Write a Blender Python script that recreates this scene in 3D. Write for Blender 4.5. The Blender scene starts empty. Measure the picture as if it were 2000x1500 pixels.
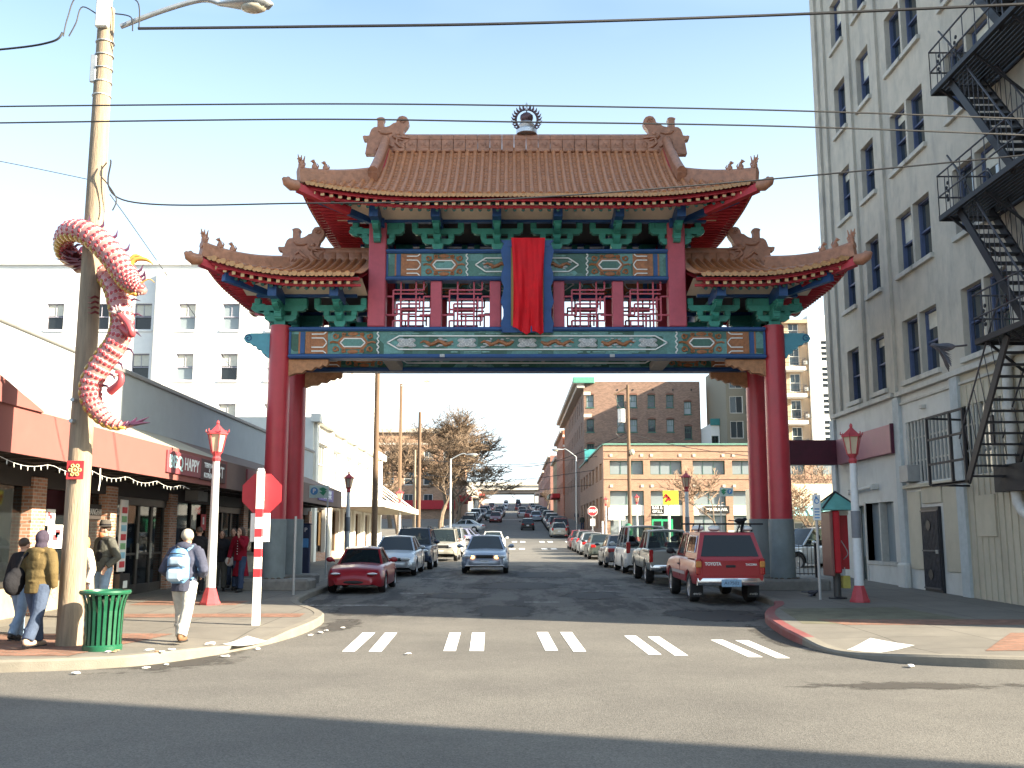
import bpy, bmesh, math, random
from mathutils import Vector, Matrix, Euler
random.seed(7)
R = math.radians
S = bpy.context.scene
# ---------------------------------------------------------------- camera
PITCH = math.atan(298 / 1944); EYE = 1.75
cam_d = bpy.data.cameras.new('camera'); cam = bpy.data.objects.new('camera', cam_d)
S.collection.objects.link(cam); S.camera = cam
cam.location = (0, 0, EYE); cam.rotation_euler = (R(90) + PITCH, 0, 0)
cam_d.sensor_width = 36; cam_d.lens = 35.0; cam_d.clip_end = 3000; cam_d.clip_start = .1
# ---------------------------------------------------------------- sky, sun, exposure
SUN_EL, SUN_AZ = R(24), R(19.5)          # light travels to -X, +Y and down
W = bpy.data.worlds.new('World'); S.world = W; W.use_nodes = True
nt = W.node_tree; bg = nt.nodes['Background']
sky = nt.nodes.new('ShaderNodeTexSky'); sky.sky_type = 'NISHITA'; sky.sun_disc = False
sky.sun_elevation = SUN_EL; sky.sun_rotation = R(90) + SUN_AZ
sky.altitude = 20; sky.air_density = .9; sky.dust_density = 3.0; sky.ozone_density = 1.0
tc = nt.nodes.new('ShaderNodeTexCoord'); mp = nt.nodes.new('ShaderNodeMapping')
mp.inputs['Scale'].default_value = (1.3, 1.3, 4.2)
nz = nt.nodes.new('ShaderNodeTexNoise'); nz.inputs['Scale'].default_value = 1.7; nz.inputs['Detail'].default_value = 3
nz.inputs['Roughness'].default_value = .55
cr = nt.nodes.new('ShaderNodeValToRGB'); cr.color_ramp.elements[0].position = .2; cr.color_ramp.elements[1].position = .95; cr.color_ramp.elements[0].color = (.03, .03, .03, 1); cr.color_ramp.elements[1].color = (.42, .42, .42, 1)
mx = nt.nodes.new('ShaderNodeMix'); mx.data_type = 'RGBA'
mx.inputs['B'].default_value = (4.6, 5.3, 5.6, 1)
nt.links.new(tc.outputs['Generated'], mp.inputs['Vector']); nt.links.new(mp.outputs['Vector'], nz.inputs['Vector'])
sx_ = nt.nodes.new('ShaderNodeSeparateXYZ'); nt.links.new(tc.outputs['Generated'], sx_.inputs[0])
hz_ = nt.nodes.new('ShaderNodeMapRange'); hz_.interpolation_type = 'SMOOTHSTEP'; hz_.inputs['From Min'].default_value = .66; hz_.inputs['From Max'].default_value = -.05; hz_.inputs['To Max'].default_value = .95
nt.links.new(sx_.outputs['Z'], hz_.inputs['Value']); mxm = nt.nodes.new('ShaderNodeMath'); mxm.operation = 'MAXIMUM'
nt.links.new(nz.outputs['Fac'], cr.inputs['Fac']); nt.links.new(cr.outputs['Color'], mxm.inputs[0]); nt.links.new(hz_.outputs[0], mxm.inputs[1]); nt.links.new(mxm.outputs[0], mx.inputs['Factor'])
tint = nt.nodes.new('ShaderNodeMix'); tint.data_type = 'RGBA'; tint.blend_type = 'MULTIPLY'; tint.inputs['Factor'].default_value = 1
tint.inputs['B'].default_value = (.91, 1.14, 1.22, 1); nt.links.new(sky.outputs['Color'], tint.inputs['A']); nt.links.new(tint.outputs['Result'], mx.inputs['A']); nt.links.new(mx.outputs['Result'], bg.inputs['Color'])
bg.inputs['Strength'].default_value = .068
sun_d = bpy.data.lights.new('sun', 'SUN'); sun = bpy.data.objects.new('sun', sun_d); S.collection.objects.link(sun)
sun_d.energy = 5.0; sun_d.angle = R(.5); sun_d.color = (1.0, .86, .65)
sv = Vector((-math.cos(SUN_EL) * math.cos(SUN_AZ), math.cos(SUN_EL) * math.sin(SUN_AZ), -math.sin(SUN_EL)))
sun.rotation_euler = sv.to_track_quat('-Z', 'Y').to_euler(); sun.location = (40, -20, 40)
vs = S.view_settings; vs.view_transform = 'Standard'; vs.look = 'None'; vs.exposure = 2.3; vs.gamma = 1; vs.use_curve_mapping = False

# ---------------------------------------------------------------- helpers
COL = S.collection
ORG = {}
TAB = [(-80, 0), (14, 0), (18, .02), (28.5, .15), (40, .34), (59, .42), (80, .82), (100, 1.6), (126, 2.57), (155, 4.3), (230, 7.0), (400, 15.0), (520, 19.), (900, 24.)]
def rz(Y):
    for (a, b), (c, d) in zip(TAB, TAB[1:]):
        if Y <= c:
            t = max(0, (Y - a) / (c - a)); return b + (d - b) * t
    return TAB[-1][1]
def P(px, py, Y):
    "world point seen at a photo pixel, at street distance Y"
    x = (px - 1000) / 1944; t = (750 - py) / 1944
    k = Y / (math.cos(PITCH) - t * math.sin(PITCH))
    return Vector((x * k, Y, EYE + k * (math.sin(PITCH) + t * math.cos(PITCH))))
def tag(o, label=None, cat=None, group=None, kind=None):
    if label: o['label'] = label
    if cat: o['category'] = cat
    if group: o['group'] = group
    if kind: o['kind'] = kind
    return o
def thing(name, label, cat, loc=(0, 0, 0), rz_=0, group=None):
    o = bpy.data.objects.new(name, None); COL.objects.link(o)
    o.location = loc; o.rotation_euler = (0, 0, rz_); o.empty_display_size = .2
    ORG[o.name] = Vector(loc)
    return tag(o, label, cat, group)
def link(name, me, parent=None, loc=(0, 0, 0), rot=(0, 0, 0), scale=(1, 1, 1)):
    o = bpy.data.objects.new(name, me); COL.objects.link(o); o.parent = parent
    o.location = loc; o.rotation_euler = rot; o.scale = scale
    ORG[o.name] = ORG.get(parent.name, Vector()) if parent else Vector(loc)
    return o
def copy_tree(o, parent=None):
    c = o.copy(); COL.objects.link(c); c.parent = parent; ORG[c.name] = ORG.get(o.name, Vector())
    for ch in list(o.children): copy_tree(ch, c)
    return c
class MB:
    def __init__(s): s.v = []; s.f = []; s.m = []; s.mi = 0
    def q(s, *pts):
        n = len(s.v); s.v += [tuple(p) for p in pts]; s.f.append(tuple(range(n, n + len(pts)))); s.m.append(s.mi); return s
    def add(s, vs_, fs, M_=None):
        n = len(s.v); s.v += [tuple(M_ @ Vector(p)) if M_ else tuple(p) for p in vs_]
        for f in fs: s.f.append(tuple(i + n for i in f)); s.m.append(s.mi)
        return s
    def b(s, x0, x1, y0, y1, z0, z1, M_=None):
        vs_ = [(x, y, z) for z in (z0, z1) for y in (y0, y1) for x in (x0, x1)]
        return s.add(vs_, [(0, 2, 3, 1), (4, 5, 7, 6), (0, 1, 5, 4), (2, 6, 7, 3), (0, 4, 6, 2), (1, 3, 7, 5)], M_)
    def cb(s, x0, x1, y0, y1, z0, z1, c=.02, M_=None):
        "box with chamfered edges"
        vs_ = []; xs = (x0, x1); ys = (y0, y1); zs = (z0, z1)
        c = min(c, (x1 - x0) * .45, (y1 - y0) * .45, (z1 - z0) * .45); idx = {}
        for i in (0, 1):
            for j in (0, 1):
                for k in (0, 1):
                    sx, sy, sz = (c if i == 0 else -c), (c if j == 0 else -c), (c if k == 0 else -c)
                    idx[i, j, k, 0] = len(vs_); vs_.append((xs[i], ys[j] + sy, zs[k] + sz))
                    idx[i, j, k, 1] = len(vs_); vs_.append((xs[i] + sx, ys[j], zs[k] + sz))
                    idx[i, j, k, 2] = len(vs_); vs_.append((xs[i] + sx, ys[j] + sy, zs[k]))
        I = idx; fs = []
        for i in (0, 1): fs.append([I[i, 0, 0, 0], I[i, 1, 0, 0], I[i, 1, 1, 0], I[i, 0, 1, 0]])
        for j in (0, 1): fs.append([I[0, j, 0, 1], I[1, j, 0, 1], I[1, j, 1, 1], I[0, j, 1, 1]])
        for k in (0, 1): fs.append([I[0, 0, k, 2], I[1, 0, k, 2], I[1, 1, k, 2], I[0, 1, k, 2]])
        for i in (0, 1):
            for j in (0, 1): fs.append([I[i, j, 0, 0], I[i, j, 0, 1], I[i, j, 1, 1], I[i, j, 1, 0]])
        for i in (0, 1):
            for k in (0, 1): fs.append([I[i, 0, k, 0], I[i, 0, k, 2], I[i, 1, k, 2], I[i, 1, k, 0]])
        for j in (0, 1):
            for k in (0, 1): fs.append([I[0, j, k, 1], I[0, j, k, 2], I[1, j, k, 2], I[1, j, k, 1]])
        for i in (0, 1):
            for j in (0, 1):
                for k in (0, 1): fs.append([I[i, j, k, 0], I[i, j, k, 1], I[i, j, k, 2]])
        cen = Vector(((x0 + x1) / 2, (y0 + y1) / 2, (z0 + z1) / 2)); out = []
        for f in fs:
            a, b_, c_ = (Vector(vs_[f[t]]) for t in (0, 1, 2)); n = (b_ - a).cross(c_ - a)
            out.append(f if n.dot(a - cen) > 0 else f[::-1])
        return s.add(vs_, out, M_)
    def tube(s, pts, r, n=8, caps=True, sq=1.0):
        pts = [Vector(p) for p in pts]; rs = r if isinstance(r, (list, tuple)) else [r] * len(pts)
        base = len(s.v); up = None; L = len(pts)
        for i, p in enumerate(pts):
            d = (pts[min(i + 1, L - 1)] - pts[max(i - 1, 0)]).normalized()
            if up is None:
                up = Vector((0, 0, 1)) if abs(d.z) < .9 else Vector((0, 1, 0))
            a = d.cross(up); a = a.normalized() if a.length > 1e-6 else Vector((1, 0, 0)); bvec = a.cross(d).normalized(); up = bvec
            for k in range(n):
                t = 2 * math.pi * (k + .5) / n
                s.v.append(tuple(p + (a * math.cos(t) + bvec * math.sin(t) * sq) * rs[i]))
        for i in range(L - 1):
            for k in range(n):
                k2 = (k + 1) % n
                s.f.append((base + i * n + k, base + i * n + k2, base + (i + 1) * n + k2, base + (i + 1) * n + k)); s.m.append(s.mi)
        if caps:
            s.f.append(tuple(base + k for k in range(n))[::-1]); s.m.append(s.mi)
            s.f.append(tuple(base + (L - 1) * n + k for k in range(n))); s.m.append(s.mi)
        return s
    def cyl(s, p0, p1, r0, r1=None, n=12, caps=True): return s.tube([p0, p1], [r0, r0 if r1 is None else r1], n, caps)
    def bar(s, p0, p1, w, h=None):
        return s.tube([p0, p1], w * .7071, 4, True) if h is None else s._bar(p0, p1, w, h)
    def _bar(s, p0, p1, w, h):
        p0 = Vector(p0); p1 = Vector(p1); d = (p1 - p0).normalized()
        a = d.cross(Vector((0, 0, 1))); a = a.normalized() if a.length > 1e-6 else Vector((1, 0, 0)); u = a.cross(d).normalized()
        c = [(-w / 2, -h / 2), (w / 2, -h / 2), (w / 2, h / 2), (-w / 2, h / 2)]
        vs_ = [p0 + a * x + u * y for x, y in c] + [p1 + a * x + u * y for x, y in c]
        return s.add(vs_, [(0, 1, 2, 3), (7, 6, 5, 4), (0, 4, 5, 1), (1, 5, 6, 2), (2, 6, 7, 3), (3, 7, 4, 0)])
    def lathe(s, prof, n=16, c=(0, 0, 0), M_=None):
        vs_ = []; fs = []; L = len(prof)
        for r, z in prof:
            for k in range(n):
                t = 2 * math.pi * k / n; vs_.append((c[0] + r * math.cos(t), c[1] + r * math.sin(t), c[2] + z))
        for i in range(L - 1):
            for k in range(n):
                k2 = (k + 1) % n; fs.append((i * n + k, i * n + k2, (i + 1) * n + k2, (i + 1) * n + k))
        if prof[0][0] > 1e-5: fs.append(tuple(range(n))[::-1])
        if prof[-1][0] > 1e-5: fs.append(tuple((L - 1) * n + k for k in range(n)))
        return s.add(vs_, fs, M_)
    def ell(s, c, r, n=10, m=7, M_=None):
        r = (r, r, r) if isinstance(r, (int, float)) else r
        vs_ = [(c[0], c[1], c[2] - r[2])]; fs = []
        for i in range(1, m):
            ph = -math.pi / 2 + math.pi * i / m
            for k in range(n):
                t = 2 * math.pi * k / n
                vs_.append((c[0] + r[0] * math.cos(ph) * math.cos(t), c[1] + r[1] * math.cos(ph) * math.sin(t), c[2] + r[2] * math.sin(ph)))
        vs_.append((c[0], c[1], c[2] + r[2])); T = len(vs_) - 1
        for k in range(n):
            k2 = (k + 1) % n; fs.append((0, 1 + k2, 1 + k)); fs.append((T, T - n + k, T - n + k2))
            for i in range(m - 2): fs.append((1 + i * n + k, 1 + i * n + k2, 1 + (i + 1) * n + k2, 1 + (i + 1) * n + k))
        return s.add(vs_, fs, M_)
    def prism(s, poly, d0, d1, M_=None):
        "polygon in local XZ extruded along Y from d0 to d1"
        n = len(poly); vs_ = [(x, d0, z) for x, z in poly] + [(x, d1, z) for x, z in poly]
        a = sum(poly[i][0] * poly[(i + 1) % n][1] - poly[(i + 1) % n][0] * poly[i][1] for i in range(n))
        fs = [tuple(range(n)), tuple(range(n, 2 * n))[::-1]] + [(i, i + n, (i + 1) % n + n, (i + 1) % n) for i in range(n)]
        if a < 0: fs = [f[::-1] for f in fs]
        return s.add(vs_, fs, M_)
    def grid(s, fn, nu, nv, flip=False):
        n = len(s.v)
        for j in range(nv + 1):
            for i in range(nu + 1): s.v.append(tuple(fn(i / nu, j / nv)))
        w = nu + 1
        for j in range(nv):
            for i in range(nu):
                f = (n + j * w + i, n + j * w + i + 1, n + (j + 1) * w + i + 1, n + (j + 1) * w + i)
                s.f.append(f[::-1] if flip else f); s.m.append(s.mi)
        return s
    def mesh(s, name, mats, smooth=None, off=None):
        me = bpy.data.meshes.new(name)
        vv = s.v if off is None or off.length < 1e-9 else [(x - off.x, y - off.y, z - off.z) for x, y, z in s.v]
        me.from_pydata(vv, [], s.f)
        for m in (mats if isinstance(mats, (list, tuple)) else [mats]): me.materials.append(m)
        if s.mi or any(s.m): me.polygons.foreach_set('material_index', s.m)
        if smooth is not None:
            me.shade_smooth(); me.set_sharp_from_angle(angle=R(smooth))
        me.update(); return me
    def build(s, name, mats, parent=None, smooth=None, local=False, **kw):
        off = None
        if parent is not None and not local: off = ORG.get(parent.name)
        return link(name, s.mesh(name, mats, smooth, off), parent, **kw)
def arc(c, r, a0, a1, n, f=None):
    return [(c[0] + r * math.cos(a0 + (a1 - a0) * i / n), c[1] + r * math.sin(a0 + (a1 - a0) * i / n)) for i in range(n + 1)]
def catmull(pts, n=8):
    pts = [Vector(p) for p in pts]; out = []
    for i in range(len(pts) - 1):
        p0 = pts[max(i - 1, 0)]; p1 = pts[i]; p2 = pts[i + 1]; p3 = pts[min(i + 2, len(pts) - 1)]
        for k in range(n):
            t = k / n
            out.append(.5 * ((2 * p1) + (p2 - p0) * t + (2 * p0 - 5 * p1 + 4 * p2 - p3) * t * t + (3 * p1 - p0 - 3 * p2 + p3) * t ** 3))
    out.append(pts[-1]); return out
def lerp(tab, x):
    if x <= tab[0][0]: return tab[0][1]
    for (a, b_), (c, d) in zip(tab, tab[1:]):
        if x <= c: return b_ + (d - b_) * (x - a) / (c - a)
    return tab[-1][1]
def text_mesh(body, size, mat, depth=.004, bold=0.0):
    cu = bpy.data.curves.new('lettering', 'FONT'); cu.body = body; cu.size = size; cu.extrude = depth; cu.offset = bold
    cu.align_x = 'CENTER'; cu.align_y = 'CENTER'; cu.resolution_u = 3
    o = bpy.data.objects.new('lettering', cu); COL.objects.link(o)
    dg = bpy.context.evaluated_depsgraph_get(); me = bpy.data.meshes.new_from_object(o.evaluated_get(dg))
    bpy.data.objects.remove(o); bpy.data.curves.remove(cu); me.materials.clear(); me.materials.append(mat); return me
def letters(body, size, mat, parent, loc, rot=(R(90), 0, 0), bold=0.0, width=None, name='lettering', local=False):
    "text laid on a surface; rot (90deg,0,0) faces -Y"
    me = text_mesh(body, size, mat, .003, bold); sc = 1.0
    if width:
        xs = [v.co.x for v in me.vertices]; w = max(xs) - min(xs) if xs else 1; sc = width / w
    l = Vector(loc) - (Vector() if local or parent is None else ORG.get(parent.name, Vector()))
    return link(name, me, parent, l, rot, (sc, 1, 1))
# ---------------------------------------------------------------- materials
def nd(t, typ, **kw):
    n = t.nodes.new(typ)
    for k, v in kw.items():
        if k in n.inputs: n.inputs[k].default_value = v
        else: setattr(n, k, v)
    return n
MATS = {}
def M(name, col, rough=.6, metal=0., var=.12, scale=6., bump=0., bscale=40., dirt=0., dcol=(.05, .045, .04), spec=.4, coat=0., emit=None, stretch=(1, 1, 1)):
    if name in MATS: return MATS[name]
    m = bpy.data.materials.new(name); m.use_nodes = True; t = m.node_tree; L = t.links.new
    bs = t.nodes['Principled BSDF']; bs.inputs['Roughness'].default_value = rough; bs.inputs['Metallic'].default_value = metal
    bs.inputs['Specular IOR Level'].default_value = spec
    if coat: bs.inputs['Coat Weight'].default_value = coat; bs.inputs['Coat Roughness'].default_value = .06
    co = nd(t, 'ShaderNodeTexCoord'); mpn = nd(t, 'ShaderNodeMapping', Scale=stretch); L(co.outputs['Object'], mpn.inputs['Vector'])
    n1 = nd(t, 'ShaderNodeTexNoise', Scale=scale, Detail=6, Roughness=.6); L(mpn.outputs['Vector'], n1.inputs['Vector'])
    c0 = tuple(max(0, c * (1 - var)) for c in col[:3]) + (1,); c1 = tuple(min(1, c * (1 + var)) for c in col[:3]) + (1,)
    r1 = nd(t, 'ShaderNodeValToRGB'); r1.color_ramp.elements[0].position = .3; r1.color_ramp.elements[1].position = .7
    r1.color_ramp.elements[0].color = c0; r1.color_ramp.elements[1].color = c1
    L(n1.outputs['Fac'], r1.inputs['Fac']); out = r1.outputs['Color']
    if dirt:
        n2 = nd(t, 'ShaderNodeTexNoise', Scale=1.3, Detail=8, Roughness=.7)
        m2 = nd(t, 'ShaderNodeMapping', Scale=(1, 1, .35)); L(co.outputs['Object'], m2.inputs['Vector']); L(m2.outputs['Vector'], n2.inputs['Vector'])
        r2 = nd(t, 'ShaderNodeValToRGB'); r2.color_ramp.elements[0].position = .48; r2.color_ramp.elements[1].position = .78
        r2.color_ramp.elements[1].color = (dirt, dirt, dirt, 1); L(n2.outputs['Fac'], r2.inputs['Fac'])
        mm = nd(t, 'ShaderNodeMix', data_type='RGBA'); mm.inputs['B'].default_value = (*dcol, 1)
        L(r2.outputs['Color'], mm.inputs['Factor']); L(out, mm.inputs['A']); out = mm.outputs['Result']
    L(out, bs.inputs['Base Color'])
    rr = nd(t, 'ShaderNodeMapRange'); rr.inputs['To Min'].default_value = max(.02, rough - .1); rr.inputs['To Max'].default_value = min(1, rough + .1)
    L(n1.outputs['Fac'], rr.inputs['Value']); L(rr.outputs['Result'], bs.inputs['Roughness'])
    if bump:
        nb = nd(t, 'ShaderNodeTexNoise', Scale=bscale, Detail=4); L(mpn.outputs['Vector'], nb.inputs['Vector'])
        bp = nd(t, 'ShaderNodeBump', Strength=bump, Distance=.02); L(nb.outputs['Fac'], bp.inputs['Height']); L(bp.outputs['Normal'], bs.inputs['Normal'])
    if emit: bs.inputs['Emission Color'].default_value = (*emit[:3], 1); bs.inputs['Emission Strength'].default_value = emit[3]
    MATS[name] = m; return m
def brickmat(name, col, mortar, bw=.22, bh=.075, axis='XZ', var=.25, rough=.85, dirt=0., msize=.012):
    if name in MATS: return MATS[name]
    m = bpy.data.materials.new(name); m.use_nodes = True; t = m.node_tree; L = t.links.new; bs = t.nodes['Principled BSDF']
    bs.inputs['Roughness'].default_value = rough; bs.inputs['Specular IOR Level'].default_value = .25
    co = nd(t, 'ShaderNodeTexCoord'); sp = nd(t, 'ShaderNodeSeparateXYZ'); cb = nd(t, 'ShaderNodeCombineXYZ'); L(co.outputs['Object'], sp.inputs[0])
    if axis == 'W':   # any upright wall: X+Y along, Z up
        ad = nd(t, 'ShaderNodeMath'); L(sp.outputs['X'], ad.inputs[0]); L(sp.outputs['Y'], ad.inputs[1]); L(ad.outputs[0], cb.inputs['X']); L(sp.outputs['Z'], cb.inputs['Y'])
    else:
        L(sp.outputs[axis[0]], cb.inputs['X']); L(sp.outputs[axis[1]], cb.inputs['Y'])
    br = nd(t, 'ShaderNodeTexBrick'); L(cb.outputs[0], br.inputs['Vector']); br.inputs['Scale'].default_value = 1
    br.inputs['Brick Width'].default_value = bw; br.inputs['Row Height'].default_value = bh; br.inputs['Mortar Size'].default_value = msize; br.inputs['Mortar Smooth'].default_value = .3
    br.inputs['Color1'].default_value = (*[c * (1 - var) for c in col], 1); br.inputs['Color2'].default_value = (*[min(1, c * (1 + var)) for c in col], 1); br.inputs['Mortar'].default_value = (*mortar, 1)
    n1 = nd(t, 'ShaderNodeTexNoise', Scale=.8, Detail=8, Roughness=.7); L(co.outputs['Object'], n1.inputs['Vector'])
    mm = nd(t, 'ShaderNodeMix', data_type='RGBA', blend_type='MULTIPLY'); r = nd(t, 'ShaderNodeValToRGB')
    r.color_ramp.elements[0].color = (.6, .58, .56, 1); r.color_ramp.elements[0].position = .3; r.color_ramp.elements[1].position = .65
    L(n1.outputs['Fac'], r.inputs['Fac']); mm.inputs['Factor'].default_value = .35 + dirt; L(br.outputs['Color'], mm.inputs['A']); L(r.outputs['Color'], mm.inputs['B'])
    L(mm.outputs['Result'], bs.inputs['Base Color'])
    bp = nd(t, 'ShaderNodeBump', Strength=.4, Distance=.01, invert=True); L(br.outputs['Fac'], bp.inputs['Height']); L(bp.outputs['Normal'], bs.inputs['Normal'])
    MATS[name] = m; return m
def glassmat(name, tint=(.02, .03, .035), clear=0.0, rough=.03, spec=.6, ior=1.5):
    "window glass: dark reflective, or partly see-through"
    if name in MATS: return MATS[name]
    m = bpy.data.materials.new(name); m.use_nodes = True; t = m.node_tree; L = t.links.new; bs = t.nodes['Principled BSDF']
    bs.inputs['IOR'].default_value = ior; bs.inputs['Base Color'].default_value = (*tint, 1); bs.inputs['Roughness'].default_value = rough; bs.inputs['Specular IOR Level'].default_value = spec
    co = nd(t, 'ShaderNodeTexCoord'); nb = nd(t, 'ShaderNodeTexNoise', Scale=.9, Detail=2); L(co.outputs['Object'], nb.inputs['Vector'])
    bp = nd(t, 'ShaderNodeBump', Strength=.06, Distance=.05); L(nb.outputs['Fac'], bp.inputs['Height']); L(bp.outputs['Normal'], bs.inputs['Normal'])
    if clear:
        tr = nd(t, 'ShaderNodeBsdfTransparent'); tr.inputs['Color'].default_value = (.75, .85, .83, 1); mxs = nd(t, 'ShaderNodeMixShader')
        lw = nd(t, 'ShaderNodeFresnel', IOR=1.45); mr = nd(t, 'ShaderNodeMapRange'); mr.inputs['From Max'].default_value = .6
        mr.inputs['To Min'].default_value = clear; mr.inputs['To Max'].default_value = 0.0
        L(lw.outputs[0], mr.inputs['Value']); L(mr.outputs['Result'], mxs.inputs['Fac']); L(bs.outputs[0], mxs.inputs[1]); L(tr.outputs[0], mxs.inputs[2])
        L(mxs.outputs[0], t.nodes['Material Output'].inputs['Surface'])
    MATS[name] = m; return m
# ================================================================ ground
def asphalt():
    m = bpy.data.materials.new('asphalt'); m.use_nodes = True; t = m.node_tree; L = t.links.new; bs = t.nodes['Principled BSDF']
    co = nd(t, 'ShaderNodeTexCoord')
    big = nd(t, 'ShaderNodeTexNoise', Scale=.35, Detail=7, Roughness=.65); L(co.outputs['Object'], big.inputs['Vector'])
    mid = nd(t, 'ShaderNodeMapping', Scale=(1.2, .28, 1)); L(co.outputs['Object'], mid.inputs['Vector'])
    strk = nd(t, 'ShaderNodeTexNoise', Scale=1.1, Detail=8, Roughness=.72); L(mid.outputs['Vector'], strk.inputs['Vector'])
    agg = nd(t, 'ShaderNodeTexVoronoi', Scale=75.); L(co.outputs['Object'], agg.inputs['Vector'])
    r0 = nd(t, 'ShaderNodeValToRGB'); e = r0.color_ramp.elements; e[0].position = .3; e[0].color = (.088, .084, .078, 1); e[1].position = .7; e[1].color = (.136, .13, .118, 1)
    L(big.outputs['Fac'], r0.inputs['Fac'])
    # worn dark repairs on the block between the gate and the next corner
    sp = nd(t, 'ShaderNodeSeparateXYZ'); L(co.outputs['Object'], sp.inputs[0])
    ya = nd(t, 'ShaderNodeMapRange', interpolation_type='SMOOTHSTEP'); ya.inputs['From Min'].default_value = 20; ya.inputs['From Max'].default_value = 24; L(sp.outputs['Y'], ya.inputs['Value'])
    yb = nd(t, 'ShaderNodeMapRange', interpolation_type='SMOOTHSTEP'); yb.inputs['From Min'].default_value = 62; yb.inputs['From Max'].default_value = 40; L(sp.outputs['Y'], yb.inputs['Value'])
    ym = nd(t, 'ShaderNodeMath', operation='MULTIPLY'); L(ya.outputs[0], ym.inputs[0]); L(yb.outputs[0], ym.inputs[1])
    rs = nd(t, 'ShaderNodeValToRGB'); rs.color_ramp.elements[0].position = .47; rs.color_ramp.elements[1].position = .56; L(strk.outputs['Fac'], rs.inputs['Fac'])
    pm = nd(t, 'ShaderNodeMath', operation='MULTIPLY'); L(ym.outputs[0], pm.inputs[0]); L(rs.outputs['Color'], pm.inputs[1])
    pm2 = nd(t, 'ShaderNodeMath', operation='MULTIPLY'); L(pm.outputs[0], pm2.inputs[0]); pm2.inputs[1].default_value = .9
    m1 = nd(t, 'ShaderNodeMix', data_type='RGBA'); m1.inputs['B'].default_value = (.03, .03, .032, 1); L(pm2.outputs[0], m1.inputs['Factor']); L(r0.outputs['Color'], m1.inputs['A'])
    # cracks
    crk = nd(t, 'ShaderNodeTexVoronoi', Scale=.33, feature='DISTANCE_TO_EDGE'); wv = nd(t, 'ShaderNodeTexNoise', Scale=1.4, Detail=5)
    L(co.outputs['Object'], wv.inputs['Vector']); va = nd(t, 'ShaderNodeMix', data_type='RGBA', blend_type='LINEAR_LIGHT'); va.inputs['Factor'].default_value = .9
    L(co.outputs['Object'], va.inputs['A']); L(wv.outputs['Color'], va.inputs['B']); L(va.outputs['Result'], crk.inputs['Vector'])
    rc = nd(t, 'ShaderNodeValToRGB'); rc.color_ramp.elements[0].color = (1, 1, 1, 1); rc.color_ramp.elements[0].position = .0; rc.color_ramp.elements[1].color = (0, 0, 0, 1); rc.color_ramp.elements[1].position = .012
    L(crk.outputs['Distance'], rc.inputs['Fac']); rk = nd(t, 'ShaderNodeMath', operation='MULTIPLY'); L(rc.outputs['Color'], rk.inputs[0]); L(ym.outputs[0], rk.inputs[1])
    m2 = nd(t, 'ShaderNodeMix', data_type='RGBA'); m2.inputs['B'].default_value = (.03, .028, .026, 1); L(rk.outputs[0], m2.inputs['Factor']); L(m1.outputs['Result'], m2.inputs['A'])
    # aggregate
    ra = nd(t, 'ShaderNodeMapRange'); ra.inputs['To Min'].default_value = .6; ra.inputs['To Max'].default_value = 1.42; L(agg.outputs['Color'], ra.inputs['Value'])
    m3 = nd(t, 'ShaderNodeMix', data_type='RGBA', blend_type='MULTIPLY'); m3.inputs['Factor'].default_value = 1; L(m2.outputs['Result'], m3.inputs['A']); L(ra.outputs[0], m3.inputs['B'])
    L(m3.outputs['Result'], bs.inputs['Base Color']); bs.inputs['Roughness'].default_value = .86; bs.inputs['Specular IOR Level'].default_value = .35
    bp = nd(t, 'ShaderNodeBump', Strength=.5, Distance=.006); L(agg.outputs['Distance'], bp.inputs['Height']); L(bp.outputs['Normal'], bs.inputs['Normal'])
    return m
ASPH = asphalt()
YS = [-80, -40, -20, -8, 0, 4, 8, 11, 14, 16, 18, 20, 22, 24, 26, 28.5, 31, 34, 37, 40, 44, 48, 53, 59, 64, 70, 75, 80, 85, 90, 95, 100, 108, 117, 126, 135, 145, 155, 165, 180, 200, 230, 270, 310, 350, 400, 450, 520, 620, 760, 900]
XS = [-500, -200, -80, -40, -20, -12, -6, -2, 2, 6, 12, 20, 40, 80, 200, 500]
mb = MB()
for j, y in enumerate(YS):
    for x in XS: mb.v.append((x, y, rz(y)))
w = len(XS)
for j in range(len(YS) - 1):
    for i in range(w - 1): mb.f.append((j * w + i, j * w + i + 1, (j + 1) * w + i + 1, (j + 1) * w + i)); mb.m.append(0)
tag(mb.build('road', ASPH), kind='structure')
# kerb lines (X of the kerb face as a function of Y)
KL = [(13.1, -9.0), (13.3, -7.0), (13.8, -5.4), (14.6, -4.7), (16.0, -4.15), (17.4, -3.85), (19.0, -3.72), (20.6, -3.8), (21.8, -4.15), (23.2, -4.75), (24.8, -5.2), (27, -5.4), (74, -5.4)]
KR = [(13.35, 9.6), (13.6, 7.2), (14.1, 5.75), (14.8, 5.1), (15.7, 4.75), (17.0, 4.7), (18.4, 4.8), (20.3, 5.05), (21.8, 5.45), (23.2, 6.0), (24.5, 6.25), (26, 6.3), (74, 6.3)]
RAMPS = [(-3.95, 16.3), (5.1, 15.4)]
def sw(x, y):
    h = .15
    for a, b_ in RAMPS: h -= .10 * math.exp(-((x - a) ** 2 + (y - b_) ** 2) / 1.1)
    return rz(y) + h
CONC = M('pavement_concrete', (.17, .158, .136), .85, var=.12, scale=1.5, bump=.25, bscale=90, dirt=.55, dcol=(.1, .095, .085))
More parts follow.
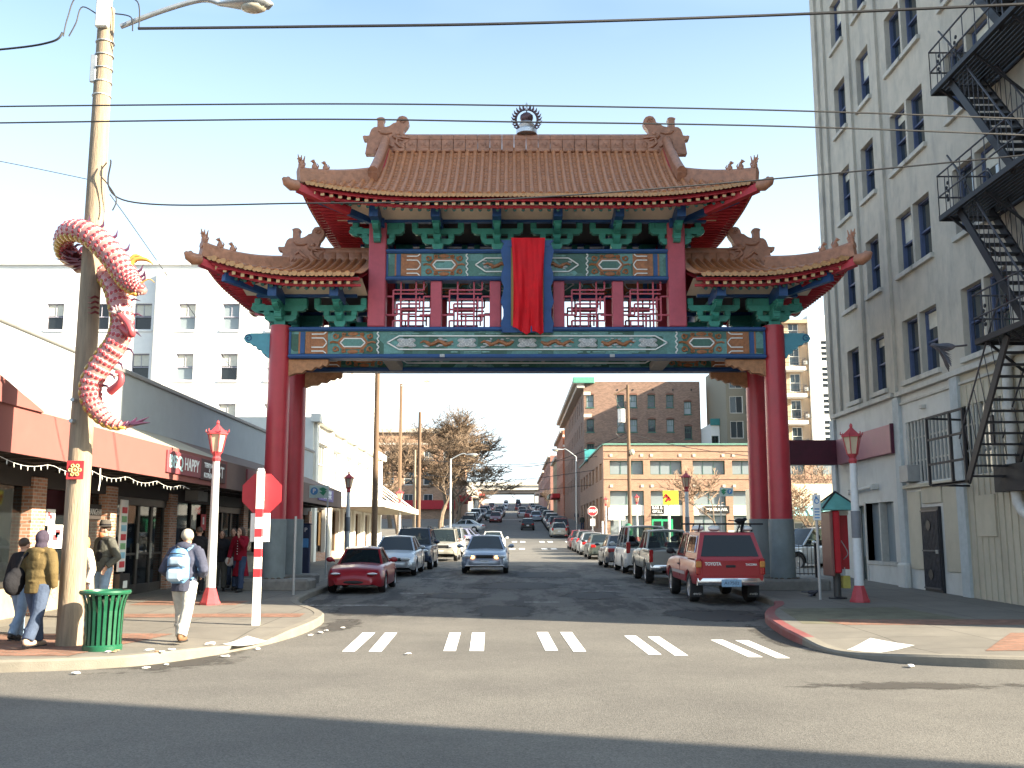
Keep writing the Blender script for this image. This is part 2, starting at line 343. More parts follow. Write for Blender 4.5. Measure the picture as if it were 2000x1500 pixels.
def slab_lines(m):
    t = m.node_tree; L = t.links.new; bs = t.nodes['Principled BSDF']; src = bs.inputs['Base Color'].links[0].from_socket
    co = nd(t, 'ShaderNodeTexCoord'); br = nd(t, 'ShaderNodeTexBrick'); br.offset = 0; L(co.outputs['Object'], br.inputs['Vector']); br.inputs['Scale'].default_value = 1
    br.inputs['Brick Width'].default_value = 1.5; br.inputs['Row Height'].default_value = 1.5; br.inputs['Mortar Size'].default_value = .012
    br.inputs['Color1'].default_value = (1, 1, 1, 1); br.inputs['Color2'].default_value = (.86, .86, .87, 1); br.inputs['Mortar'].default_value = (.4, .4, .4, 1)
    mm = nd(t, 'ShaderNodeMix', data_type='RGBA', blend_type='MULTIPLY'); mm.inputs['Factor'].default_value = 1; L(src, mm.inputs['A']); L(br.outputs['Color'], mm.inputs['B']); L(mm.outputs['Result'], bs.inputs['Base Color'])
slab_lines(CONC)
KERB = M('kerb_concrete', (.185, .17, .142), .85, var=.15, scale=3, bump=.3, bscale=60, dirt=.5, dcol=(.13, .12, .1))
KRED = M('kerb_red_paint', (.2, .055, .055), .7, var=.2, scale=5, dirt=.6, dcol=(.2, .16, .14))
def sidewalk(name, kl, side, y0, y1, depth=55):
    ys = sorted(set([y for y, _ in kl if y0 <= y <= y1] + [y for y in YS if y0 < y < y1] + [y0 + .45 * i for i in range(int((min(y1, 27) - y0) / .45))] + [y0, y1]))
    offs = [.16, .5, .9, 1.3, 1.8, 2.5, 3.5, 5, 8, 20, depth]
    mb = MB()
    for y in ys:
        k = lerp(kl, y)
        for o in offs: x = k + side * o; mb.v.append((x, y, sw(x, y)))
    w = len(offs)
    for j in range(len(ys) - 1):
        for i in range(w - 1):
            f = (j * w + i, j * w + i + 1, (j + 1) * w + i + 1, (j + 1) * w + i); mb.f.append(f if side > 0 else f[::-1]); mb.m.append(0)
    return tag(mb.build(name, CONC, smooth=30), kind='structure')
def kerb(name, pts, mat, side, top=None):
    mb = MB(); n = len(pts); rings = []
    for i, (x, y) in enumerate(pts):
        a = Vector(pts[max(i - 1, 0)]); b_ = Vector(pts[min(i + 1, n - 1)]); d = (b_ - a).normalized(); nrm = Vector((d.y, -d.x)) * side
        h = sw(x, y) + .006; g = rz(y) - .05
        ring = [(x, y, g), (x, y, h - .03), (x + nrm.x * .03, y + nrm.y * .03, h), (x + nrm.x * .2, y + nrm.y * .2, h), (x + nrm.x * .2, y + nrm.y * .2, g)]
        rings.append(len(mb.v)); mb.v += ring
    for a, b_ in zip(rings, rings[1:]):
        for k in range(4):
            f = (a + k, a + k + 1, b_ + k + 1, b_ + k); mb.f.append(f if side < 0 else f[::-1]); mb.m.append(0)
    return tag(mb.build(name, mat, smooth=40), kind='structure')
def kpts(kl, y0, y1, n=60):
    # resample evenly along the kerb curve
    base = catmull([(x, y, 0) for y, x in kl if y <= 30], 6); return [(p.x, p.y) for p in base if y0 <= p.y <= y1]
sidewalk('pavement_left', KL, -1, 13.1, 74); sidewalk('pavement_right', KR, 1, 13.35, 74)
lp = [(-60, 13.1), (-30, 13.1), (-14, 13.1)] + kpts(KL, 13.1, 27) + [(-5.4, 34), (-5.4, 44), (-5.4, 59), (-5.4, 74)]
kerb('kerb_left', lp, KERB, -1)
rp = kpts(KR, 13.35, 27)
red = [p for p in rp if 16.4 <= p[1] <= 24.2]; a_ = [p for p in rp if p[1] <= red[0][1]]; b2 = [p for p in rp if p[1] >= red[-1][1]]
kerb('kerb_right', [(60, 13.35), (30, 13.35), (14, 13.35)] + a_, KERB, 1); kerb('kerb_right_red', red, KRED, 1)
kerb('kerb_right', b2 + [(6.3, 34), (6.3, 44), (6.3, 59), (6.3, 74)], KERB, 1)
for (y0, y1, xl, xr) in ((97, 156, -6.3, 6.6), (170, 232, -6.6, 6.8), (246, 400, -6.8, 7.0)):
    sidewalk('pavement_left', [(y0, xl), (y1, xl)], -1, y0, y1, 90); sidewalk('pavement_right', [(y0, xr), (y1, xr)], 1, y0, y1, 90)
    yy = [y0] + [y for y in YS if y0 < y < y1] + [y1]
    kerb('kerb_left', [(-40, y0 - .1)] + [(xl, y) for y in yy], KERB, -1); kerb('kerb_right', [(40, y0 - .1)] + [(xr, y) for y in yy], KERB, 1)
# brick paved bands
PAVB = brickmat('paving_brick', (.23, .115, .08), (.16, .135, .11), .2, .1, 'XY', .3, .9)
def patch(name, mat, poly, dz=.005, nx=10, ny=6, base=sw):
    (x0, y0), (x1, y1), (x2, y2), (x3, y3) = poly
    def f(u, v):
        x = (x0 * (1 - u) + x1 * u) * (1 - v) + (x3 * (1 - u) + x2 * u) * v; y = (y0 * (1 - u) + y1 * u) * (1 - v) + (y3 * (1 - u) + y2 * u) * v
        return (x, y, base(x, y) + dz)
    return tag(MB().grid(f, nx, ny).build(name, mat), kind='structure')
patch('brick_paving', PAVB, [(-30, 13.6), (-6.0, 13.9), (-5.6, 16.9), (-30, 16.4)], nx=40)
patch('brick_paving', PAVB, [(-8.5, 19.8), (-4.15, 19.9), (-4.2, 20.7), (-8.5, 20.6)])
patch('brick_paving', PAVB, [(-8.6, 22.8), (-6.2, 22.8), (-6.2, 24.0), (-8.6, 24.0)])
patch('brick_paving', PAVB, [(6.7, 14.5), (30, 13.8), (30, 17.0), (8.3, 17.0)], nx=40)
patch('brick_paving', PAVB, [(6.0, 18.4), (11.2, 18.4), (11.2, 19.4), (5.8, 19.4)])
PADM = M('ramp_pad_white', (.62, .62, .6), .6, var=.04, bump=.5, bscale=120)
for poly in ([(-4.5, 15.9), (-4.15, 15.5), (-3.98, 16.6), (-4.4, 17.0)], [(5.05, 15.45), (5.35, 14.85), (6.1, 15.5), (5.75, 16.4)]):
    patch('ramp_pad', PADM, poly, .009, 8, 8)
# moss tinged corner at the right
MOSS = M('mossy_pavement', (.13, .125, .085), .9, var=.3, scale=2.5, bump=.3, bscale=80, dirt=.5)
patch('mossy_pavement', MOSS, [(5.3, 18.6), (8.8, 18.4), (8.4, 22.3), (5.75, 21.9)], .003)
# painted markings
def worn(name, col=(.82, .82, .8), lo=.42, hi=.5, under=(.13, .125, .115)):
    m = bpy.data.materials.new(name); m.use_nodes = True; t = m.node_tree; L = t.links.new; bs = t.nodes['Principled BSDF']
    co = nd(t, 'ShaderNodeTexCoord'); n = nd(t, 'ShaderNodeTexNoise', Scale=5, Detail=9, Roughness=.75); L(co.outputs['Object'], n.inputs['Vector'])
    r = nd(t, 'ShaderNodeValToRGB'); r.color_ramp.elements[0].position = lo; r.color_ramp.elements[1].position = hi; r.color_ramp.elements[0].color = (*under, 1); r.color_ramp.elements[1].color = (*col, 1)
    L(n.outputs['Fac'], r.inputs['Fac']); L(r.outputs['Color'], bs.inputs['Base Color']); bs.inputs['Roughness'].default_value = .7; return m
PAINT = worn('crosswalk_paint', lo=.31, hi=.4); FAINT = worn('worn_line_paint', (.5, .5, .48), .46, .56)
rr_ = lambda x, y: rz(y)
cw = []
for pa, pb, pc, pd in (((668, 1273), (693, 1273), (733, 1236), (708, 1236)), ((720, 1273), (745, 1273), (776, 1236), (752, 1236)), ((866, 1272), (890, 1272), (900, 1236), (878, 1236)), ((917, 1272), (945, 1272), (947, 1236), (922, 1236)),
    ((1065, 1271), (1090, 1271), (1070, 1235), (1048, 1235)), ((1120, 1273), (1145, 1273), (1117, 1235), (1094, 1235)), ((1267, 1279), (1292, 1279), (1242, 1242), (1219, 1242)), ((1318, 1281), (1344, 1281), (1288, 1244), (1265, 1244)),
    ((1462, 1284), (1490, 1284), (1412, 1250), (1388, 1250)), ((1517, 1286), (1543, 1286), (1461, 1251), (1436, 1251))):
    def gp(p):
        for i in range(1200, 2600):
            Y = i * .01; v = P(p[0], p[1], Y)
            if v.z <= rz(Y): return (v.x, Y)
    cw.append([gp(p) for p in (pa, pb, pc, pd)])
for q in cw: tag(patch('crosswalk_stripe', PAINT, q, .005, 1, 4, rr_), kind='structure')
for yy, xs in ((77.7, (-4.6, -2.5, -.2, 2.3, 4.7)), (90.6, (-4.8, -2.4, 0, 2.5, 4.9))):
    for x in xs:
        for d in (0, .75): patch('crosswalk_stripe', PAINT, [(x + d, yy), (x + d + .45, yy), (x + d + .45, yy + 2.4), (x + d, yy + 2.4)], .006, 1, 2, rr_)
patch('stop_line', PAINT, [(-5, 157.3), (6, 157.3), (6, 158.2), (-5, 158.2)], .008, 4, 1, rr_)
for x0, x1, y in ((-5.2, -3.0, 24.6), (-3.2, -2.5, 28.8), (-3.2, -2.4, 36), (-3.2, -2.5, 42), (3.4, 5.9, 27.3), (2.9, 3.6, 32), (1.9, 3.1, 29.6), (.3, 1.2, 25.6)):
    patch('parking_line', FAINT, [(x0, y), (x1, y), (x1, y + .12), (x0, y + .12)], .004, 2, 1, rr_)
def stain(name, col, dens=1.0, nscale=1.2, edge=.35):
    "dark repair or wet stain with ragged see-through edges"
    m = bpy.data.materials.new(name); m.use_nodes = True; t = m.node_tree; L = t.links.new; bs = t.nodes['Principled BSDF']; bs.inputs['Base Color'].default_value = (*col, 1); bs.inputs['Roughness'].default_value = .8
    co = nd(t, 'ShaderNodeTexCoord'); sp = nd(t, 'ShaderNodeSeparateXYZ'); L(co.outputs['Generated'], sp.inputs[0]); mult = None
    for ax in 'XY':
        sb = nd(t, 'ShaderNodeMath', operation='SUBTRACT'); sb.inputs[1].default_value = .5; L(sp.outputs[ax], sb.inputs[0]); ab = nd(t, 'ShaderNodeMath', operation='ABSOLUTE'); L(sb.outputs[0], ab.inputs[0])
        mr = nd(t, 'ShaderNodeMapRange'); mr.inputs['From Min'].default_value = .5; mr.inputs['From Max'].default_value = .5 - edge; L(ab.outputs[0], mr.inputs['Value'])
        if mult is None: mult = mr.outputs[0]
        else: q = nd(t, 'ShaderNodeMath', operation='MULTIPLY'); L(mult, q.inputs[0]); L(mr.outputs[0], q.inputs[1]); mult = q.outputs[0]
    n = nd(t, 'ShaderNodeTexNoise', Scale=nscale, Detail=8, Roughness=.7); L(co.outputs['Object'], n.inputs['Vector']); ad = nd(t, 'ShaderNodeMath', operation='MULTIPLY_ADD'); L(n.outputs['Fac'], ad.inputs[0]); ad.inputs[1].default_value = 1.6; ad.inputs[2].default_value = -1.05
    a2 = nd(t, 'ShaderNodeMath', operation='ADD'); L(ad.outputs[0], a2.inputs[0]); L(mult, a2.inputs[1]); rp = nd(t, 'ShaderNodeMapRange'); rp.inputs['From Min'].default_value = .25; rp.inputs['From Max'].default_value = .5; rp.inputs['To Max'].default_value = dens; L(a2.outputs[0], rp.inputs['Value'])
    tr = nd(t, 'ShaderNodeBsdfTransparent'); mxs = nd(t, 'ShaderNodeMixShader'); L(rp.outputs[0], mxs.inputs['Fac']); L(tr.outputs[0], mxs.inputs[1]); L(bs.outputs[0], mxs.inputs[2]); L(mxs.outputs[0], t.nodes['Material Output'].inputs['Surface']); return m
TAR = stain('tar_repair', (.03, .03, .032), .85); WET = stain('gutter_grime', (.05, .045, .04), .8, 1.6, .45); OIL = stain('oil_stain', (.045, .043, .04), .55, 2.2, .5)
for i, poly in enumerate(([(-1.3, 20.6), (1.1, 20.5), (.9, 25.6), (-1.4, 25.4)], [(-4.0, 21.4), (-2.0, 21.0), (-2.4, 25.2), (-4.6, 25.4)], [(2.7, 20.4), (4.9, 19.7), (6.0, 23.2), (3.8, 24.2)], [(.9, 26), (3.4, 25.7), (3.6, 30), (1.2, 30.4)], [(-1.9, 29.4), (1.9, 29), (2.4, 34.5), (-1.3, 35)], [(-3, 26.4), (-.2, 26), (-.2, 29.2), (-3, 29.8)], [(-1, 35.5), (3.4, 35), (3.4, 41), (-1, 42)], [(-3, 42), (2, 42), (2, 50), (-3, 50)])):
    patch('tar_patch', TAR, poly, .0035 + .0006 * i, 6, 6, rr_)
for i, poly in enumerate(([(4.6, 13.6), (5.4, 14.6), (5.2, 21.5), (3.9, 20.5)], [(5.0, 12.3), (14, 12.2), (14, 13.5), (5.2, 13.9)], [(-5.5, 12.3), (-3.0, 15.2), (-3.9, 17), (-6.8, 13.6)], [(-14, 12.3), (-5.6, 12.2), (-5.6, 13.6), (-14, 13.2)], [(-3.9, 17.6), (-2.6, 17.6), (-2.6, 21.8), (-4.1, 22.2)], [(1.8, 11.6), (7.5, 11.8), (7.5, 12.8), (1.8, 12.6)])):
    patch('gutter_grime', WET, poly, .0025 + .0004 * i, 6, 6, rr_)
for i, (x, y, r) in enumerate(((-4.2, 33.5, .9), (4.6, 30.6, 1.0), (5.1, 37.5, .9))):
    patch('oil_stain', OIL, [(x - r, y - r), (x + r, y - r), (x + r, y + r), (x - r, y + r)], .005 + .0003 * i, 4, 4, rr_)
# street terrace far away, closing the view beyond the overpass
# ================================================================ the gate
GX, GY = .44, 29.65; GZ = sw(8, 28.5)
gate = thing('ceremonial_gate', 'tall red and green ceremonial gate with tiled roofs spanning the street', 'gate', (GX, GY, GZ))
RED = M('gate_red_lacquer', (.42, .032, .045), .38, var=.12, scale=2, spec=.5, dirt=.15)
RED2 = M('gate_red_paint', (.42, .03, .045), .5, var=.15, scale=4)
PINKR = M('gate_rose_paint', (.45, .085, .115), .55, var=.1, scale=5)
BLUE = M('gate_blue_paint', (.02, .075, .22), .45, var=.15, scale=4)
TEAL = M('gate_green_paint', (.045, .26, .205), .5, var=.15, scale=5)
TEALD = M('gate_dark_green_paint', (.02, .09, .07), .6, var=.2, scale=5)
CREAM = M('gate_cream_paint', (.7, .58, .45), .7, var=.08, scale=3)
YEL = M('gate_rafter_end_cream', (.62, .45, .24), .6, var=.1)
TILE = M('roof_tile_glaze', (.43, .17, .07), .4, var=.3, scale=7, spec=.5, dirt=.35, dcol=(.26, .1, .055))
TILEY = M('roof_tile_edge_glaze', (.46, .24, .095), .35, var=.25, scale=9, spec=.5)
RIDGE = M('ridge_terracotta', (.4, .185, .11), .45, var=.25, scale=6, bump=.6, bscale=14, dirt=.4, dcol=(.15, .07, .05))
TAN = M('corbel_tan', (.4, .19, .09), .6, var=.25, scale=9, bump=.9, bscale=26)
CBLUE = M('corbel_sky_blue', (.09, .3, .38), .5, var=.1)
GREYB = M('column_grey_base', (.2, .23, .23), .75, var=.12, scale=3, dirt=.3)
WHT = M('gate_white_line', (.75, .75, .72), .6, var=.05)
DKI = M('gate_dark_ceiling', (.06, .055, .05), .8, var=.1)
CONCP = M('plinth_concrete', (.22, .21, .19), .9, var=.2, scale=4, bump=.4, bscale=40, dirt=.5)
GOLD = M('plaque_gold', (.45, .32, .12), .4, metal=.6)
def mosaic():
    m = bpy.data.materials.new('beam_mosaic_green'); m.use_nodes = True; t = m.node_tree; L = t.links.new; bs = t.nodes['Principled BSDF']
    co = nd(t, 'ShaderNodeTexCoord'); v = nd(t, 'ShaderNodeTexVoronoi', Scale=2.2, distance='CHEBYCHEV', Randomness=.7); L(co.outputs['Object'], v.inputs['Vector'])
    n = nd(t, 'ShaderNodeTexNoise', Scale=14, Detail=6, Roughness=.7); L(co.outputs['Object'], n.inputs['Vector'])
    r = nd(t, 'ShaderNodeValToRGB'); e = r.color_ramp.elements; e[0].color = (.018, .085, .05, 1); e[1].color = (.045, .15, .11, 1); e[0].position = .2; e2 = r.color_ramp.elements.new(.85); e2.color = (.11, .27, .25, 1)
    sp = nd(t, 'ShaderNodeSeparateColor'); L(v.outputs['Color'], sp.inputs[0]); L(sp.outputs[0], r.inputs['Fac'])
    mm = nd(t, 'ShaderNodeMix', data_type='RGBA', blend_type='OVERLAY'); mm.inputs['Factor'].default_value = .7; L(r.outputs['Color'], mm.inputs['A']); L(n.outputs['Fac'], mm.inputs['B'])
    L(mm.outputs['Result'], bs.inputs['Base Color']); bs.inputs['Roughness'].default_value = .35
    bp = nd(t, 'ShaderNodeBump', Strength=.3, Distance=.02); L(n.outputs['Fac'], bp.inputs['Height']); L(bp.outputs['Normal'], bs.inputs['Normal']); return m
MOSA = mosaic()
MOSO = M('beam_mosaic_orange', (.33, .13, .05), .4, var=.3, scale=12, bump=.5, bscale=40)
MOSG = M('beam_motif_grey', (.42, .43, .43), .5, var=.25, scale=20, bump=.6, bscale=60)
YF, YR = 28.5, 30.8
# ---- columns
for sx in (-1, 1):
    for Y in (YF, YR):
        X = GX + sx * 7.19; z0 = sw(X, Y) + .27
        c = MB().lathe([(.325, z0 + 1.62), (.318, 4.5), (.3, 7.82)], 28, (X, Y, 0)).build('column', RED, gate, 40)
        MB().lathe([(.355, z0), (.352, z0 + 1.66), (.34, z0 + 1.67), (.3, z0 + 1.68)], 28, (X, Y, 0)).build('base_band', GREYB, c, 40)
        if Y == YF:
            MB().cb(X - 1.0, X + 1.15, Y - .62, Y + .55, z0 - .33, z0 + .02, .06).build('plinth', CONCP, c)
            mb = MB()
            for i in range(26):
                a = random.uniform(0, 6.28); r = random.uniform(.38, .5); mb.ell((X + r * math.cos(a), Y + r * math.sin(a), z0 + .03), (.06, .05, .03), 6, 4)
            mb.build('plinth_stones', M('plinth_stone', (.12, .1, .08), .9, var=.3), c, 40)
        else: MB().cb(X - .8, X + .8, Y - .55, Y + .55, z0 - .33, z0 + .02, .05).build('plinth', CONCP, c)
        # blue scroll on the outer face
        pol = [(0, .62), (.55, .62), (.7, .58), (.76, .46), (.7, .36), (.58, .34), (.52, .27), (.4, .25), (.36, .15), (.24, .13), (.2, .02), (.1, 0), (.06, -.1), (0, -.12)]
        T = Matrix.Translation((X + sx * .29, Y, 6.98)) @ Matrix.Diagonal((sx, 1, 1, 1))
        e = MB().prism([(x, z) for x, z in pol][::1], -.1, .1, T).build('scroll_bracket', CBLUE, c)
        MB().tube([T @ Vector((.62 + (.12 - .008 * k) * math.cos(k * .7), -.105, .47 + (.12 - .008 * k) * math.sin(k * .7))) for k in range(13)], .014, 5).build('scroll_line', BLUE, e)
        # tan carved corbel under the beam
        pol = [(0, .02), (1.15, .02), (1.15, -.1), (1.08, -.17), (.98, -.14), (.9, -.22), (.78, -.2), (.66, -.3), (.5, -.28), (.4, -.37), (.2, -.38), (0, -.46)]
        T = Matrix.Translation((X - sx * .28, Y, 6.80)) @ Matrix.Diagonal((-sx, 1, 1, 1))
        MB().prism(pol, -.11, .11, T).build('corbel', TAN, c)
# ---- painted beams
def strip(mb, pts, y, w):
    for a, b_ in zip(pts, pts[1:]): mb._bar((a[0], y, a[1]), (b_[0], y, b_[1]), .024, w)
def beam(name, x0, x1, yface, z0, z1, depth, mirror_x, long_panel, face=-1):
    "tie beam with blue rails and raised mosaic panels on the face"
    cx = (x0 + x1) / 2; h = z1 - z0; rail = .12
    be = MB().b(x0, x1, yface + .03, yface + depth - .03, z0 + rail, z1 - rail).build(name, MOSA, gate)
    for za, zb, nm in ((z0, z0 + rail, 'lower_rail'), (z1 - rail, z1, 'upper_rail')):
        r = MB().cb(x0, x1, yface - .05, yface + depth + .05, za, zb, .02); r.b(x0, x1, yface - .075, yface - .049, (za + zb) / 2 - .02, (za + zb) / 2 + .02); r.build(nm, BLUE, be)
    zc = (z0 + z1) / 2; hh = h / 2 - rail - .02
    for sx in (-1, 1):
        end = x1 if sx > 0 else x0; f = lambda d: end - sx * d
        y = yface + .018
        def blk(d0, d1, mat, nm): MB().b(min(f(d0), f(d1)), max(f(d0), f(d1)), y - .012, y + .03, zc - hh, zc + hh).build(nm, mat, be)
        s = 1.0 if long_panel else .92
        blk(.0, .06, BLUE, 'end_band'); blk(.28 * s, .33 * s, MOSO, 'thin_band'); blk(.33 * s, .46 * s, BLUE, 'blue_band'); blk(.48 * s, .62 * s, MOSO, 'orange_band')
        mo = MB().b(min(f(.62 * s), f(1.12 * s)), max(f(.62 * s), f(1.12 * s)), y - .004, y + .03, zc - hh, zc + hh).build('petal_panel', MOSO, be)
        mb = MB(); a0, a1 = .66 * s, 1.0 * s; a2 = 1.1 * s
        for q in (1, -1):
            strip(mb, [(f(a0), zc + q * hh * .78), (f(a1), zc + q * hh * .78), (f(a2 - .02), zc + q * hh * .98)], y - .02, .03)
            strip(mb, [(f(a0), zc + q * hh * .42), (f(a1), zc + q * hh * .42), (f(a1 + .06), zc + q * hh * .2), (f(a2), zc)], y - .02, .03)
        mb.build('petal_line', WHT, mo)
        # hexagon medallion
        c0 = f(1.85 * s); wv = .36 * s; mb = MB()
        hx = [(c0 - wv, zc), (c0 - wv * .68, zc + hh * .38), (c0 + wv * .68, zc + hh * .38), (c0 + wv, zc), (c0 + wv * .68, zc - hh * .38), (c0 - wv * .68, zc - hh * .38), (c0 - wv, zc)]
        o2 = [(c0 + (x - c0) * 1.28, zc + (z - zc) * 1.55) for x, z in hx]
        md = MB().prism(o2[:-1], y - .012, y + .02).build('medallion', MOSO, be)
        MB().prism([(c0 + (x - c0) * .9, zc + (z - zc) * .9) for x, z in hx[:-1]], y - .02, y - .008).build('medallion_field', MOSA, md)
        strip(mb, hx, y - .022, .032); mb.build('medallion_line', WHT, md)
        mb = MB()
        for qx in (-1, 1):
            for qz in (-1, 1):
                for (ox, oz, r0) in ((.5, .62, .085), (.27, .8, .06)):
                    cx_, cz_ = c0 + qx * ox * s, zc + qz * oz * hh
                    mb.tube([(cx_ + qx * (r0 - .004 * k) * math.cos(k * .62 + 2.6), y - .006, cz_ + qz * (r0 - .004 * k) * math.sin(k * .62 + 2.6)) for k in range(13)], .024, 5)
            mb.tube([(c0 + qx * .42 * s, y - .004, zc), (c0 + qx * .58 * s, y - .004, zc + .03), (c0 + qx * .66 * s, y - .004, zc)], .03, 5)
        for qz in (-1, 1): mb.ell((c0, y, zc + qz * hh * .82), (.16, .02, .06), 10, 5)
        mb.build('scrollwork', MOSO, md)
        # scalloped white divider
        xd = f(2.58 * s); mb = MB()
        strip(mb, [(xd - sx * .03 * math.sin(k * math.pi / 2 + .4), zc - hh + 2 * hh * k / 16) for k in range(17)], y - .02, .035); mb.build('divider_line', WHT, be)
    # long cartouche
    d = 2.85 if long_panel else 2.62
    xa, xb = x0 + d, x1 - d; mb = MB(); y = yface + .018; e = .34 if long_panel else .3
    strip(mb, [(xa, zc), (xa + e, zc + hh * .62), (xb - e, zc + hh * .62), (xb, zc), (xb - e, zc - hh * .62), (xa + e, zc - hh * .62), (xa, zc)], y - .02, .035); mb.build('cartouche_line', WHT, be)
    n = 8 if long_panel else 4; xs = [xa + .5 + (xb - xa - 1.0) * (k + .5) / n for k in range(n)] if not long_panel else None
    if long_panel:
        pitch = (xb - xa - 1.1) / 8
        items = [(xa + .55 + pitch * (k + .5), k % 2) for k in range(8)]; items = [((xa + xb) / 2 + (k - 4) * pitch, 0 if k % 2 == 0 else 1) for k in range(9)]
    else: items = [((xa + xb) / 2 + (k - 1.5) * ((xb - xa - .9) / 4), 1) for k in range(4)]
    for xx, kind in items:
        if kind == 0:
            mb = MB()
            for ox, oz, rx, rzz in ((0, 0, .2, .12), (-.14, .07, .13, .07), (.14, .07, .13, .07), (-.15, -.08, .14, .06), (.15, -.08, .14, .06)): mb.ell((xx + ox, y, zc + oz), (rx, .025, rzz), 12, 6)
            g = mb.build('cloud_motif', MOSG, be, 40); mb = MB()
            for k in range(5):
                a = k * 1.3; mb.tube([(xx + (k - 2) * .09 + .05 * math.cos(a + t * .9), y - .024, zc + (.05 if k % 2 else -.05) + .045 * math.sin(a + t * .9)) for t in range(6)], .009, 4)
            mb.build('cloud_curl', WHT, g)
        else:
            mb = MB(); sgn = 1 if xx < (x0 + x1) / 2 else -1
            mb.tube([(xx + sgn * (t / 9 - .5) * .95, y - .005, zc + .05 * math.sin(t * 1.5)) for t in range(10)], [.02, .035, .05, .05, .06, .05, .06, .07, .06, .03], 6)
            for k in range(3): mb.tube([(xx + sgn * (-.3 + k * .25), y - .005, zc), (xx + sgn * (-.2 + k * .25), y - .005, zc + (.1 if k % 2 else -.1))], .025, 5)
            g = mb.build('dragon_motif', MOSO, be, 40); mb = MB()
            for k in range(14): mb.ell((xx + random.uniform(-.5, .5), y - .004, zc + random.choice((-1, 1)) * random.uniform(.03, .13)), (random.uniform(.04, .09), .02, random.uniform(.018, .035)), 7, 4)
            mb.build('mist_motif', MOSG, g, 40)
    # slender mottled border pieces
    mb = MB()
    for k in range(26 if long_panel else 10):
        xx = random.uniform(xa + .1, xb - .1); mb.ell((xx, y, zc + random.choice((-1, 1)) * hh * .84), (random.uniform(.06, .16), .012, .03), 7, 4)
    mb.build('border_cloud', M('beam_motif_pale_green', (.16, .3, .26), .5, var=.3, scale=14), be, 40)
    return be
xa, xb = GX - 6.9, GX + 6.9
beam('lower_tie_beam', xa, xb, YF - .2, 6.84, 7.76, .4, 1, True)
beam('rear_tie_beam', xa, xb, YR - .2, 6.84, 7.76, .4, 1, True)
for sx in (-1, 1): MB().cb(GX + sx * 4.05 - .21, GX + sx * 4.05 + .21, YF + .2, YR - .2, 6.86, 7.1, .02).build('cross_tie', M('cross_tie_concrete', (.36, .34, .3), .8, var=.15), gate)
for sx in (-1, 1):
    MB().cb(GX + sx * 7.19 - .13, GX + sx * 7.19 + .13, YF + .28, YR - .28, 6.9, 7.6, .02).build('side_beam', BLUE, gate)
for xx in (GX - 2.45, GX + 2.45): MB().cb(xx - .07, xx + .07, YF - .29, YF - .24, 6.86, 6.95, .01).build('fixture', MOSG, gate)
# ---- tall posts, upper beam, lattice
PX = 4.385
for Y in (YF, YR):
    for sx in (-1, 1):
        MB().cb(GX + sx * PX - .255, GX + sx * PX + .255, Y - .25, Y + .25, 7.77, 10.9, .03).build('post', PINKR if Y == YF else RED2, gate)
beam('upper_tie_beam', GX - PX + .25, GX + PX - .25, YF - .17, 9.16, 10.1, .34, 1, False)
beam('rear_upper_tie_beam', GX - PX + .25, GX + PX - .25, YR - .17, 9.16, 10.1, .34, 1, False)
SP = [-2.66, -.93, .93, 2.66]
for Y in (YF, YR):
    for s in SP: MB().cb(GX + s - .165, GX + s + .165, Y - .12, Y + .12, 7.77, 9.16, .02).build('small_post', PINKR if Y == YF else RED2, gate)
    bays = [(-PX + .25, SP[0] - .16), (SP[0] + .16, SP[1] - .16), (SP[2] + .16, SP[3] - .16), (SP[3] + .16, PX - .25)]
    for i, (a, b_) in enumerate(bays):
        mb = MB(); w = b_ - a; z0, z1 = 7.77, 9.16; h = z1 - z0; t = .05
        px_ = lambda u: GX + a + u * w; pz = lambda v: z0 + v * h
        def hb(u0, u1, v): mb.cb(px_(u0), px_(u1), Y - .025, Y + .025, pz(v) - t / 2, pz(v) + t / 2, .008)
        def vb(u, v0, v1): mb.cb(px_(u) - t / 2, px_(u) + t / 2, Y - .03, Y + .03, pz(v0), pz(v1), .008)
        m_ = (lambda u: u) if i % 2 == 0 else (lambda u: u)
        hb(0, .16, .68); hb(0, .25, .28); hb(.84, 1, .68); hb(.75, 1, .28); hb(.16, .84, .82); hb(.16, .84, .16); vb(.16, .28, .82); vb(.84, .16, .68)
        vb(.16, 0, .16); vb(.84, .82, 1); vb(.33, .5, 1); vb(.67, .5, 1); vb(.33, 0, .5); vb(.5, 0, .3); vb(.67, 0, .5); hb(.16, .7, .4); hb(.3, .84, .62); hb(.25, .75, .52); vb(.25, .28, .52); vb(.75, .4, .68); hb(.33, .67, .3); hb(.16, .84, .74)
        mb.build('lattice', PINKR if Y == YF else RED2, gate)
# ---- plaque
T = Matrix.Translation((GX, YF - .34, 7.62)) @ Euler((R(9), 0, 0)).to_matrix().to_4x4()
pl = MB().cb(-.56, .5, 0, .1, .0, 2.55, .02, T).build('plaque', GOLD, gate)
def wavy(side):
    pts = [(side * (.72 + .05 * math.sin(k * 1.9)), 2.5 * k / 12) for k in range(13)]
    return [(side * .47, 0)] + pts + [(side * .47, 2.5)]
for sd in (-1, 1): MB().prism(wavy(sd), -.08, .14, T).build('plaque_frame', BLUE, pl)
MB().prism([(-.76, -.05), (.76, -.05), (.6, .14), (-.6, .14)], -.1, .12, T).build('plaque_frame', BLUE, pl); MB().prism([(-.76, 2.6), (.76, 2.6), (.6, 2.42), (-.6, 2.42)], -.1, .12, T).build('plaque_frame', BLUE, pl)
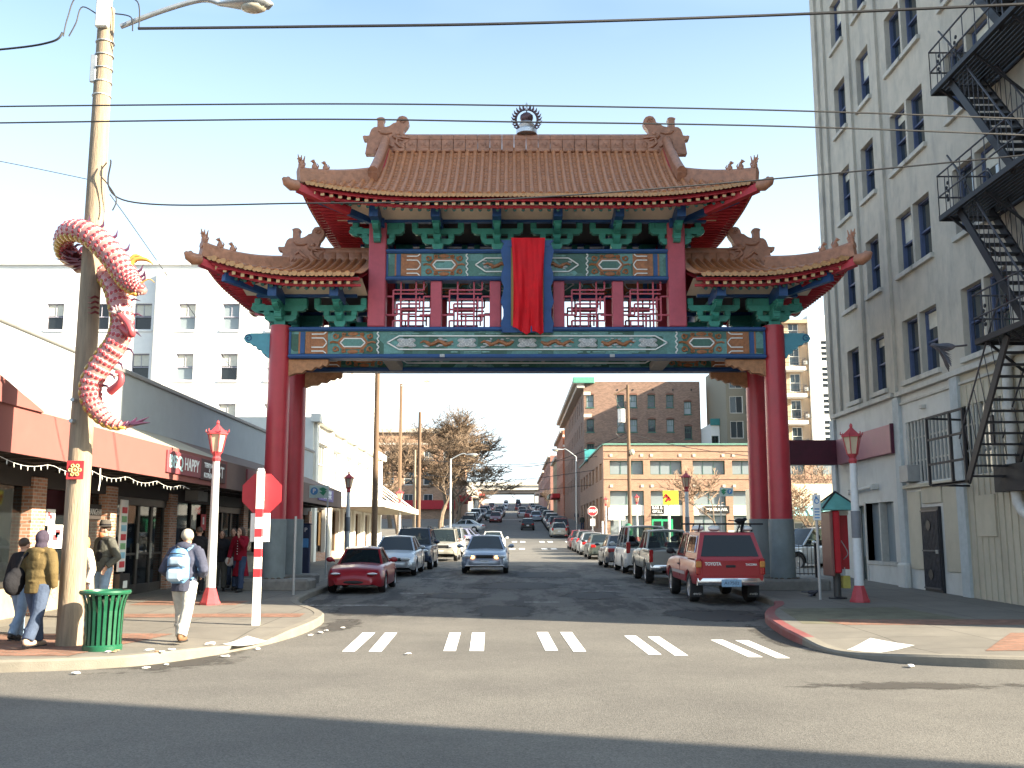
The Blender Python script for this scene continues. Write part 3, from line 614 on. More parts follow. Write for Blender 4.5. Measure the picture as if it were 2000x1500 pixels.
# ---- bracket sets
def bracket_mesh():
    mb = MB(); ax = lambda z0, z1, w: None
    def arm(w, z0, z1, y0, y1):
        c = .07; pol = [(-w, z1), (w, z1), (w, z0 + c), (w - .05, z0 + c), (w - .06, z0 + .03), (w - .13, z0), (-w + .13, z0), (-w + .06, z0 + .03), (-w + .05, z0 + c), (-w, z0 + c)]
        mb.prism(pol, y0, y1)
    mb.prism([(-.11, 0), (.11, 0), (.16, .1), (.16, .19), (-.16, .19), (-.16, .1)], -.16, .16)
    arm(.46, .17, .34, -.1, .1)
    for x in (-.4, 0, .4): mb.cb(x - .09, x + .09, -.11, .11, .34, .5, .02)
    arm(.76, .48, .65, -.1, .1)
    for x in (-.68, .68): mb.cb(x - .09, x + .09, -.11, .11, .65, .86, .02)
    mb.cb(-.1, .1, -.11, .11, .65, .86, .02)
    # forward arms (toward -Y) with stepped noses
    for y, z0, z1 in ((-.36, .17, .34), (-.66, .4, .6), (-.86, .44, .62)):
        c = .08; pol = [(.1, z1), (y, z1), (y - .02, z1 - .06), (y + .01, z0 + c), (y + .08, z0 + .03), (y + .16, z0), (.1, z0)]
        vs_ = [(x, a, b_) for x in (-.085, .085) for a, b_ in pol]; n = len(pol)
        mb.add(vs_, [tuple(range(n))[::-1], tuple(range(n, 2 * n))] + [(i, (i + 1) % n, (i + 1) % n + n, i + n) for i in range(n)])
        mb.cb(-.12, .12, y + .02, y + .2, z1 - .02, z1 + .1, .02)
    mb.cb(-.11, .11, .1, .7, .65, .86, .01)
    return mb.mesh('bracket_set', TEAL)
BRK = bracket_mesh()
NOSE = MB().prism([(-.125, 0), (.125, 0), (.125, .4), (-.125, .4)], -1.22, .1).mesh('bracket_nose', BLUE)
def put_bracket(x, y, z, face):
    b_ = link('bracket_set', BRK, gate, Vector((x, y, z)) - Vector(gate.location), (0, 0, 0 if face < 0 else math.pi))
    link('nose', NOSE, b_, (0, 0, .66))
UPX = [-4.385, -2.63, -.877, .877, 2.63, 4.385]
for Y, f in ((YF, -1), (YR, 1)):
    for x in UPX: put_bracket(GX + x, Y + f * .02, 10.1, f)
    for sx in (-1, 1):
        for x in (7.19, 5.45): put_bracket(GX + sx * x, Y + f * .02, 7.78, f)
# side facing brackets at the corners
for sx in (-1, 1):
    for x, z in ((4.385, 10.1), (7.19, 7.78)):
        for Y in (YF, YR):
            o = link('bracket_set', BRK, gate, Vector((GX + sx * x, Y, z)) - Vector(gate.location), (0, 0, sx * R(90)))
# ---- roofs
def roof(name, hx0, hx1, open_inner, zE, zR, Dy, ridge_h, sg, lift, nose_z, ridge_x):
    """hx0: inner end (None when the roof is symmetric), hx1: outer eave half length; local x measured from the gate axis"""
    sym = hx0 is None
    def prof(s): return zE + (zR - zE) * (.7 * s + .3 * s * s)
    def xlim(s):
        return hx1 + (ridge_x - hx1) * min(1, s / sg)
    def front(x, s, f=-1):
        a = abs(x); st = hx1 * .42 if sym else (ridge_x - .9)
        k = max(0, (a - st) / (hx1 - st)); z = prof(s) + lift * k * k * max(0, 1 - s / .9)
        yy = Dy * (1 - s) + .18 * k * k * (1 - s)
        return Vector((GX + x, GY + f * yy, z))
    def sidep(sgn, v, s):
        # side slope: v in [-1,1] across depth, s up from the side eave to the gable line
        yy = (Dy + .18) * (1 - s * 1.0) * v; x = hx1 + (ridge_x - hx1) * (s / sg); a = abs(v)
        k = max(0, (a - .3) / .7)
        z = prof(s) + lift * (k * k * .6 + .4) * max(0, 1 - s / .9)
        return Vector((GX + sgn * (x + .0), GY + yy, z))
    sides = (-1, 1)
    parts = []
    # sheet of pan tiles, with stepped courses, both slopes
    NS = 16
    for f in (-1, 1):
        for seg in ([(-1, 1)] if sym else [(-1, 0), (0, 1)]):
            mb = MB()
            def fn(u, v):
                c = int(v * NS * 2 + .001); s = (c // 2 + (c % 2)) / NS; s = min(1, s)
                if sym: x = -xlim(s) + 2 * xlim(s) * u
                else:
                    lo, hi = (-xlim(s), -hx0) if seg[0] < 0 else (hx0, xlim(s)); x = lo + (hi - lo) * u
                p = front(x, s, f); p.z += (.03 if c % 2 == 0 else -.01); return p
            mb.grid(fn, 40 if sym else 18, NS * 2, f > 0); parts.append(mb.build('roof_tiles', TILE, gate))
    # under-sheet so the eave reads solid
    for f in (-1, 1):
        for sd in ([0] if sym else [-1, 1]):
            def fn(u, v):
                s = v
                if sym: x = -xlim(s) + 2 * xlim(s) * u
                else: x = (hx0 + (xlim(s) - hx0) * u) * sd
                p = front(x, s, f); p.z -= .12; return p
            MB().grid(fn, 24, 6, True).build('roof_boards', RED2, gate)
    # side hips
    for sgn in sides:
        mb = MB()
        def fn(u, v): p = sidep(sgn, -1 + 2 * u, v * sg); p.z += .01; return p
        mb.grid(fn, 16, 6); mb.build('hip_tiles', TILE, gate)
        mb = MB()
        def fn(u, v): p = sidep(sgn, -1 + 2 * u, v * sg); p.z -= .12; return p
        mb.grid(fn, 16, 6).build('hip_boards', RED2, gate)
    pitch = .243
    # cover tile ribs + drip tiles + rafters
    def rib(path):
        mb = MB(); n = 5; base = 0
        for i, p in enumerate(path):
            d = (path[min(i + 1, len(path) - 1)] - path[max(i - 1, 0)]).normalized(); a = d.cross(Vector((0, 0, 1))).normalized(); u = a.cross(d)
            for k in range(n):
                t = math.pi * k / (n - 1); mb.v.append(tuple(p + a * math.cos(t) * .072 + u * math.sin(t) * .085))
        for i in range(len(path) - 1):
            for k in range(n - 1): mb.f.append((i * n + k, i * n + k + 1, (i + 1) * n + k + 1, (i + 1) * n + k)); mb.m.append(0)
        c = path[0]; mb.f.append(tuple(range(n))); mb.m.append(0)
        return mb
    nrib = int(hx1 / pitch)
    for f in (-1, 1):
        allr = MB()
        xs = [k * pitch + pitch / 2 for k in range(nrib)]
        for x0 in xs:
            for sg_ in sides:
                if not sym and x0 < hx0 + .08: continue
                x = sg_ * x0; top = 1.0 if x0 < ridge_x - .05 else sg * (hx1 - x0) / (hx1 - ridge_x)
                if top < .06: continue
                path = [front(x, top * i / 7, f) + Vector((0, 0, .02)) for i in range(8)]
                path[0] = path[0] + (path[0] - path[1]).normalized() * .04
                r = rib(path)
                if f < 0:
                    o = r.build('tile_rib', TILE, gate, 60)
                    p0 = path[0]; MB().cyl(p0 + Vector((0, -.012, 0)), p0 + Vector((0, .01, 0)), .082, n=10).build('tile_end', TILEY, o)
                else: allr.add(r.v, r.f)
                # rafters
                e = front(x, 0, f); e2 = front(x, .34, f); dn = Vector((0, 0, -.2)); inn = Vector((0, -f * .16, 0))
                if f < 0 or True:
                    ra = MB(); a = e + dn + inn; b_ = e2 + dn; ra._bar(a, b_, .1, .1); ra.mi = 1; ra._bar(a + Vector((0, f * .012, 0)), a + Vector((0, -f * .01, 0)), .1, .1)
                    a2 = e + Vector((0, -f * .42, -.3)); b3 = front(x, .42, f) + Vector((0, 0, -.36)); ra.mi = 0; ra.tube([a2, b3], .05, 7); ra.mi = 2; ra.tube([a2 + Vector((0, f * .015, 0)), a2 + Vector((0, -f * .008, 0))], .053, 8)
                    if f < 0: ra.build('rafter', [RED2, YEL, TEALD], gate)
                    else: allr.mi = 1; allr.add(ra.v, ra.f); allr.mi = 0
        if f > 0: tag(allr.build('rear_tile_ribs', [TILE, RED2], gate, 60), kind='stuff')
        # drip tiles (scalloped lip) between ribs
        if f < 0:
            for k in range(-nrib, nrib + 1):
                x = k * pitch
                if abs(x) > hx1 - .1 or (not sym and abs(x) < hx0 + .02): continue
                p = front(x, 0, f); mb = MB()
                pol = [(-.085, .0), (.085, .0), (.075, -.06), (.03, -.105), (0, -.115), (-.03, -.105), (-.075, -.06)]
                mb.prism(pol, -.03, -.005, Matrix.Translation(p + Vector((0, 0, .035)))); mb.build('drip_tile', TILEY, gate)
        # eave boards
        for sd in ([0] if sym else [-1, 1]):
            for (dy, dz, hgt, mat, nm) in ((.1, -.115, .085, RED2, 'eave_board'), (.36, -.235, .07, RED2, 'lower_eave_board')):
                mb = MB(); N = 30
                xs_ = [-hx1 + .1 + (2 * hx1 - .2) * i / N for i in range(N + 1)] if sym else [sd * (hx0 + (hx1 - .1 - hx0) * i / N) for i in range(N + 1)]
                for a, b_ in zip(xs_, xs_[1:]):
                    pa = front(a, 0, f) + Vector((0, -f * dy, dz)); pb = front(b_, 0, f) + Vector((0, -f * dy, dz)); mb._bar(pa, pb, .05, hgt)
                mb.build(nm, mat, gate)
    # side ribs and rafters
    for sgn in sides:
        nv = int(Dy / pitch)
        for k in range(-nv, nv + 1):
            v = k * pitch / (Dy + .18); top = min(sg, (1 - abs(v)) * .98 * sg + .02)
            path = [sidep(sgn, v, top * i / 4) + Vector((0, 0, .03)) for i in range(5)]
            rib(path).build('tile_rib', TILE, gate, 60)
            e = path[0]; din = Vector((-sgn, 0, 0)); lng = .5 + 1.1 * (1 - abs(v))
            ra = MB(); a = e + din * .1 + Vector((0, 0, -.2)); ra._bar(a, a + din * lng + Vector((0, 0, .12 * lng)), .09, .1); ra.mi = 1; ra._bar(a - din * .012, a + din * .005, .09, .1)
            a = e + din * .4 + Vector((0, 0, -.32)); ra.mi = 2; ra.tube([a, a + din * lng * .9], .045, 6)
            ra.build('side_rafter', [RED2, YEL, RED2], gate)
        mb = MB(); N = 14
        for i in range(N):
            pa = sidep(sgn, -1 + 2 * i / N, 0) + Vector((-sgn * .08, 0, -.12)); pb = sidep(sgn, -1 + 2 * (i + 1) / N, 0) + Vector((-sgn * .08, 0, -.12)); mb._bar(pa, pb, .05, .1)
        mb.build('side_eave_board', RED2, gate)
        # hip ridges with nose and figures
        for f in (-1, 1):
            pts = []
            for i in range(11):
                t = i / 10; s = sg * (1 - t); x = ridge_x + (hx1 - ridge_x) * t
                p = front(sgn * x, s, f); pts.append(p + Vector((0, 0, .1)))
            for i in range(10):
                mb = MB(); hgt = .34; a, b_ = pts[i], pts[i + 1]
                mb._bar(a + Vector((0, 0, .02)), b_ + Vector((0, 0, .02)), .2, hgt)
                d = (b_ - a); g = a + d * .02; mb.tube([a + Vector((0, 0, hgt * .55)), b_ + Vector((0, 0, hgt * .55))], .11, 8)
                mb.build('hip_ridge_block', RIDGE, gate)
            tip = pts[-1]; d = (pts[-1] - pts[-2]).normalized(); mb = MB(); dd = Vector((d.x, d.y, 0)).normalized()
            mb.tube([tip + Vector((0, 0, -.25)), tip + dd * .18 + Vector((0, 0, -.27)), tip + dd * .36 + Vector((0, 0, -.2)), tip + dd * .46 + Vector((0, 0, -.12))], [.15, .17, .13, .04], 9)
            mb.ell(tip + dd * .3 + Vector((0, 0, -.12)), (.07, .07, .07), 7, 5); mb.build('corner_head', RIDGE, gate, 50)
            cr_ = MB(); cr_._bar(tip + Vector((0, 0, -.3)) - dd * 1.6 + Vector((0, 0, -.35)), tip + Vector((0, 0, -.32)), .22, .2); cr_.build('corner_rafter', RED2, gate)
            # three seated figures
            for j, (t, kind) in enumerate(((.97, 0), (.80, 1), (.66, 2))):
                i = min(9, int(t * 10)); p = pts[i] + (pts[i + 1] - pts[i]) * (t * 10 - i) + Vector((0, 0, .27)); mb = MB(); h = (.3, .27, .24)[kind]
                mb.tube([p, p + Vector((0, 0, h * .35)), p + Vector((0, 0, h * .62)), p + Vector((0, 0, h * .8))], [.085, .08, .05, .035], 7)
                o_ = dd * .05; mb.ell(p + o_ + Vector((0, 0, h * .86)), (.055, .055, .05), 7, 5); mb.tube([p + o_ + Vector((0, 0, h * .84)), p + o_ * 2.6 + Vector((0, 0, h * .8))], [.035, .015], 5)
                mb.tube([p + o_ * .8, p + o_ * 1.3 + Vector((0, 0, h * .4))], .025, 5)
                if kind == 0:
                    for q in (-.07, 0, .07): mb.tube([p + dd * q * .8 + Vector((0, 0, h * .5)), p + dd * q * 1.5 + Vector((0, 0, h * 1.25))], [.04, .012], 5)
                else: mb.tube([p + o_ + Vector((0, 0, h * .88)), p + o_ * .4 + Vector((0, 0, h * 1.12))], [.025, .008], 4)
                mb.tube([p - dd * .07, p - dd * .12 + Vector((0, 0, h * .5)), p - dd * .07 + Vector((0, 0, h * .75))], [.03, .022, .008], 5)
                mb.build('ridge_figure', RIDGE, gate, 50)
    return front, prof
fU, pU = roof('upper', None, 6.35, False, 11.14, 13.68, 3.12, .4, .40, .34, 0, 4.45)
fL, pL = roof('lower', 4.66, 9.0, True, 8.92, 10.12, 2.95, .4, .55, .5, 0, 7.0)
# main ridge, course by course
n = 22; rl = 8.3
for k in range(n):
    x0 = GX - rl / 2 + rl * k / n
    mb = MB(); mb.cb(x0 + .006, x0 + rl / n - .006, GY - .13, GY + .13, 13.6, 14.02, .012); mb.tube([(x0 + .004, GY, 14.05), (x0 + rl / n - .004, GY, 14.05)], .15, 8)
    mb.cb(x0 + .006, x0 + rl / n - .006, GY - .2, GY + .2, 13.56, 13.68, .02)
    for q in (-1, 1): mb.tube([(x0 + rl / n * (.25 + .5 * t / 6), GY + q * .135, 13.83 + .05 * math.sin(t * 1.6 + k)) for t in range(7)], .022, 4)
    mb.build('ridge_block', RIDGE, gate, 45)
for sx in (-1, 1):
    # vertical (gable) ridges down both slopes
    for f in (-1, 1):
        pts = [fU(sx * (4.38 + .12 * (1 - s)), s, f) + Vector((0, 0, .12)) for s in [1 - .66 * i / 7 for i in range(8)]]
        for a, b_ in zip(pts, pts[1:]):
            mb = MB(); mb._bar(a, b_, .26, .34); mb.tube([a + Vector((0, f * .08, .2)), b_ + Vector((0, f * .08, .2))], .14, 8); mb.build('gable_ridge_block', RIDGE, gate, 50)
    # gable triangle
    pol = [(-1.9, 12.0), (1.9, 12.0), (.15, 13.7), (-.15, 13.7)]
    T = Matrix.Translation((GX + sx * 4.3, GY, 0)) @ Euler((0, 0, R(90))).to_matrix().to_4x4()
    MB().prism(pol, -.05, .05, T).build('gable_board', RED2, gate)
    # lower ridges
    for k in range(6):
        a = 4.66 + (7.0 - 4.66) * k / 6; b_ = 4.66 + (7.0 - 4.66) * (k + 1) / 6; x0, x1 = sorted((GX + sx * a, GX + sx * b_))
        mb = MB(); mb.cb(x0 + .005, x1 - .005, GY - .12, GY + .12, 10.0, 10.38, .012); mb.tube([(x0, GY, 10.4), (x1, GY, 10.4)], .13, 8); mb.build('ridge_block', RIDGE, gate, 45)
        zb = 9.2
    # front ridge of the lower roof that shows along the eave (rises with the hip)
# ridge dragons: big fish-tailed heads biting the ridge
DR = [(560, 1290), (590, 1000), (450, 900), (440, 820), (490, 775), (540, 810), (600, 800), (620, 720), (590, 600), (500, 480), (465, 400), (480, 300), (540, 220), (640, 185), (740, 210), (800, 290), (820, 380), (900, 400), (960, 450), (1020, 490), (1100, 510), (1170, 500), (1170, 330), (1140, 260), (1190, 230), (1250, 225), (1310, 235), (1365, 265), (1340, 330), (1340, 510), (1430, 520), (1500, 580), (1540, 680), (1560, 760), (1640, 770), (1690, 760), (1740, 780), (1720, 870), (1600, 890), (1660, 1290)]
def ridge_dragon(cx, z0, s, sx, Y, name='ridge_dragon'):
    k = .0161 / 14.29 * s
    T = Matrix.Translation((cx, Y, z0)) @ Matrix.Diagonal((sx, 1, 1, 1))
    pol = [((x - 1050) * k, (1290 - z) * k) for x, z in DR]
    mb = MB().prism(pol, -.14, .14, T); g = mb.build(name, RIDGE, gate)
    mb = MB(); q = lambda x, z, y=-.15: T @ Vector(((x - 1050) * k, y, (1290 - z) * k))
    for y in (-.15, .15):
        mb.tube([q(560, 1150, y), q(700, 1080, y), (q(800, 980, y)), q(780, 850, y), q(620, 900, y)], [.03, .06, .07, .06, .03], 6)
        mb.tube([q(450, 840, y), q(650, 810, y), q(850, 820, y), q(900, 760, y)], [.04, .06, .07, .05], 6)
        mb.tube([q(930, 680, y), q(1080, 710, y), q(1220, 690, y), q(1300, 620, y)], [.03, .04, .045, .03], 6); mb.ell(q(760, 720, y), (.07, .05, .07), 8, 6)
        mb.tube([q(900, 1100, y), q(1050, 1000, y), q(1150, 900, y), q(1260, 980, y)], [.04, .06, .06, .04], 6)
        mb.tube([q(640, 300, y), q(700, 350, y), q(640, 400, y), q(570, 350, y), q(620, 270, y), q(720, 280, y)], .03, 5)
        for j in range(4): mb.tube([q(1000 + 90 * j, 1180, y), q(1040 + 90 * j, 1110, y), q(1090 + 90 * j, 1190, y)], .028, 5)
    tag(mb.build('carving', RIDGE, g, 60), kind='stuff')
for sx in (-1, 1): ridge_dragon(GX + sx * 4.32, 13.52, 1.0, sx, GY)
DR2 = [(x, z) for x, z in DR]
for sx in (-1, 1): ridge_dragon(GX + sx * 6.85, 9.95, .98, sx, GY)
# finial: flaming ring round a dark pearl on a silver lotus
SIL = M('finial_silver', (.55, .56, .58), .35, metal=.8, bump=.5, bscale=30); DKB = M('finial_dark_bronze', (.1, .055, .06), .35, metal=.5)
fc = (GX + .02, GY, 14.62)
fin = MB().lathe([(.0, -.42), (.33, -.42), (.33, -.3), (.24, -.22), (.27, -.14), (.2, -.02), (.08, .04), (0, .05)], 14, (fc[0], fc[1], fc[2])).build('finial_base', SIL, gate, 40)
MB().lathe([(0, -.16), (.15, -.1), (.21, .04), (.2, .14), (.12, .21), (.03, .25), (.01, .31), (0, .32)], 16, (fc[0], fc[1], fc[2] + .06)).build('finial_pearl', DKB, gate, 50)
mb = MB(); mb.tube([(fc[0] + .34 * math.sin(2 * math.pi * k / 28), fc[1], fc[2] + .07 + .34 * math.cos(2 * math.pi * k / 28)) for k in range(29)], .035, 7); mb.build('finial_ring', DKB, gate, 50)
for k in range(19):
    a = -2.3 + 4.6 * k / 18
    if abs(a) < .14: continue
    r0, r1 = .36, .49; ca, sa = math.cos(a), math.sin(a); up = .03
    MB().tube([(fc[0] + r0 * sa, fc[1], fc[2] + .07 + r0 * ca), (fc[0] + (r0 + .06) * math.sin(a * 1.02), fc[1], fc[2] + .07 + (r0 + .06) * math.cos(a * 1.02)), (fc[0] + r1 * math.sin(a * .93), fc[1], fc[2] + .07 + r1 * math.cos(a * .93) + up)], [.045, .038, .006], 5).build('finial_flame', DKB, gate)
MB().lathe([(.045, .38), (.05, .45), (.02, .5), (.05, .54), (.03, .6), (0, .66)], 8, fc).build('finial_tip', SIL, gate, 40)
# ---- soffits, purlins and ceilings
for f, Y in ((-1, YF), (1, YR)):
    for (x0, x1, zt) in ((-5.6, 5.6, 10.98), (4.66, 8.2, 8.72), (-8.2, -4.66, 8.72)):
        y0, y1 = sorted((Y + f * .1, Y + f * 1.22)); 
        n = 6 if x0 == -5.6 else 2
        def fn(u, v, x0=x0, x1=x1, zt=zt, Y=Y, f=f): return (GX + x0 + (x1 - x0) * u, Y + f * (.1 + 1.15 * v), zt + .22 * v)
        MB().grid(fn, n, 1).build('soffit_panel', CREAM, gate)
        y0, y1 = sorted((Y + f * .02, Y + f * .2)); MB().cb(GX + x0 + .3, GX + x1 - .3, y0, y1, zt - .06, zt + .1, .02).build('purlin', BLUE, gate)
        y0, y1 = sorted((Y + f * 1.16, Y + f * 1.3)); MB().cb(GX + x0 + .1, GX + x1 - .1, y0, y1, zt + .14, zt + .3, .03).build('eave_purlin', TEALD, gate)
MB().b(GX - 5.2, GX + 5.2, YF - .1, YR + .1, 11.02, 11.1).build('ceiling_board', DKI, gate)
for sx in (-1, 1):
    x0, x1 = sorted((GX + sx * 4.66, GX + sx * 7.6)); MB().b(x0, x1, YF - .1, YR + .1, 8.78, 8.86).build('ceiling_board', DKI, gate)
    # blue hip boards and side soffits
    for hx, zt, ex in ((4.385, 10.98, 6.0), (7.19, 8.72, 8.55)):
        def fn(u, v, hx=hx, zt=zt, ex=ex, sx=sx): return (GX + sx * (hx + .1 + (ex - hx - .35) * v), GY + (-1.4 - 1.2 * v) + (2.8 + 2.4 * v) * u, zt + .2 * v)
        MB().grid(fn, 4, 2).build('side_soffit', CREAM, gate)
        MB().cb(GX + sx * hx - .1, GX + sx * hx + .1, YF, YR, zt - .06, zt + .1, .02).build('side_purlin', BLUE, gate)
        for f in (-1, 1):
            Yc = YF if f < 0 else YR; mb = MB(); mb._bar((GX + sx * (hx), Yc, zt + .0), (GX + sx * (ex - .1), Yc + f * 1.6, zt + .2), .16, .3); mb.build('hip_beam', BLUE, gate)
# dark crawl space under the tiles: roof truss beams
for x in (-4.3, -2.6, -.9, .9, 2.6, 4.3): MB().cb(GX + x - .12, GX + x + .12, YF - .4, YR + .4, 10.72, 10.98, .01).build('roof_tie', BLUE, gate)
# lower roof front ridge skirt (the ridge seen along the eave)
# ---- red cloth hung over the plaque
CLOTH = M('red_cloth', (.6, .005, .014), .75, var=.12, scale=3)
mb = MB(); T0 = Matrix.Translation((GX, YF - .34, 7.62)) @ Euler((R(9), 0, 0)).to_matrix().to_4x4()
def clf(u, v):
    x = -.46 + .97 * u; wob = .05 * math.sin(u * 12 + 2.2 * math.sin(v * 2.4 + u * 3)) + .03 * math.sin(u * 21 + v * 4.5) * (.3 + v) + .012 * math.sin(u * 37 - v * 6); ww = 1 - .16 * math.sin(v * math.pi) * .5 - .09 * v
    z = 2.66 - (2.78 - .1 * abs(math.sin(u * 7)) - (.22 * (.25 - u) / .25 if u < .25 else 0)) * v
    return T0 @ Vector((x * ww, -.17 - wob * (.4 + .6 * v) - .12 * math.sin(v * 3.1) * (.5 + .5 * math.sin(u * 9)), z))
mb.grid(clf, 60, 36)
def clb(u, v): p = Vector(clf(u, v)); p.y += .02; return p
mb.grid(clb, 60, 36, True)
cl = mb.build('draped_cloth', CLOTH, None, 60); tag(cl, 'bright red cloth draped over the central plaque of the gate', 'cloth')
# ================================================================ facade tools
def frameW(o, facing):
    "matrix from (u along wall, d into wall, z) to world"
    ax = {'-X': ((0, -1, 0), (1, 0, 0)), '+X': ((0, 1, 0), (-1, 0, 0)), '-Y': ((1, 0, 0), (0, 1, 0)), '+Y': ((-1, 0, 0), (0, -1, 0))}[facing]
    return Matrix(((ax[0][0], ax[1][0], 0, o[0]), (ax[0][1], ax[1][1], 0, o[1]), (0, 0, 1, o[2]), (0, 0, 0, 1)))
def facade(mb, F, u0, u1, z0, z1, ops, depth=.25):
    us = sorted(set([u0, u1] + [o[0] for o in ops] + [o[1] for o in ops])); zs = sorted(set([z0, z1] + [o[2] for o in ops] + [o[3] for o in ops]))
    us = [u for u in us if u0 <= u <= u1]; zs = [z for z in zs if z0 <= z <= z1]
    q = lambda *p: mb.q(*[F @ Vector(a) for a in p])
    for a, b_ in zip(us, us[1:]):
        for c, d in zip(zs, zs[1:]):
            m_, n_ = (a + b_) / 2, (c + d) / 2
            if any(o[0] < m_ < o[1] and o[2] < n_ < o[3] for o in ops): continue
            q((a, 0, c), (b_, 0, c), (b_, 0, d), (a, 0, d))
    for (a, b_, c, d) in [o[:4] for o in ops]:
        q((a, 0, c), (a, depth, c), (a, depth, d), (a, 0, d))[0:0] if False else q((a, 0, c), (a, 0, d), (a, depth, d), (a, depth, c))
        q((b_, 0, c), (b_, depth, c), (b_, depth, d), (b_, 0, d)); q((a, 0, c), (a, depth, c), (b_, depth, c), (b_, 0, c)); q((a, 0, d), (b_, 0, d), (b_, depth, d), (a, depth, d))
    return mb
def bx(F, name, mat, parent, u0, u1, d0, d1, z0, z1, c=.008): return MB().cb(u0, u1, d0, d1, z0, z1, c, F).build(name, mat, parent)
GL = glassmat('window_glass', (.03, .045, .055)); GLD = glassmat('dark_window_glass', (.012, .015, .018)); GLR = glassmat('tall_window_glass', (.02, .03, .035), rough=.02, spec=1.0, ior=2.1); GLP = glassmat('pale_window_glass', (.22, .26, .28), rough=.08)
def sash(F, parent, op, fm, depth=.25, sill=None, sm=None, glass=None, bars=0, fw=.07, meet=True):
    a, b_, c, d = op[:4]; g = glass or GL; mb = MB(); y = depth - .14
    mb.cb(a, a + fw, y, depth, c, d, .006, F); mb.cb(b_ - fw, b_, y, depth, c, d, .006, F); mb.cb(a + fw, b_ - fw, y, depth, d - fw, d, .006, F); mb.cb(a + fw, b_ - fw, y, depth, c, c + fw, .006, F)
    m_ = c + (d - c) * .5
    if meet: mb.cb(a + fw, b_ - fw, y + .02, depth, m_ - .03, m_ + .03, .006, F)
    for k in range(bars):
        u = a + fw + (b_ - a - 2 * fw) * (k + 1) / (bars + 1); mb.cb(u - .015, u + .015, y + .04, depth, m_ if meet else c, d - fw, .004, F)
    w = mb.build('window', fm, parent)
    if meet:
        bx(F, 'pane', g, w, a + fw, b_ - fw, depth - .05, depth - .03, m_, d - fw, .001); bx(F, 'pane', g, w, a + fw, b_ - fw, depth - .03, depth - .01, c + fw, m_, .001)
    else: bx(F, 'pane', g, w, a + fw, b_ - fw, depth - .04, depth - .02, c + fw, d - fw, .001)
    if sill: bx(F, 'sill', sm or fm, w, a - .1, b_ + .1, -sill, depth, c - .14, c - .002)
    return w
# ================================================================ grey corner block with the fire escape (right)
RW = M('grey_stucco', (.45, .42, .36), .9, var=.09, scale=2.2, bump=.35, bscale=70, dirt=.75, dcol=(.2, .205, .205))
RWW = M('white_painted_wall', (.55, .55, .52), .85, var=.06, scale=2, bump=.25, bscale=60, dirt=.5, dcol=(.3, .29, .26))
RBE = M('beige_panel_wall', (.46, .42, .33), .8, var=.08, scale=2, bump=.15, bscale=40, dirt=.4, dcol=(.22, .2, .15))
SILL = M('sill_stone', (.46, .45, .41), .85, var=.1, dirt=.4); BLUEF = M('blue_window_frame', (.06, .085, .17), .6, var=.15)
IRON = M('black_iron', (.018, .018, .022), .55, var=.3, scale=12); IRONW = M('worn_iron', (.05, .05, .06), .5, var=.4, scale=9)
XR = 11.4; gz = sw(XR, 28)
rb = thing('corner_hotel', 'grey stucco six-storey block with blue-framed windows and black fire escape', 'building', (XR, 26, gz))
F = frameW((XR, 35.3, 0), '-X'); U = lambda Y: 35.3 - Y
rows = [6.2, 9.35, 12.5, 15.65, 18.8, 21.95]; cols = [32.75, 30.5, 27.95, 26.7, 24.1, 22.85, 20.2, 18.95]
ops = [(U(c) - .56, U(c) + .56, r, r + 1.75) for r in rows for c in cols]
ops_g = [(U(28.7), U(23.0), 3.25, 5.0), (U(32.3), U(29.95), 1.0, 2.8), (U(33.35), U(32.45), .2, 2.75)]
mb = MB(); facade(mb, F, 0, 18.2, 5.9, 25.4, ops, .3); mb.build('wall', RW, rb)
mb = MB(); facade(mb, F, 0, U(25.2), -.2, 5.9, [ops_g[0][:1] + (U(25.2),) + ops_g[0][2:], ops_g[1], ops_g[2]], .3); mb.build('wall', RWW, rb)
mb = MB(); facade(mb, F, U(25.2), 18.2, -.2, 5.9, [(U(25.2), U(23.0), 3.25, 5.0)], .3); mb.build('wall', RBE, rb)
MB().b(XR + .31, XR + 45, 17.1, 35.29, -.5, 25.3).build('core', M('dim_interior', (.05, .05, .05), .9), rb)
mb = MB(); mb.b(XR, XR + 45, 35.28, 35.4, -.5, 25.4); mb.b(XR, XR + 45, 17.0, 17.1, -.5, 25.4); mb.build('wall', RW, rb)
MB().cb(XR - .35, XR + 45, 16.8, 35.7, 25.35, 25.9, .08).build('cornice', SILL, rb)
for i, o in enumerate(ops):
    dark = i // 8 == 0
    w_ = sash(F, rb, o, BLUEF, .3, .1, SILL, GLR, 0, .065)
    if random.random() < .35: bx(F, 'blind', M('blind_cream', (.6, .58, .5), .8, var=.1), w_, o[0] + .07, o[1] - .07, .235, .245, o[3] - random.choice((.3, .5, .8)), o[3] - .07, .001)
# pilasters and ledges
for Y, w in ((35.05, .22), (31.65, .16), (29.25, .16), (34.1, .08)): bx(F, 'pilaster', RW, rb, U(Y) - w, U(Y) + w, -.09, .05, 5.95, 25.3)
bx(F, 'ledge', SILL, rb, .3, U(29.3), -.16, .05, 5.84, 5.98); bx(F, 'ledge', SILL, rb, U(29.0), 18.2, -.16, .05, 5.80, 5.94); bx(F, 'ledge', SILL, rb, U(29.0), 18.2, -.06, .05, 5.55, 5.62)
for Y in (35.05, 29.15, 25.25): bx(F, 'pilaster', M('pale_blue_wall_paint', (.42, .46, .47), .85, var=.1, dirt=.4), rb, U(Y) - .22, U(Y) + .22, -.1, .04, -.2, 5.8)
bx(F, 'pilaster_foot', RWW, rb, U(29.15) - .3, U(29.15) + .3, -.2, .0, -.2, 1.0, .05)
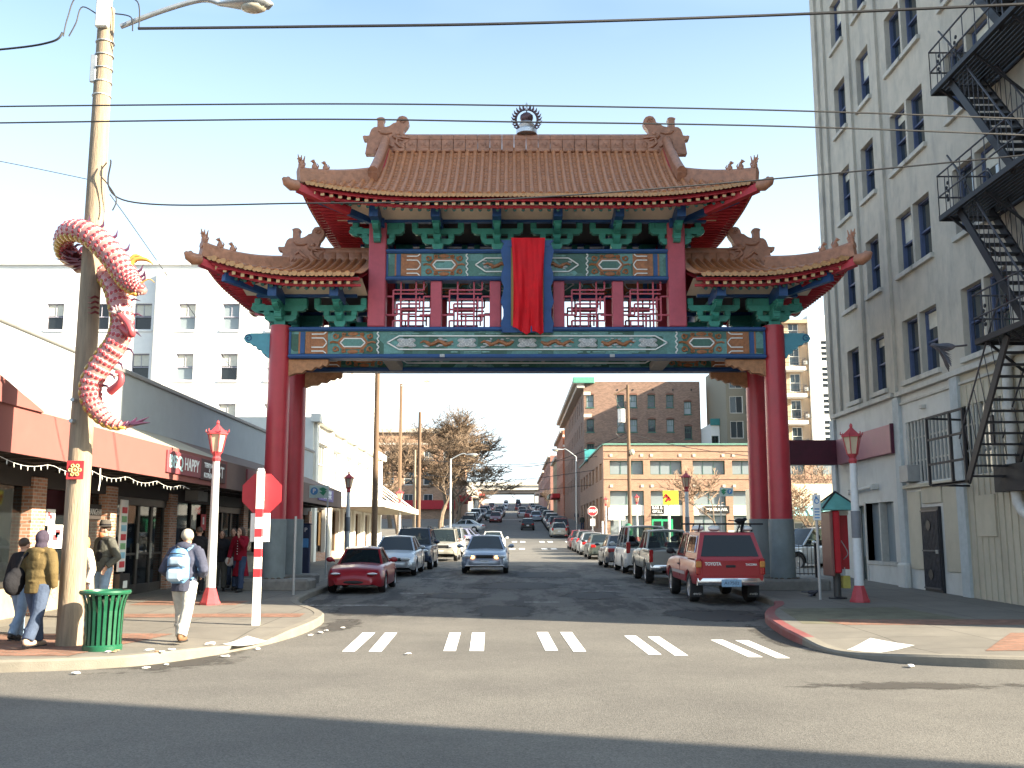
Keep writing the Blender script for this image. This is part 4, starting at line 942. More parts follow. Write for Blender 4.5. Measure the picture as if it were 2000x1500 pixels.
# shop window, doors, barred window, beige panels
w = bx(F, 'shop_window_frame', SILL, rb, U(32.4), U(29.85), -.03, .1, .88, 1.0); bx(F, 'mullion', SILL, w, U(31.1) - .05, U(31.1) + .05, -.01, .25, 1.0, 2.8)
for a, b_ in ((32.3, 31.15), (31.05, 29.95)): bx(F, 'pane', GLP, w, U(a), U(b_), .2, .22, 1.0, 2.8)
bx(F, 'mullion', SILL, w, U(32.45), U(32.3), -.02, .25, .2, 2.85)
d_ = bx(F, 'door', M('dark_green_door', (.05, .07, .065), .5), rb, U(33.3), U(32.5), .18, .25, .3, 2.75); bx(F, 'pane', GLP, d_, U(33.15), U(32.65), .165, .18, 1.1, 2.5); bx(F, 'handle', SILL, d_, U(32.62), U(32.57), .12, .18, 1.2, 1.4)
bw = bx(F, 'barred_window', M('pale_window_frame', (.5, .52, .52), .6), rb, U(28.7), U(23.0), .05, .16, 3.17, 3.27)
bx(F, 'pane', GLP, bw, U(28.7), U(23.0), .22, .24, 3.25, 5.0)
for k in range(24):
    Y = 28.6 - k * .235; bx(F, 'bar', SILL, bw, U(Y) - .025, U(Y) + .025, .02, .07, 3.27, 5.0)
for z in (3.85, 4.5): bx(F, 'cross_bar', SILL, bw, U(28.7), U(23.0), .07, .1, z, z + .05)
bx(F, 'air_conditioner', M('ac_grey', (.3, .3, .29), .6), bw, U(28.65), U(28.05), -.28, .1, 3.28, 3.75)
for (a, b_, z0, z1) in ((28.75, 27.9, .85, 3.0), (27.75, 26.5, 2.65, 3.15), (26.4, 25.5, .85, 3.15)): bx(F, 'wall_panel', RBE, rb, U(a), U(b_), -.05, .03, z0, z1)
bx(F, 'panel_shelf', RBE, rb, U(28.85), U(25.4), -.14, .0, 3.1, 3.2)
d_ = bx(F, 'security_door', IRON, rb, U(27.8), U(26.65), -.08, .02, .28, 2.55)
for k in range(12): bx(F, 'door_bar', IRONW, d_, U(27.72 - k * .09) - .012, U(27.72 - k * .09) + .012, -.11, -.08, .36, 2.46, .003)
for z in (.36, 1.35, 2.42): bx(F, 'door_rail', IRONW, d_, U(27.78), U(26.68), -.115, -.08, z, z + .04, .003)
for z in (.75, 2.05): MB().lathe([(.0, 0), (.14, 0), (.14, .02), (0, .02)], 10, M_=F @ Matrix.Translation((U(27.25), -.11, z)) @ Euler((R(90), 0, 0)).to_matrix().to_4x4()).build('rosette', IRON, d_)
bx(F, 'handle', SILL, d_, U(26.8), U(26.73), -.16, -.1, 1.3, 1.4)
for k in range(26): Y = 25.0 - k * .3; bx(F, 'batten', RBE, rb, U(Y) - .012, U(Y) + .012, -.03, .0, .2, 5.5, .003)
bx(F, 'wall_plate', RBE, rb, U(24.55), U(23.6), -.05, .0, 1.75, 2.75); bx(F, 'vent', IRON, rb, U(23.55), U(23.4), -.04, .0, 3.9, 4.6)
bx(F, 'alarm_bell', SILL, rb, U(27.4), U(27.2), -.12, .0, 5.25, 5.35)
a = MB(); a.tube([F @ Vector((U(33.4), -.16, 3.2)), F @ Vector((U(31.2), -.16, 3.3))], .05, 8); a.cb(U(33.5), U(33.3), -.2, 0, 3.12, 3.3, .01, F); a.cb(U(31.3), U(31.1), -.2, 0, 3.2, 3.38, .01, F); a.build('tube_lamp', RWW, rb)
# drain pipe
PIPE = M('white_drain_pipe', (.5, .5, .48), .6, var=.12, dirt=.5, dcol=(.25, .24, .22)); mb = MB(); p = lambda Y, d, z: F @ Vector((U(Y), d, z))
mb.tube([p(22.35, -.14, 5.9), p(22.35, -.14, 2.75), p(22.3, -.14, 2.5), p(22.1, -.14, 2.3), p(21.6, -.14, 2.1), p(21.4, -.14, 1.8), p(21.4, -.14, .2)], .12, 12)
pp = mb.build('drain_pipe', PIPE, rb, 50)
for z in (5.75, 4.6, 3.3): MB().cyl(p(22.35, -.14, z), p(22.35, -.14, z + .16), .155, n=12).build('pipe_collar', PIPE, pp)
bx(F, 'meter_box', IRON, rb, U(22.9), U(21.5), -.35, .0, 2.75, 3.35)
# maroon signs
MAR = M('maroon_sign_face', (.075, .012, .03), .5, var=.2, scale=3); MARP = M('faded_rose_sign_face', (.36, .16, .18), .6, var=.1, scale=1.5, dirt=.3, dcol=(.25, .1, .12)); MARE = M('sign_end_pale', (.5, .33, .33), .6)  # wall face is a paler rose than the projecting maroon face
sg_ = bx(F, 'wall_sign', MARP, rb, U(34.5), U(29.4), -.2, .0, 4.2, 5.05); bx(F, 'sign_edge', MAR, sg_, U(29.4), U(29.34), -.21, .0, 4.18, 5.07)
sg2 = MB().cb(9.05, 11.2, 34.3, 34.7, 4.2, 5.05, .01).build('projecting_sign', MAR, rb); MB().cb(8.75, 9.05, 34.28, 34.72, 4.2, 5.05, .01).build('sign_end', MARE, sg2)
# ---- fire escape
fe = thing('fire_escape', 'black iron fire escape zigzagging up the grey stucco wall', 'fire escape', (XR - .6, 21, 5.95))
def rails(name, pts, h, parent, posts=5, mids=(.5,)):
    mb = MB(); pts = [Vector(q) for q in pts]
    for a, b_ in zip(pts, pts[1:]):
        for hh in (h,) + tuple(h * m for m in mids): mb.tube([a + Vector((0, 0, hh)), b_ + Vector((0, 0, hh))], .022, 6)
        for k in range(posts + 1): q = a.lerp(b_, k / posts); mb.tube([q, q + Vector((0, 0, h))], .012, 5)
    return mb.build(name, IRONW, parent)
X0, X1 = 10.15, 11.36; zs_ = [5.95, 9.2, 12.35, 15.5, 18.65]
for k, z in enumerate(zs_):
    ya, yb = (18.6, 22.75) if k else (18.6, 21.4)
    mb = MB()
    for y in (ya, yb): mb._bar((X0, y, z), (X1, y, z), .05, .12)
    for x in (X0, X1): mb._bar((x, ya, z), (x, yb, z), .05, .12)
    pf = mb.build('platform', IRON, fe)
    n = 10
    for i in range(n):
        x = X0 + .05 + (X1 - X0 - .1) * (i + .5) / n
        hole = k and False
        MB()._bar((x, ya + .03, z + .02), (x, yb - .03, z + .02), .085, .025).build('slat', IRON, pf)
    rails('railing', [(X1, yb, z), (X0, yb, z), (X0, ya, z), (X1, ya, z)], 1.05, pf, 7)
    for y in (ya + .4, (ya + yb) / 2, yb - .3): MB()._bar((X0 + .1, y, z - .04), (X1, y, z - 1.0), .05, .05).build('brace', IRON, pf)
    # iron flowers on the railing
    for y in (yb - .5, yb - 1.4):
        mb = MB()
        for q in range(5): mb.ell((X0, y + .05 * math.sin(q * 2.5), z + .3 + .1 * q), (.03, .05, .05), 6, 4)
        mb.build('ornament', IRON, pf)
    if k:
        z0 = zs_[k - 1]; a = Vector((X0 + .18, 22.1, z)); b_ = Vector((X0 + .18, 19.55, z0)); off = Vector((.72, 0, 0))
        st = MB(); st._bar(a, b_, .05, .2); st._bar(a + off, b_ + off, .05, .2); s_ = st.build('stair', IRON, fe)
        for i in range(1, 12):
            t = i / 12; q = a.lerp(b_, t); MB().cb(q.x, q.x + .72, q.y - .11, q.y + .11, q.z - .02, q.z + .015, .004).build('tread', IRON, s_)
        for o in (Vector(), off):
            mb = MB(); mb.tube([a + o + Vector((0, 0, 1.0)), b_ + o + Vector((0, 0, .95))], .024, 6)
            for i in range(13): q = a.lerp(b_, i / 12) + o; mb.tube([q, q + Vector((0, 0, .97))], .01, 4)
            for i in range(12): q = a.lerp(b_, i / 12) + o; q2 = a.lerp(b_, (i + 1) / 12) + o; mb.tube([q + Vector((0, 0, .1)), q2 + Vector((0, 0, .75))], .006, 4) if i % 2 else None
            mb.tube([a + o + Vector((0, 0, 1.0)), a + o + Vector((0, .45, 1.5 if o.length == 0 else 1.0))], .024, 6)
            mb.build('handrail', IRONW, s_)
# drop stair
a = Vector((X0 + .15, 20.3, 5.9)); b_ = Vector((X0 + .15, 22.55, 2.98)); off = Vector((.95, -.1, 0))
st = MB(); st._bar(a, b_, .05, .2); st._bar(a + off, b_ + off, .05, .2); st._bar(b_ + Vector((0, 1.9, 0)), b_ + Vector((0, -.1, 0)), .05, .06); s_ = st.build('drop_stair', IRON, fe)
for i in range(13):
    q = a.lerp(b_, (i + .5) / 13); MB().cb(q.x, q.x + .95, q.y - .1, q.y + .05, q.z - .02, q.z + .02, .004).build('tread', IRON, s_)
for o in (Vector(), off):
    mb = MB(); mb.tube([a + o + Vector((0, .2, .9)), b_ + o + Vector((0, .3, .95)), b_ + o + Vector((0, 1.75, .95 + .6))], .02, 6) if False else mb.tube([a + o + Vector((0, .25, .85)), b_ + o + Vector((0, .3, 1.0))], .02, 6)
    for i in range(9): q = a.lerp(b_, i / 8) + o; mb.tube([q, q + Vector((0, .25, .9))], .01, 4)
    mb.build('handrail', IRONW, s_)
mb = MB(); Yb0, Yb1, zb0, zb1 = 22.6, 24.6, 3.0, 4.65; xb_ = X0 + .15
for y in (Yb0, 23.3, Yb1): mb._bar((xb_, y, zb0), (xb_, y, zb1), .06, .06)
for z in (zb0, 3.5, 4.1, zb1): mb._bar((xb_, Yb0, z), (xb_, Yb1, z), .05, .05)
mb._bar((xb_, Yb1, zb1), (XR, Yb1 + .3, zb1), .05, .05); mb._bar((xb_, Yb1, zb0), (XR, Yb1 + .3, zb0), .05, .05); mb._bar((xb_ + .95, 20.5, zb0), (XR, 18.4, zb0), .04, .04)
mb.build('landing_cage', IRON, s_)

# ================================================================ low shop building with the awning (left)
XL = -9.7; gl = sw(XL, 25)
lb = thing('shop_building', 'low shop building with long awning, brick piers and grey parapet', 'building', (XL, 30, gl))
F = frameW((XL, 15.0, 0), '+X'); V = lambda Y: Y - 15.0
PARW = M('parapet_stucco', (.34, .37, .39), .9, var=.05, scale=2, bump=.3, bscale=60, dirt=.2, dcol=(.25, .27, .28))
BRP = brickmat('pier_brick', (.4, .2, .13), (.42, .38, .33), .21, .07, 'W', .3)
DKP = M('dark_brown_panel', (.035, .03, .028), .7, var=.2); STUC = M('tan_bulkhead', (.3, .26, .19), .8, var=.1, dirt=.4)
MB().b(XL - 14, XL - .6, 13.9 + .9, 48.4, -.3, 5.6).build('core', M('dim_interior', (.05, .05, .05), .9), lb)
mb = MB(); mb.b(XL - 14, XL, 15.0, 15.3, 2.9, 5.95); mb.b(XL - .4, XL, 15.3, 48.6, 3.6, 5.78, Matrix.Identity(4)); mb.build('parapet', PARW, lb)
MB().cb(XL - .5, XL + .06, 14.95, 48.7, 5.78, 5.9, .02).build('parapet_cap', M('parapet_cap_metal', (.2, .2, .2), .5), lb)
MB().b(XL - 14, XL - .35, 15.3, 48.4, 5.4, 5.5).build('roof', M('roof_felt', (.12, .12, .12), .9), lb)
MB().b(XL - 14, XL - .3, 48.4, 48.7, -.3, 5.78).build('wall', PARW, lb)
bx(F, 'transom_panel', DKP, lb, 0, V(48.5), .0, .3, 2.75, 3.9)
piers = [15.3, 20.45, 24.2, 28.6, 32.6, 36.4, 40.2, 44.0, 48.1]
for Y in piers: bx(F, 'brick_pier', BRP, lb, V(Y) - .3, V(Y) + .3, -.06, .3, 0, 2.95, .01)
bays = [(a + .3, b_ - .3) for a, b_ in zip(piers, piers[1:])]
ALU = M('dark_bronze_frame', (.06, .055, .05), .4, metal=.4); SHOPG = glassmat('shop_glass', (.015, .018, .02), .55, spec=.6)
NAMES = []
for i, (a, b_) in enumerate(bays):
    z0 = sw(XL, (a + b_) / 2); door = i in (2, 4, 6)
    if not door:
        bx(F, 'bulkhead', STUC, lb, V(a), V(b_), .02, .25, z0 - .1, z0 + .62); f0 = bx(F, 'window_ledge', ALU, lb, V(a), V(b_), -.04, .25, z0 + .62, z0 + .72)
        n = 2
        for k in range(n):
            ua, ub = V(a) + (b_ - a) * k / n, V(a) + (b_ - a) * (k + 1) / n; bx(F, 'shop_pane', SHOPG, f0, ua + .04, ub - .04, .14, .16, z0 + .72, 2.75, .001); bx(F, 'mullion', ALU, f0, ua - .03, ua + .03, .08, .2, z0 + .72, 2.75)
        bx(F, 'curtain', M('shop_curtain', (.55, .5, .38), .9, var=.2, scale=3, stretch=(1, 6, .2)), f0, V(a) + .1, V(b_) - .4, .5, .55, 1.35, 2.7)
        bx(F, 'window_blind', M('shop_blind_white', (.75, .72, .66), .8, var=.06), f0, V(a) + .05, V(a) + (b_ - a) * .62, .3, .33, 1.0, 1.75) if i == 0 else None
    else:
        f0 = bx(F, 'door_frame', ALU, lb, V(a), V(b_), .05, .25, 2.55, 2.75)
        n = 4 if i == 2 else 3; zc = sw(XL, (a + b_) / 2)
        for k in range(n):
            ua, ub = V(a) + (b_ - a) * k / n, V(a) + (b_ - a) * (k + 1) / n; is_d = k in (1, 2)
            d_ = bx(F, 'door_leaf' if is_d else 'side_light', ALU, f0, ua, ua + .07, .1, .2, zc, 2.55)
            bx(F, 'stile', ALU, d_, ub - .07, ub, .1, .2, zc, 2.55); bx(F, 'rail', ALU, d_, ua + .07, ub - .07, .1, .2, zc, zc + .25); bx(F, 'rail', ALU, d_, ua + .07, ub - .07, .11, .19, zc + 1.0, zc + 1.06); bx(F, 'pane', SHOPG, d_, ua + .07, ub - .07, .14, .16, zc + .25, 2.55, .001)
            if is_d: bx(F, 'handle', SILL, d_, ub - .14, ub - .1, .03, .08, zc + .9, zc + 1.3)
# interior back wall, lit a little through glass by daylight only
MB().b(XL - 3.2, XL - 3.1, 15.3, 48.4, 0, 2.9).build('shop_back_wall', M('shop_back_wall', (.2, .17, .13), .9, var=.3, scale=1.2), lb)
MB().b(XL - 3.2, XL - .3, 15.3, 48.4, -.05, .12).build('shop_floor', M('shop_floor', (.12, .1, .08), .8), lb)
# posters and small signs in the windows
POSTW = M('paper_white', (.8, .8, .78), .7, var=.04); POSTR = M('poster_red', (.55, .06, .07), .7, var=.3, scale=9); POSTB = M('poster_blue', (.25, .5, .65), .7, var=.2, scale=9); POSTG = M('poster_green', (.2, .4, .2), .7, var=.3, scale=12)
def poster(Y, z, w, h, mats, name='poster', d=-.01):
    o = bx(F, name, mats[0], lb, V(Y) - w / 2, V(Y) + w / 2, d - .02, d, z - h / 2, z + h / 2, .002)
    for k, m in enumerate(mats[1:]):
        for q in range(2): uu = V(Y) - w / 2 + random.uniform(.12, .6) * w; zz = z - h / 2 + random.uniform(.1, .65) * h; bx(F, 'print', m, o, uu, uu + w * .3, d - .026, d - .021, zz, zz + h * .25, .001)
    return o
poster(21.3, 2.15, .4, .35, [POSTW, POSTR], d=.1); poster(21.6, 1.75, .75, .5, [POSTW, POSTR, POSTB], d=.1); poster(22.8, 1.9, .35, .5, [POSTW, POSTB], d=.1)
o = bx(F, 'menu_banner', POSTW, lb, V(24.6), V(25.05), -.12, -.08, .9, 2.65)
for k in range(7):
    z = 1.0 + k * .22; bx(F, 'print', (POSTR, POSTB, POSTG)[k % 3], o, V(24.66), V(24.98), -.127, -.121, z, z + .15, .001)
bx(F, 'newspaper_box', DKP, lb, V(24.55), V(25.2), -.2, -.05, .25, .85); bx(F, 'paper_notice', POSTW, lb, V(24.75), V(25.0), -.22, -.2, .5, .68)
o = bx(F, 'window_sign', DKP, lb, V(23.0), V(23.95), .08, .1, 2.15, 2.5)
letters('SHANGHAI', .2, POSTW, o, F @ Vector((V(23.5), .075, 2.32)), (R(90), 0, R(90)), width=.8)
poster(30.9, 1.0, .5, .8, [M('fruit_poster', (.5, .35, .2), .7, var=.5, scale=6), POSTG, POSTR], d=.08); poster(31.8, 2.2, .5, .5, [POSTR, POSTW], d=.08); poster(33.8, 1.2, .4, .6, [POSTW, POSTR], d=.08)
bx(F, 'air_conditioner', M('ac_grey', (.3, .3, .29), .6), lb, V(29.7), V(30.6), -.4, .05, 2.8, 3.25)
# ---- awning
AWB = M('awning_cream_canvas', (.34, .31, .24), .85, var=.04, scale=3, dirt=.25, dcol=(.25, .22, .17)); AWP = M('awning_rose_canvas', (.21, .075, .066), .85, var=.05, scale=3, dirt=.2, dcol=(.15, .055, .05)); AWBR = M('awning_brown_canvas', (.17, .12, .1), .85, var=.08, scale=3)
xo = -8.0
def aw(Y0, Y1, fm, sm, zf0=3.08, zf1=3.83):
    a = MB(); a.q((xo, Y0, zf1), (xo, Y1, zf1), (XL + .02, Y1, zf1 + .68), (XL + .02, Y0, zf1 + .68)); a.q((XL + .02, Y0, zf1 + .66), (XL + .02, Y1, zf1 + .66), (xo, Y1, zf1 - .02), (xo, Y0, zf1 - .02))
    s_ = a.build('awning_slope', sm, lb); f_ = MB().b(xo - .03, xo, Y0, Y1, zf0, zf1).build('awning_valance', fm, lb); return f_
aw(15.0, 28.0, AWP, AWB); v2 = aw(28.0, 47.0, AWBR, AWBR)
for Y, m in ((15.0, AWP), (47.0, AWBR)): MB().add([(xo, Y, 3.08), (xo, Y, 3.83), (XL, Y, 4.51), (XL, Y, 3.08), (xo, Y + .02, 3.08), (xo, Y + .02, 3.83), (XL, Y + .02, 4.51), (XL, Y + .02, 3.08)], [(0, 1, 2, 3), (7, 6, 5, 4)]).build('awning_end', m, lb)
# gable over the corner entrance
T = frameW((xo + .02, 15.0, 0), '+X')
MB().prism([(-.6, 3.83), (1.8, 3.83), (1.75, 3.86), (0.2, 4.26), (-.6, 4.5)], -.03, .05, T).build('awning_gable', AWP, lb)
mb = MB(); mb.q((xo, 16.8, 3.85), (XL, 16.8, 4.5), (XL, 15.0, 4.6), (xo, 15.0, 4.3)); mb.build('gable_roof', AWB, lb)
mb = MB()
for k in range(33):
    Y = 15.2 + k; mb._bar((xo - .02, Y, 3.1), (XL, Y, 3.1), .03, .03); mb._bar((xo - .02, Y, 3.1), (XL, Y, 4.4), .02, .02)
for x in (xo - .06, xo - .8): mb._bar((x, 15, 3.1), (x, 47, 3.1), .03, .03)
mb.build('awning_frame', ALU, lb)
def aw_sign(Y0, Y1, z0, z1, mat, txts, nm='awning_sign'):
    s_ = MB().cb(xo, xo + .05, Y0, Y1, z0, z1, .008).build(nm, mat, lb)
    for (t, y, z, sz, m, wd) in txts: letters(t, sz, m, s_, (xo + .055, y, z), (R(90), 0, R(90)), .006, wd)
LITW = M('sign_letter_white', (.8, .85, .85), .5); DSG = M('sign_dark_brown', (.06, .03, .03), .6, var=.1); RSG = M('sign_maroon', (.2, .05, .06), .6)
aw_sign(23.0, 25.5, 3.22, 3.74, RSG, [('BBQ', 23.6, 3.48, .42, M('sign_letter_sky', (.55, .85, .85), .5), .95), ('HAPPY', 24.75, 3.48, .42, LITW, 1.1)])
aw_sign(25.5, 27.7, 3.2, 3.74, DSG, [('TERIYAKI', 26.2, 3.58, .17, LITW, .9), ('&', 26.2, 3.46, .13, LITW, None), ('KOREAN', 26.2, 3.32, .17, LITW, .9), ('BT', 27.2, 3.46, .42, LITW, .6)])
aw_sign(30.0, 31.2, 3.2, 3.76, RSG, []); aw_sign(31.2, 33.6, 3.2, 3.76, DSG, [('大金', 32.2, 3.5, .5, LITW, .95)])
aw_sign(41.2, 44.6, 3.25, 3.75, M('sign_violet', (.16, .13, .3), .6), [('大家樂', 42.9, 3.5, .42, LITW, 2.4)])
# ================================================================ farther buildings
DIM = M('dim_interior', (.05, .05, .05), .9)
def simple_win(F, parent, op, fm, glass, depth=.18, bars=1, fw=.06, sill=None, rail=True):
    a, b_, c, d = op[:4]; mb = MB(); y = depth - .1
    mb.b(a, a + fw, y, depth, c, d, F); mb.b(b_ - fw, b_, y, depth, c, d, F); mb.b(a + fw, b_ - fw, y, depth, d - fw, d, F); mb.b(a + fw, b_ - fw, y, depth, c, c + fw, F)
    m_ = (c + d) / 2
    if rail: mb.b(a + fw, b_ - fw, y + .02, depth, m_ - .025, m_ + .025, F)
    for k in range(bars): u = a + (b_ - a) * (k + 1) / (bars + 1); mb.b(u - .02, u + .02, y + .03, depth, m_ if rail else c + fw, d - fw, F)
    w = mb.build('window', fm, parent)
    MB().b(a + fw, b_ - fw, depth - .03, depth - .01, c + fw, d - fw, F).build('pane', glass, w)
    if sill: MB().b(a - .08, b_ + .08, -sill, depth, c - .12, c - .003, F).build('sill', fm, w)
    return w
def block(name, label, x0, x1, y0, y1, z1, wall, faces, zb=-1, roofm=None, group=None, depth=.18):
    t = thing(name, label, 'building', ((x0 + x1) / 2, y0, rz(y0)), group=group); fr = {}
    for fc, o, L in (('-Y', (x0, y0, 0), x1 - x0), ('-X', (x0, y1, 0), y1 - y0), ('+X', (x1, y0, 0), y1 - y0)):
        F = frameW(o, fc); fr[fc] = F; ops = faces.get(fc, [])
        facade(MB(), F, 0, L, zb, z1, ops, depth).build('wall', wall, t) if True else None
    MB().b(x0 + depth + .02, x1 - depth - .02, y0 + depth + .02, y1 - .02, zb, z1 - .3).build('core', DIM, t)
    mb = MB(); mb.q((x1, y1, zb), (x0, y1, zb), (x0, y1, z1), (x1, y1, z1)); mb.build('wall', wall, t)
    MB().b(x0 + .02, x1 - .02, y0 + .02, y1 - .02, z1 - .28, z1 - .1).build('roof', roofm or M('roof_felt', (.12, .12, .12), .9), t)
    return t, fr
_f = facade
def facade(mb, F, u0, u1, z0, z1, ops, depth=.25): return _f(mb, F, u0, u1, z0, z1, ops, depth)
# ---- white hotel tower, left
WHB = M('white_painted_brick', (.78, .77, .74), .85, var=.04, scale=3, bump=.2, bscale=40); WFR = M('white_sash_frame', (.7, .7, .68), .6, var=.04); WTR = M('grey_window_trim', (.35, .34, .4), .7)
ops = []
for z in (14.75, 11.5, 8.3, 5.1):
    for x in (-29.1, -26.2, -23.5, -20.7, -17.9, -15.0): ops.append((x + 46 - .55, x + 46 + .55, z, z + 1.7))
sops = [(u, u + 1.1, z, z + 1.7) for z in (14.75, 11.5, 8.3) for u in (3, 7, 11, 15, 19)]
t, fr = block('white_hotel', 'tall white painted brick hotel behind the awning shops', -46, -11.3, 62, 84, 19.0, WHB, {'-Y': ops, '+X': sops}, depth=.25)
for o in ops:
    sash(fr['-Y'], t, o, WTR, .25, .08, WHB, GLD if random.random() < .5 else GLP, 1, .05); a, b_, c, d = o
    if random.random() < .7: bx(fr['-Y'], 'blind', M('blind_cream', (.6, .58, .5), .8, var=.1), t, a + .06, b_ - .06, .19, .2, c + (d - c) * random.choice((.5, .55, .7)), d - .06, .001)
for o in sops: sash(fr['+X'], t, o, WFR, .25, .08, WHB, GLP, 0, .06)
bx(fr['-Y'], 'chimney', M('grey_flue', (.45, .44, .42), .8), t, 46 - 22.6, 46 - 21.9, -.5, .0, 5, 18.4); MB().cb(-46, -11.1, 61.8, 84, 18.95, 19.2, .03).build('parapet_cap', WHB, t)
# ---- low white building with canopy
WB2 = M('cream_white_wall', (.72, .7, .64), .85, var=.05, scale=2)
sops = []; z_u = 4.6
for k in range(6): u = 1.2 + 4.1 * k; sops.append((u, u + 3.1, 4.45, 6.5))
gops = [(u + .0, u + 3.0, .9, 3.2) for u in (.9, 5.0, 9.1, 13.2, 17.3, 21.4)]
t, fr = block('canopy_store', 'two-storey white store with flat street canopy and tall upper windows', -24, -9.8, 48.9, 75, 7.6, WB2, {'+X': sops + gops, '-Y': []}, depth=.3)
for o in sops: simple_win(fr['+X'], t, o, WFR, GL, .3, 3, .09)
for o in gops: simple_win(fr['+X'], t, o, M('store_brown_frame', (.16, .1, .06), .6), SHOPG, .3, 1, .09, rail=False)
for k in range(7): bx(fr['+X'], 'pilaster', WB2, t, .2 + 4.1 * k, .8 + 4.1 * k, -.15, .0, 0, 7.3)
bx(fr['+X'], 'cornice', WB2, t, -.2, 26.2, -.35, .1, 7.35, 7.75); bx(fr['+X'], 'cornice', WB2, t, -.1, 26.1, -.2, .05, 4.0, 4.2)
cn = bx(fr['+X'], 'canopy', WB2, t, 5.5, 25, -2.9, -.02, 3.35, 3.7); bx(fr['+X'], 'canopy_soffit', M('canopy_soffit', (.35, .31, .24), .8, var=.1), cn, 5.6, 24.9, -2.85, -.1, 3.32, 3.345)
for u in (7, 11, 15, 19, 23, 24.6): MB().tube([fr['+X'] @ Vector((u, -2.7, 3.7)), fr['+X'] @ Vector((u, -.05, 5.6))], .03, 5).build('canopy_stay', WFR, cn)
for u, w, c in ((1.5, 1.6, (.5, .08, .07)), (3.1, .9, (.6, .3, .1)), (5.4, 1.4, (.55, .1, .1)), (9.6, 1.5, (.6, .4, .3))):
    bx(fr['+X'], 'window_banner', M('banner_%d' % int(u * 10), c, .7, var=.4, scale=5), t, u, u + w * .6, .2, .22, 1.3, 3.0)
BULKB = brickmat('bulkhead_brick', (.42, .2, .12), (.45, .4, .35), .2, .07, 'W')
bx(fr['+X'], 'brick_bulkhead', BULKB, t, .6, 8.2, -.03, .1, .5, .95)
# ---- old brick block up the hill, left
BRO = brickmat('old_orange_brick', (.4, .23, .14), (.4, .34, .28), .3, .1, 'W', .25)
ops = [(u, u + 1.5, z, z + 2.0) for z in (13.2, 9.8, 6.4) for u in (1.2, 4.3, 7.4, 10.5, 13.6)]
t, fr = block('old_brick_block', 'orange brick block with pale cornice rising behind the bare street trees', -24.5, -8.6, 158, 190, 18.6, BRO, {'-Y': ops, '+X': [(u, u + 1.5, z, z + 2) for z in (13.2, 9.8) for u in (2, 6, 10, 14, 18)]}, zb=2)
for o in ops: simple_win(fr['-Y'], t, o, WFR, GL, .18, 1, .1)
STN = M('pale_stone_trim', (.55, .48, .4), .8, var=.1); bx(fr['-Y'], 'cornice', STN, t, -.3, 16.2, -.4, .1, 18.1, 18.8, .05); bx(fr['-Y'], 'band_course', STN, t, 0, 15.9, -.08, .1, 16.2, 16.5); bx(fr['+X'], 'cornice', STN, t, -.3, 32, -.4, .1, 18.1, 18.8, .05)
REDA = M('red_shop_awning', (.45, .03, .04), .7, var=.1); bx(fr['-Y'], 'shop_front', REDA, t, .3, 15.5, -.6, -.05, 6.0, 7.4); bx(fr['+X'], 'shop_awning', REDA, t, 1, 12, -1.2, -.05, 7.2, 8.2)
# row of shops further on the left
for k, (y0, y1, h, col) in enumerate(((195, 228, 6, (.38, .3, .26)), (250, 300, 7, (.5, .46, .4)), (305, 360, 5.5, (.42, .22, .18)))):
    zz = rz(y0) + h; t, fr = block('hill_shop', ('low tan shop beyond the old brick block', 'pale low shop halfway up the hill', 'reddish low shop just below the overpass')[k], -26, -10, y0, y1, zz, M('hill_shop_%d' % k, col, .85, var=.1), {'+X': [(u, u + 4, zz - h + 1, zz - h + 3.4) for u in (2, 9, 16, 23)]}, zb=2)
    for u in (2, 9, 16, 23): simple_win(fr['+X'], t, (u, u + 4, zz - h + 1, zz - h + 3.4), WFR, GL, .18, 1, .1, rail=False)
    bx(fr['+X'], 'shop_awning', REDA if k != 1 else STN, t, 1, 20, -1.4, -.05, zz - h + 3.5, zz - h + 4.3)
# ---- two-storey brick shops (right, across the next avenue)
BRT = brickmat('tan_orange_brick', (.37, .215, .145), (.36, .29, .23), .3, .1, 'W', .12); GRF = M('green_window_frame', (.05, .13, .1), .5); STW = M('white_sign_band', (.78, .78, .74), .6, var=.05)
x0 = 8.8; fops = []; gops = []
BAY = [(.6, 3.85), (4.5, 7.55), (8.6, 11.7), (12.4, 15.5), (16.3, 19.4), (20.2, 23.3), (24.1, 27.2)]
for a, b_ in BAY: fops.append((a, b_, 7.65, 9.0)); gops.append((a, b_, 1.7, 6.1))
sops = [(u, u + 2.6, 7.3, 8.9) for u in (1.5, 6, 10.5, 15, 19.5, 24, 28.5)] + [(u, u + 2.8, 2.6, 5.6) for u in (1.5, 6, 10.5, 15, 19.5, 24, 28.5)]
t, fr = block('brick_shops', 'two-storey tan brick shop building with white sign band at the next corner', x0, x0 + 28, 96, 129, 10.55, BRT, {'-Y': fops + gops, '-X': sops}, depth=.4)
for i, o in enumerate(fops): simple_win(fr['-Y'], t, o, GRF, GLP, .4, 2, .07, rail=False)
for o in sops: simple_win(fr['-X'], t, o, GRF, GLD, .4, 2, .07, rail=False)
for i, (a, b_, c, d) in enumerate(gops):
    simple_win(fr['-Y'], t, (a, b_, 4.75, 6.1), GRF, GLP, .4, 1, .06, rail=False); simple_win(fr['-Y'], t, (a, b_, 1.7, 3.75), GRF, GLP if i != 1 else GLD, .4, 2, .08, rail=False)
    bx(fr['-Y'], 'fascia', STW, t, a, b_, .1, .42, 3.75, 4.75)
    for u in (a + .15, b_ - .15):
        for z in (9.5, 6.55): bx(fr['-Y'], 'stone_block', STN, t, u - .13, u + .13, -.06, .05, z - .13, z + .13)
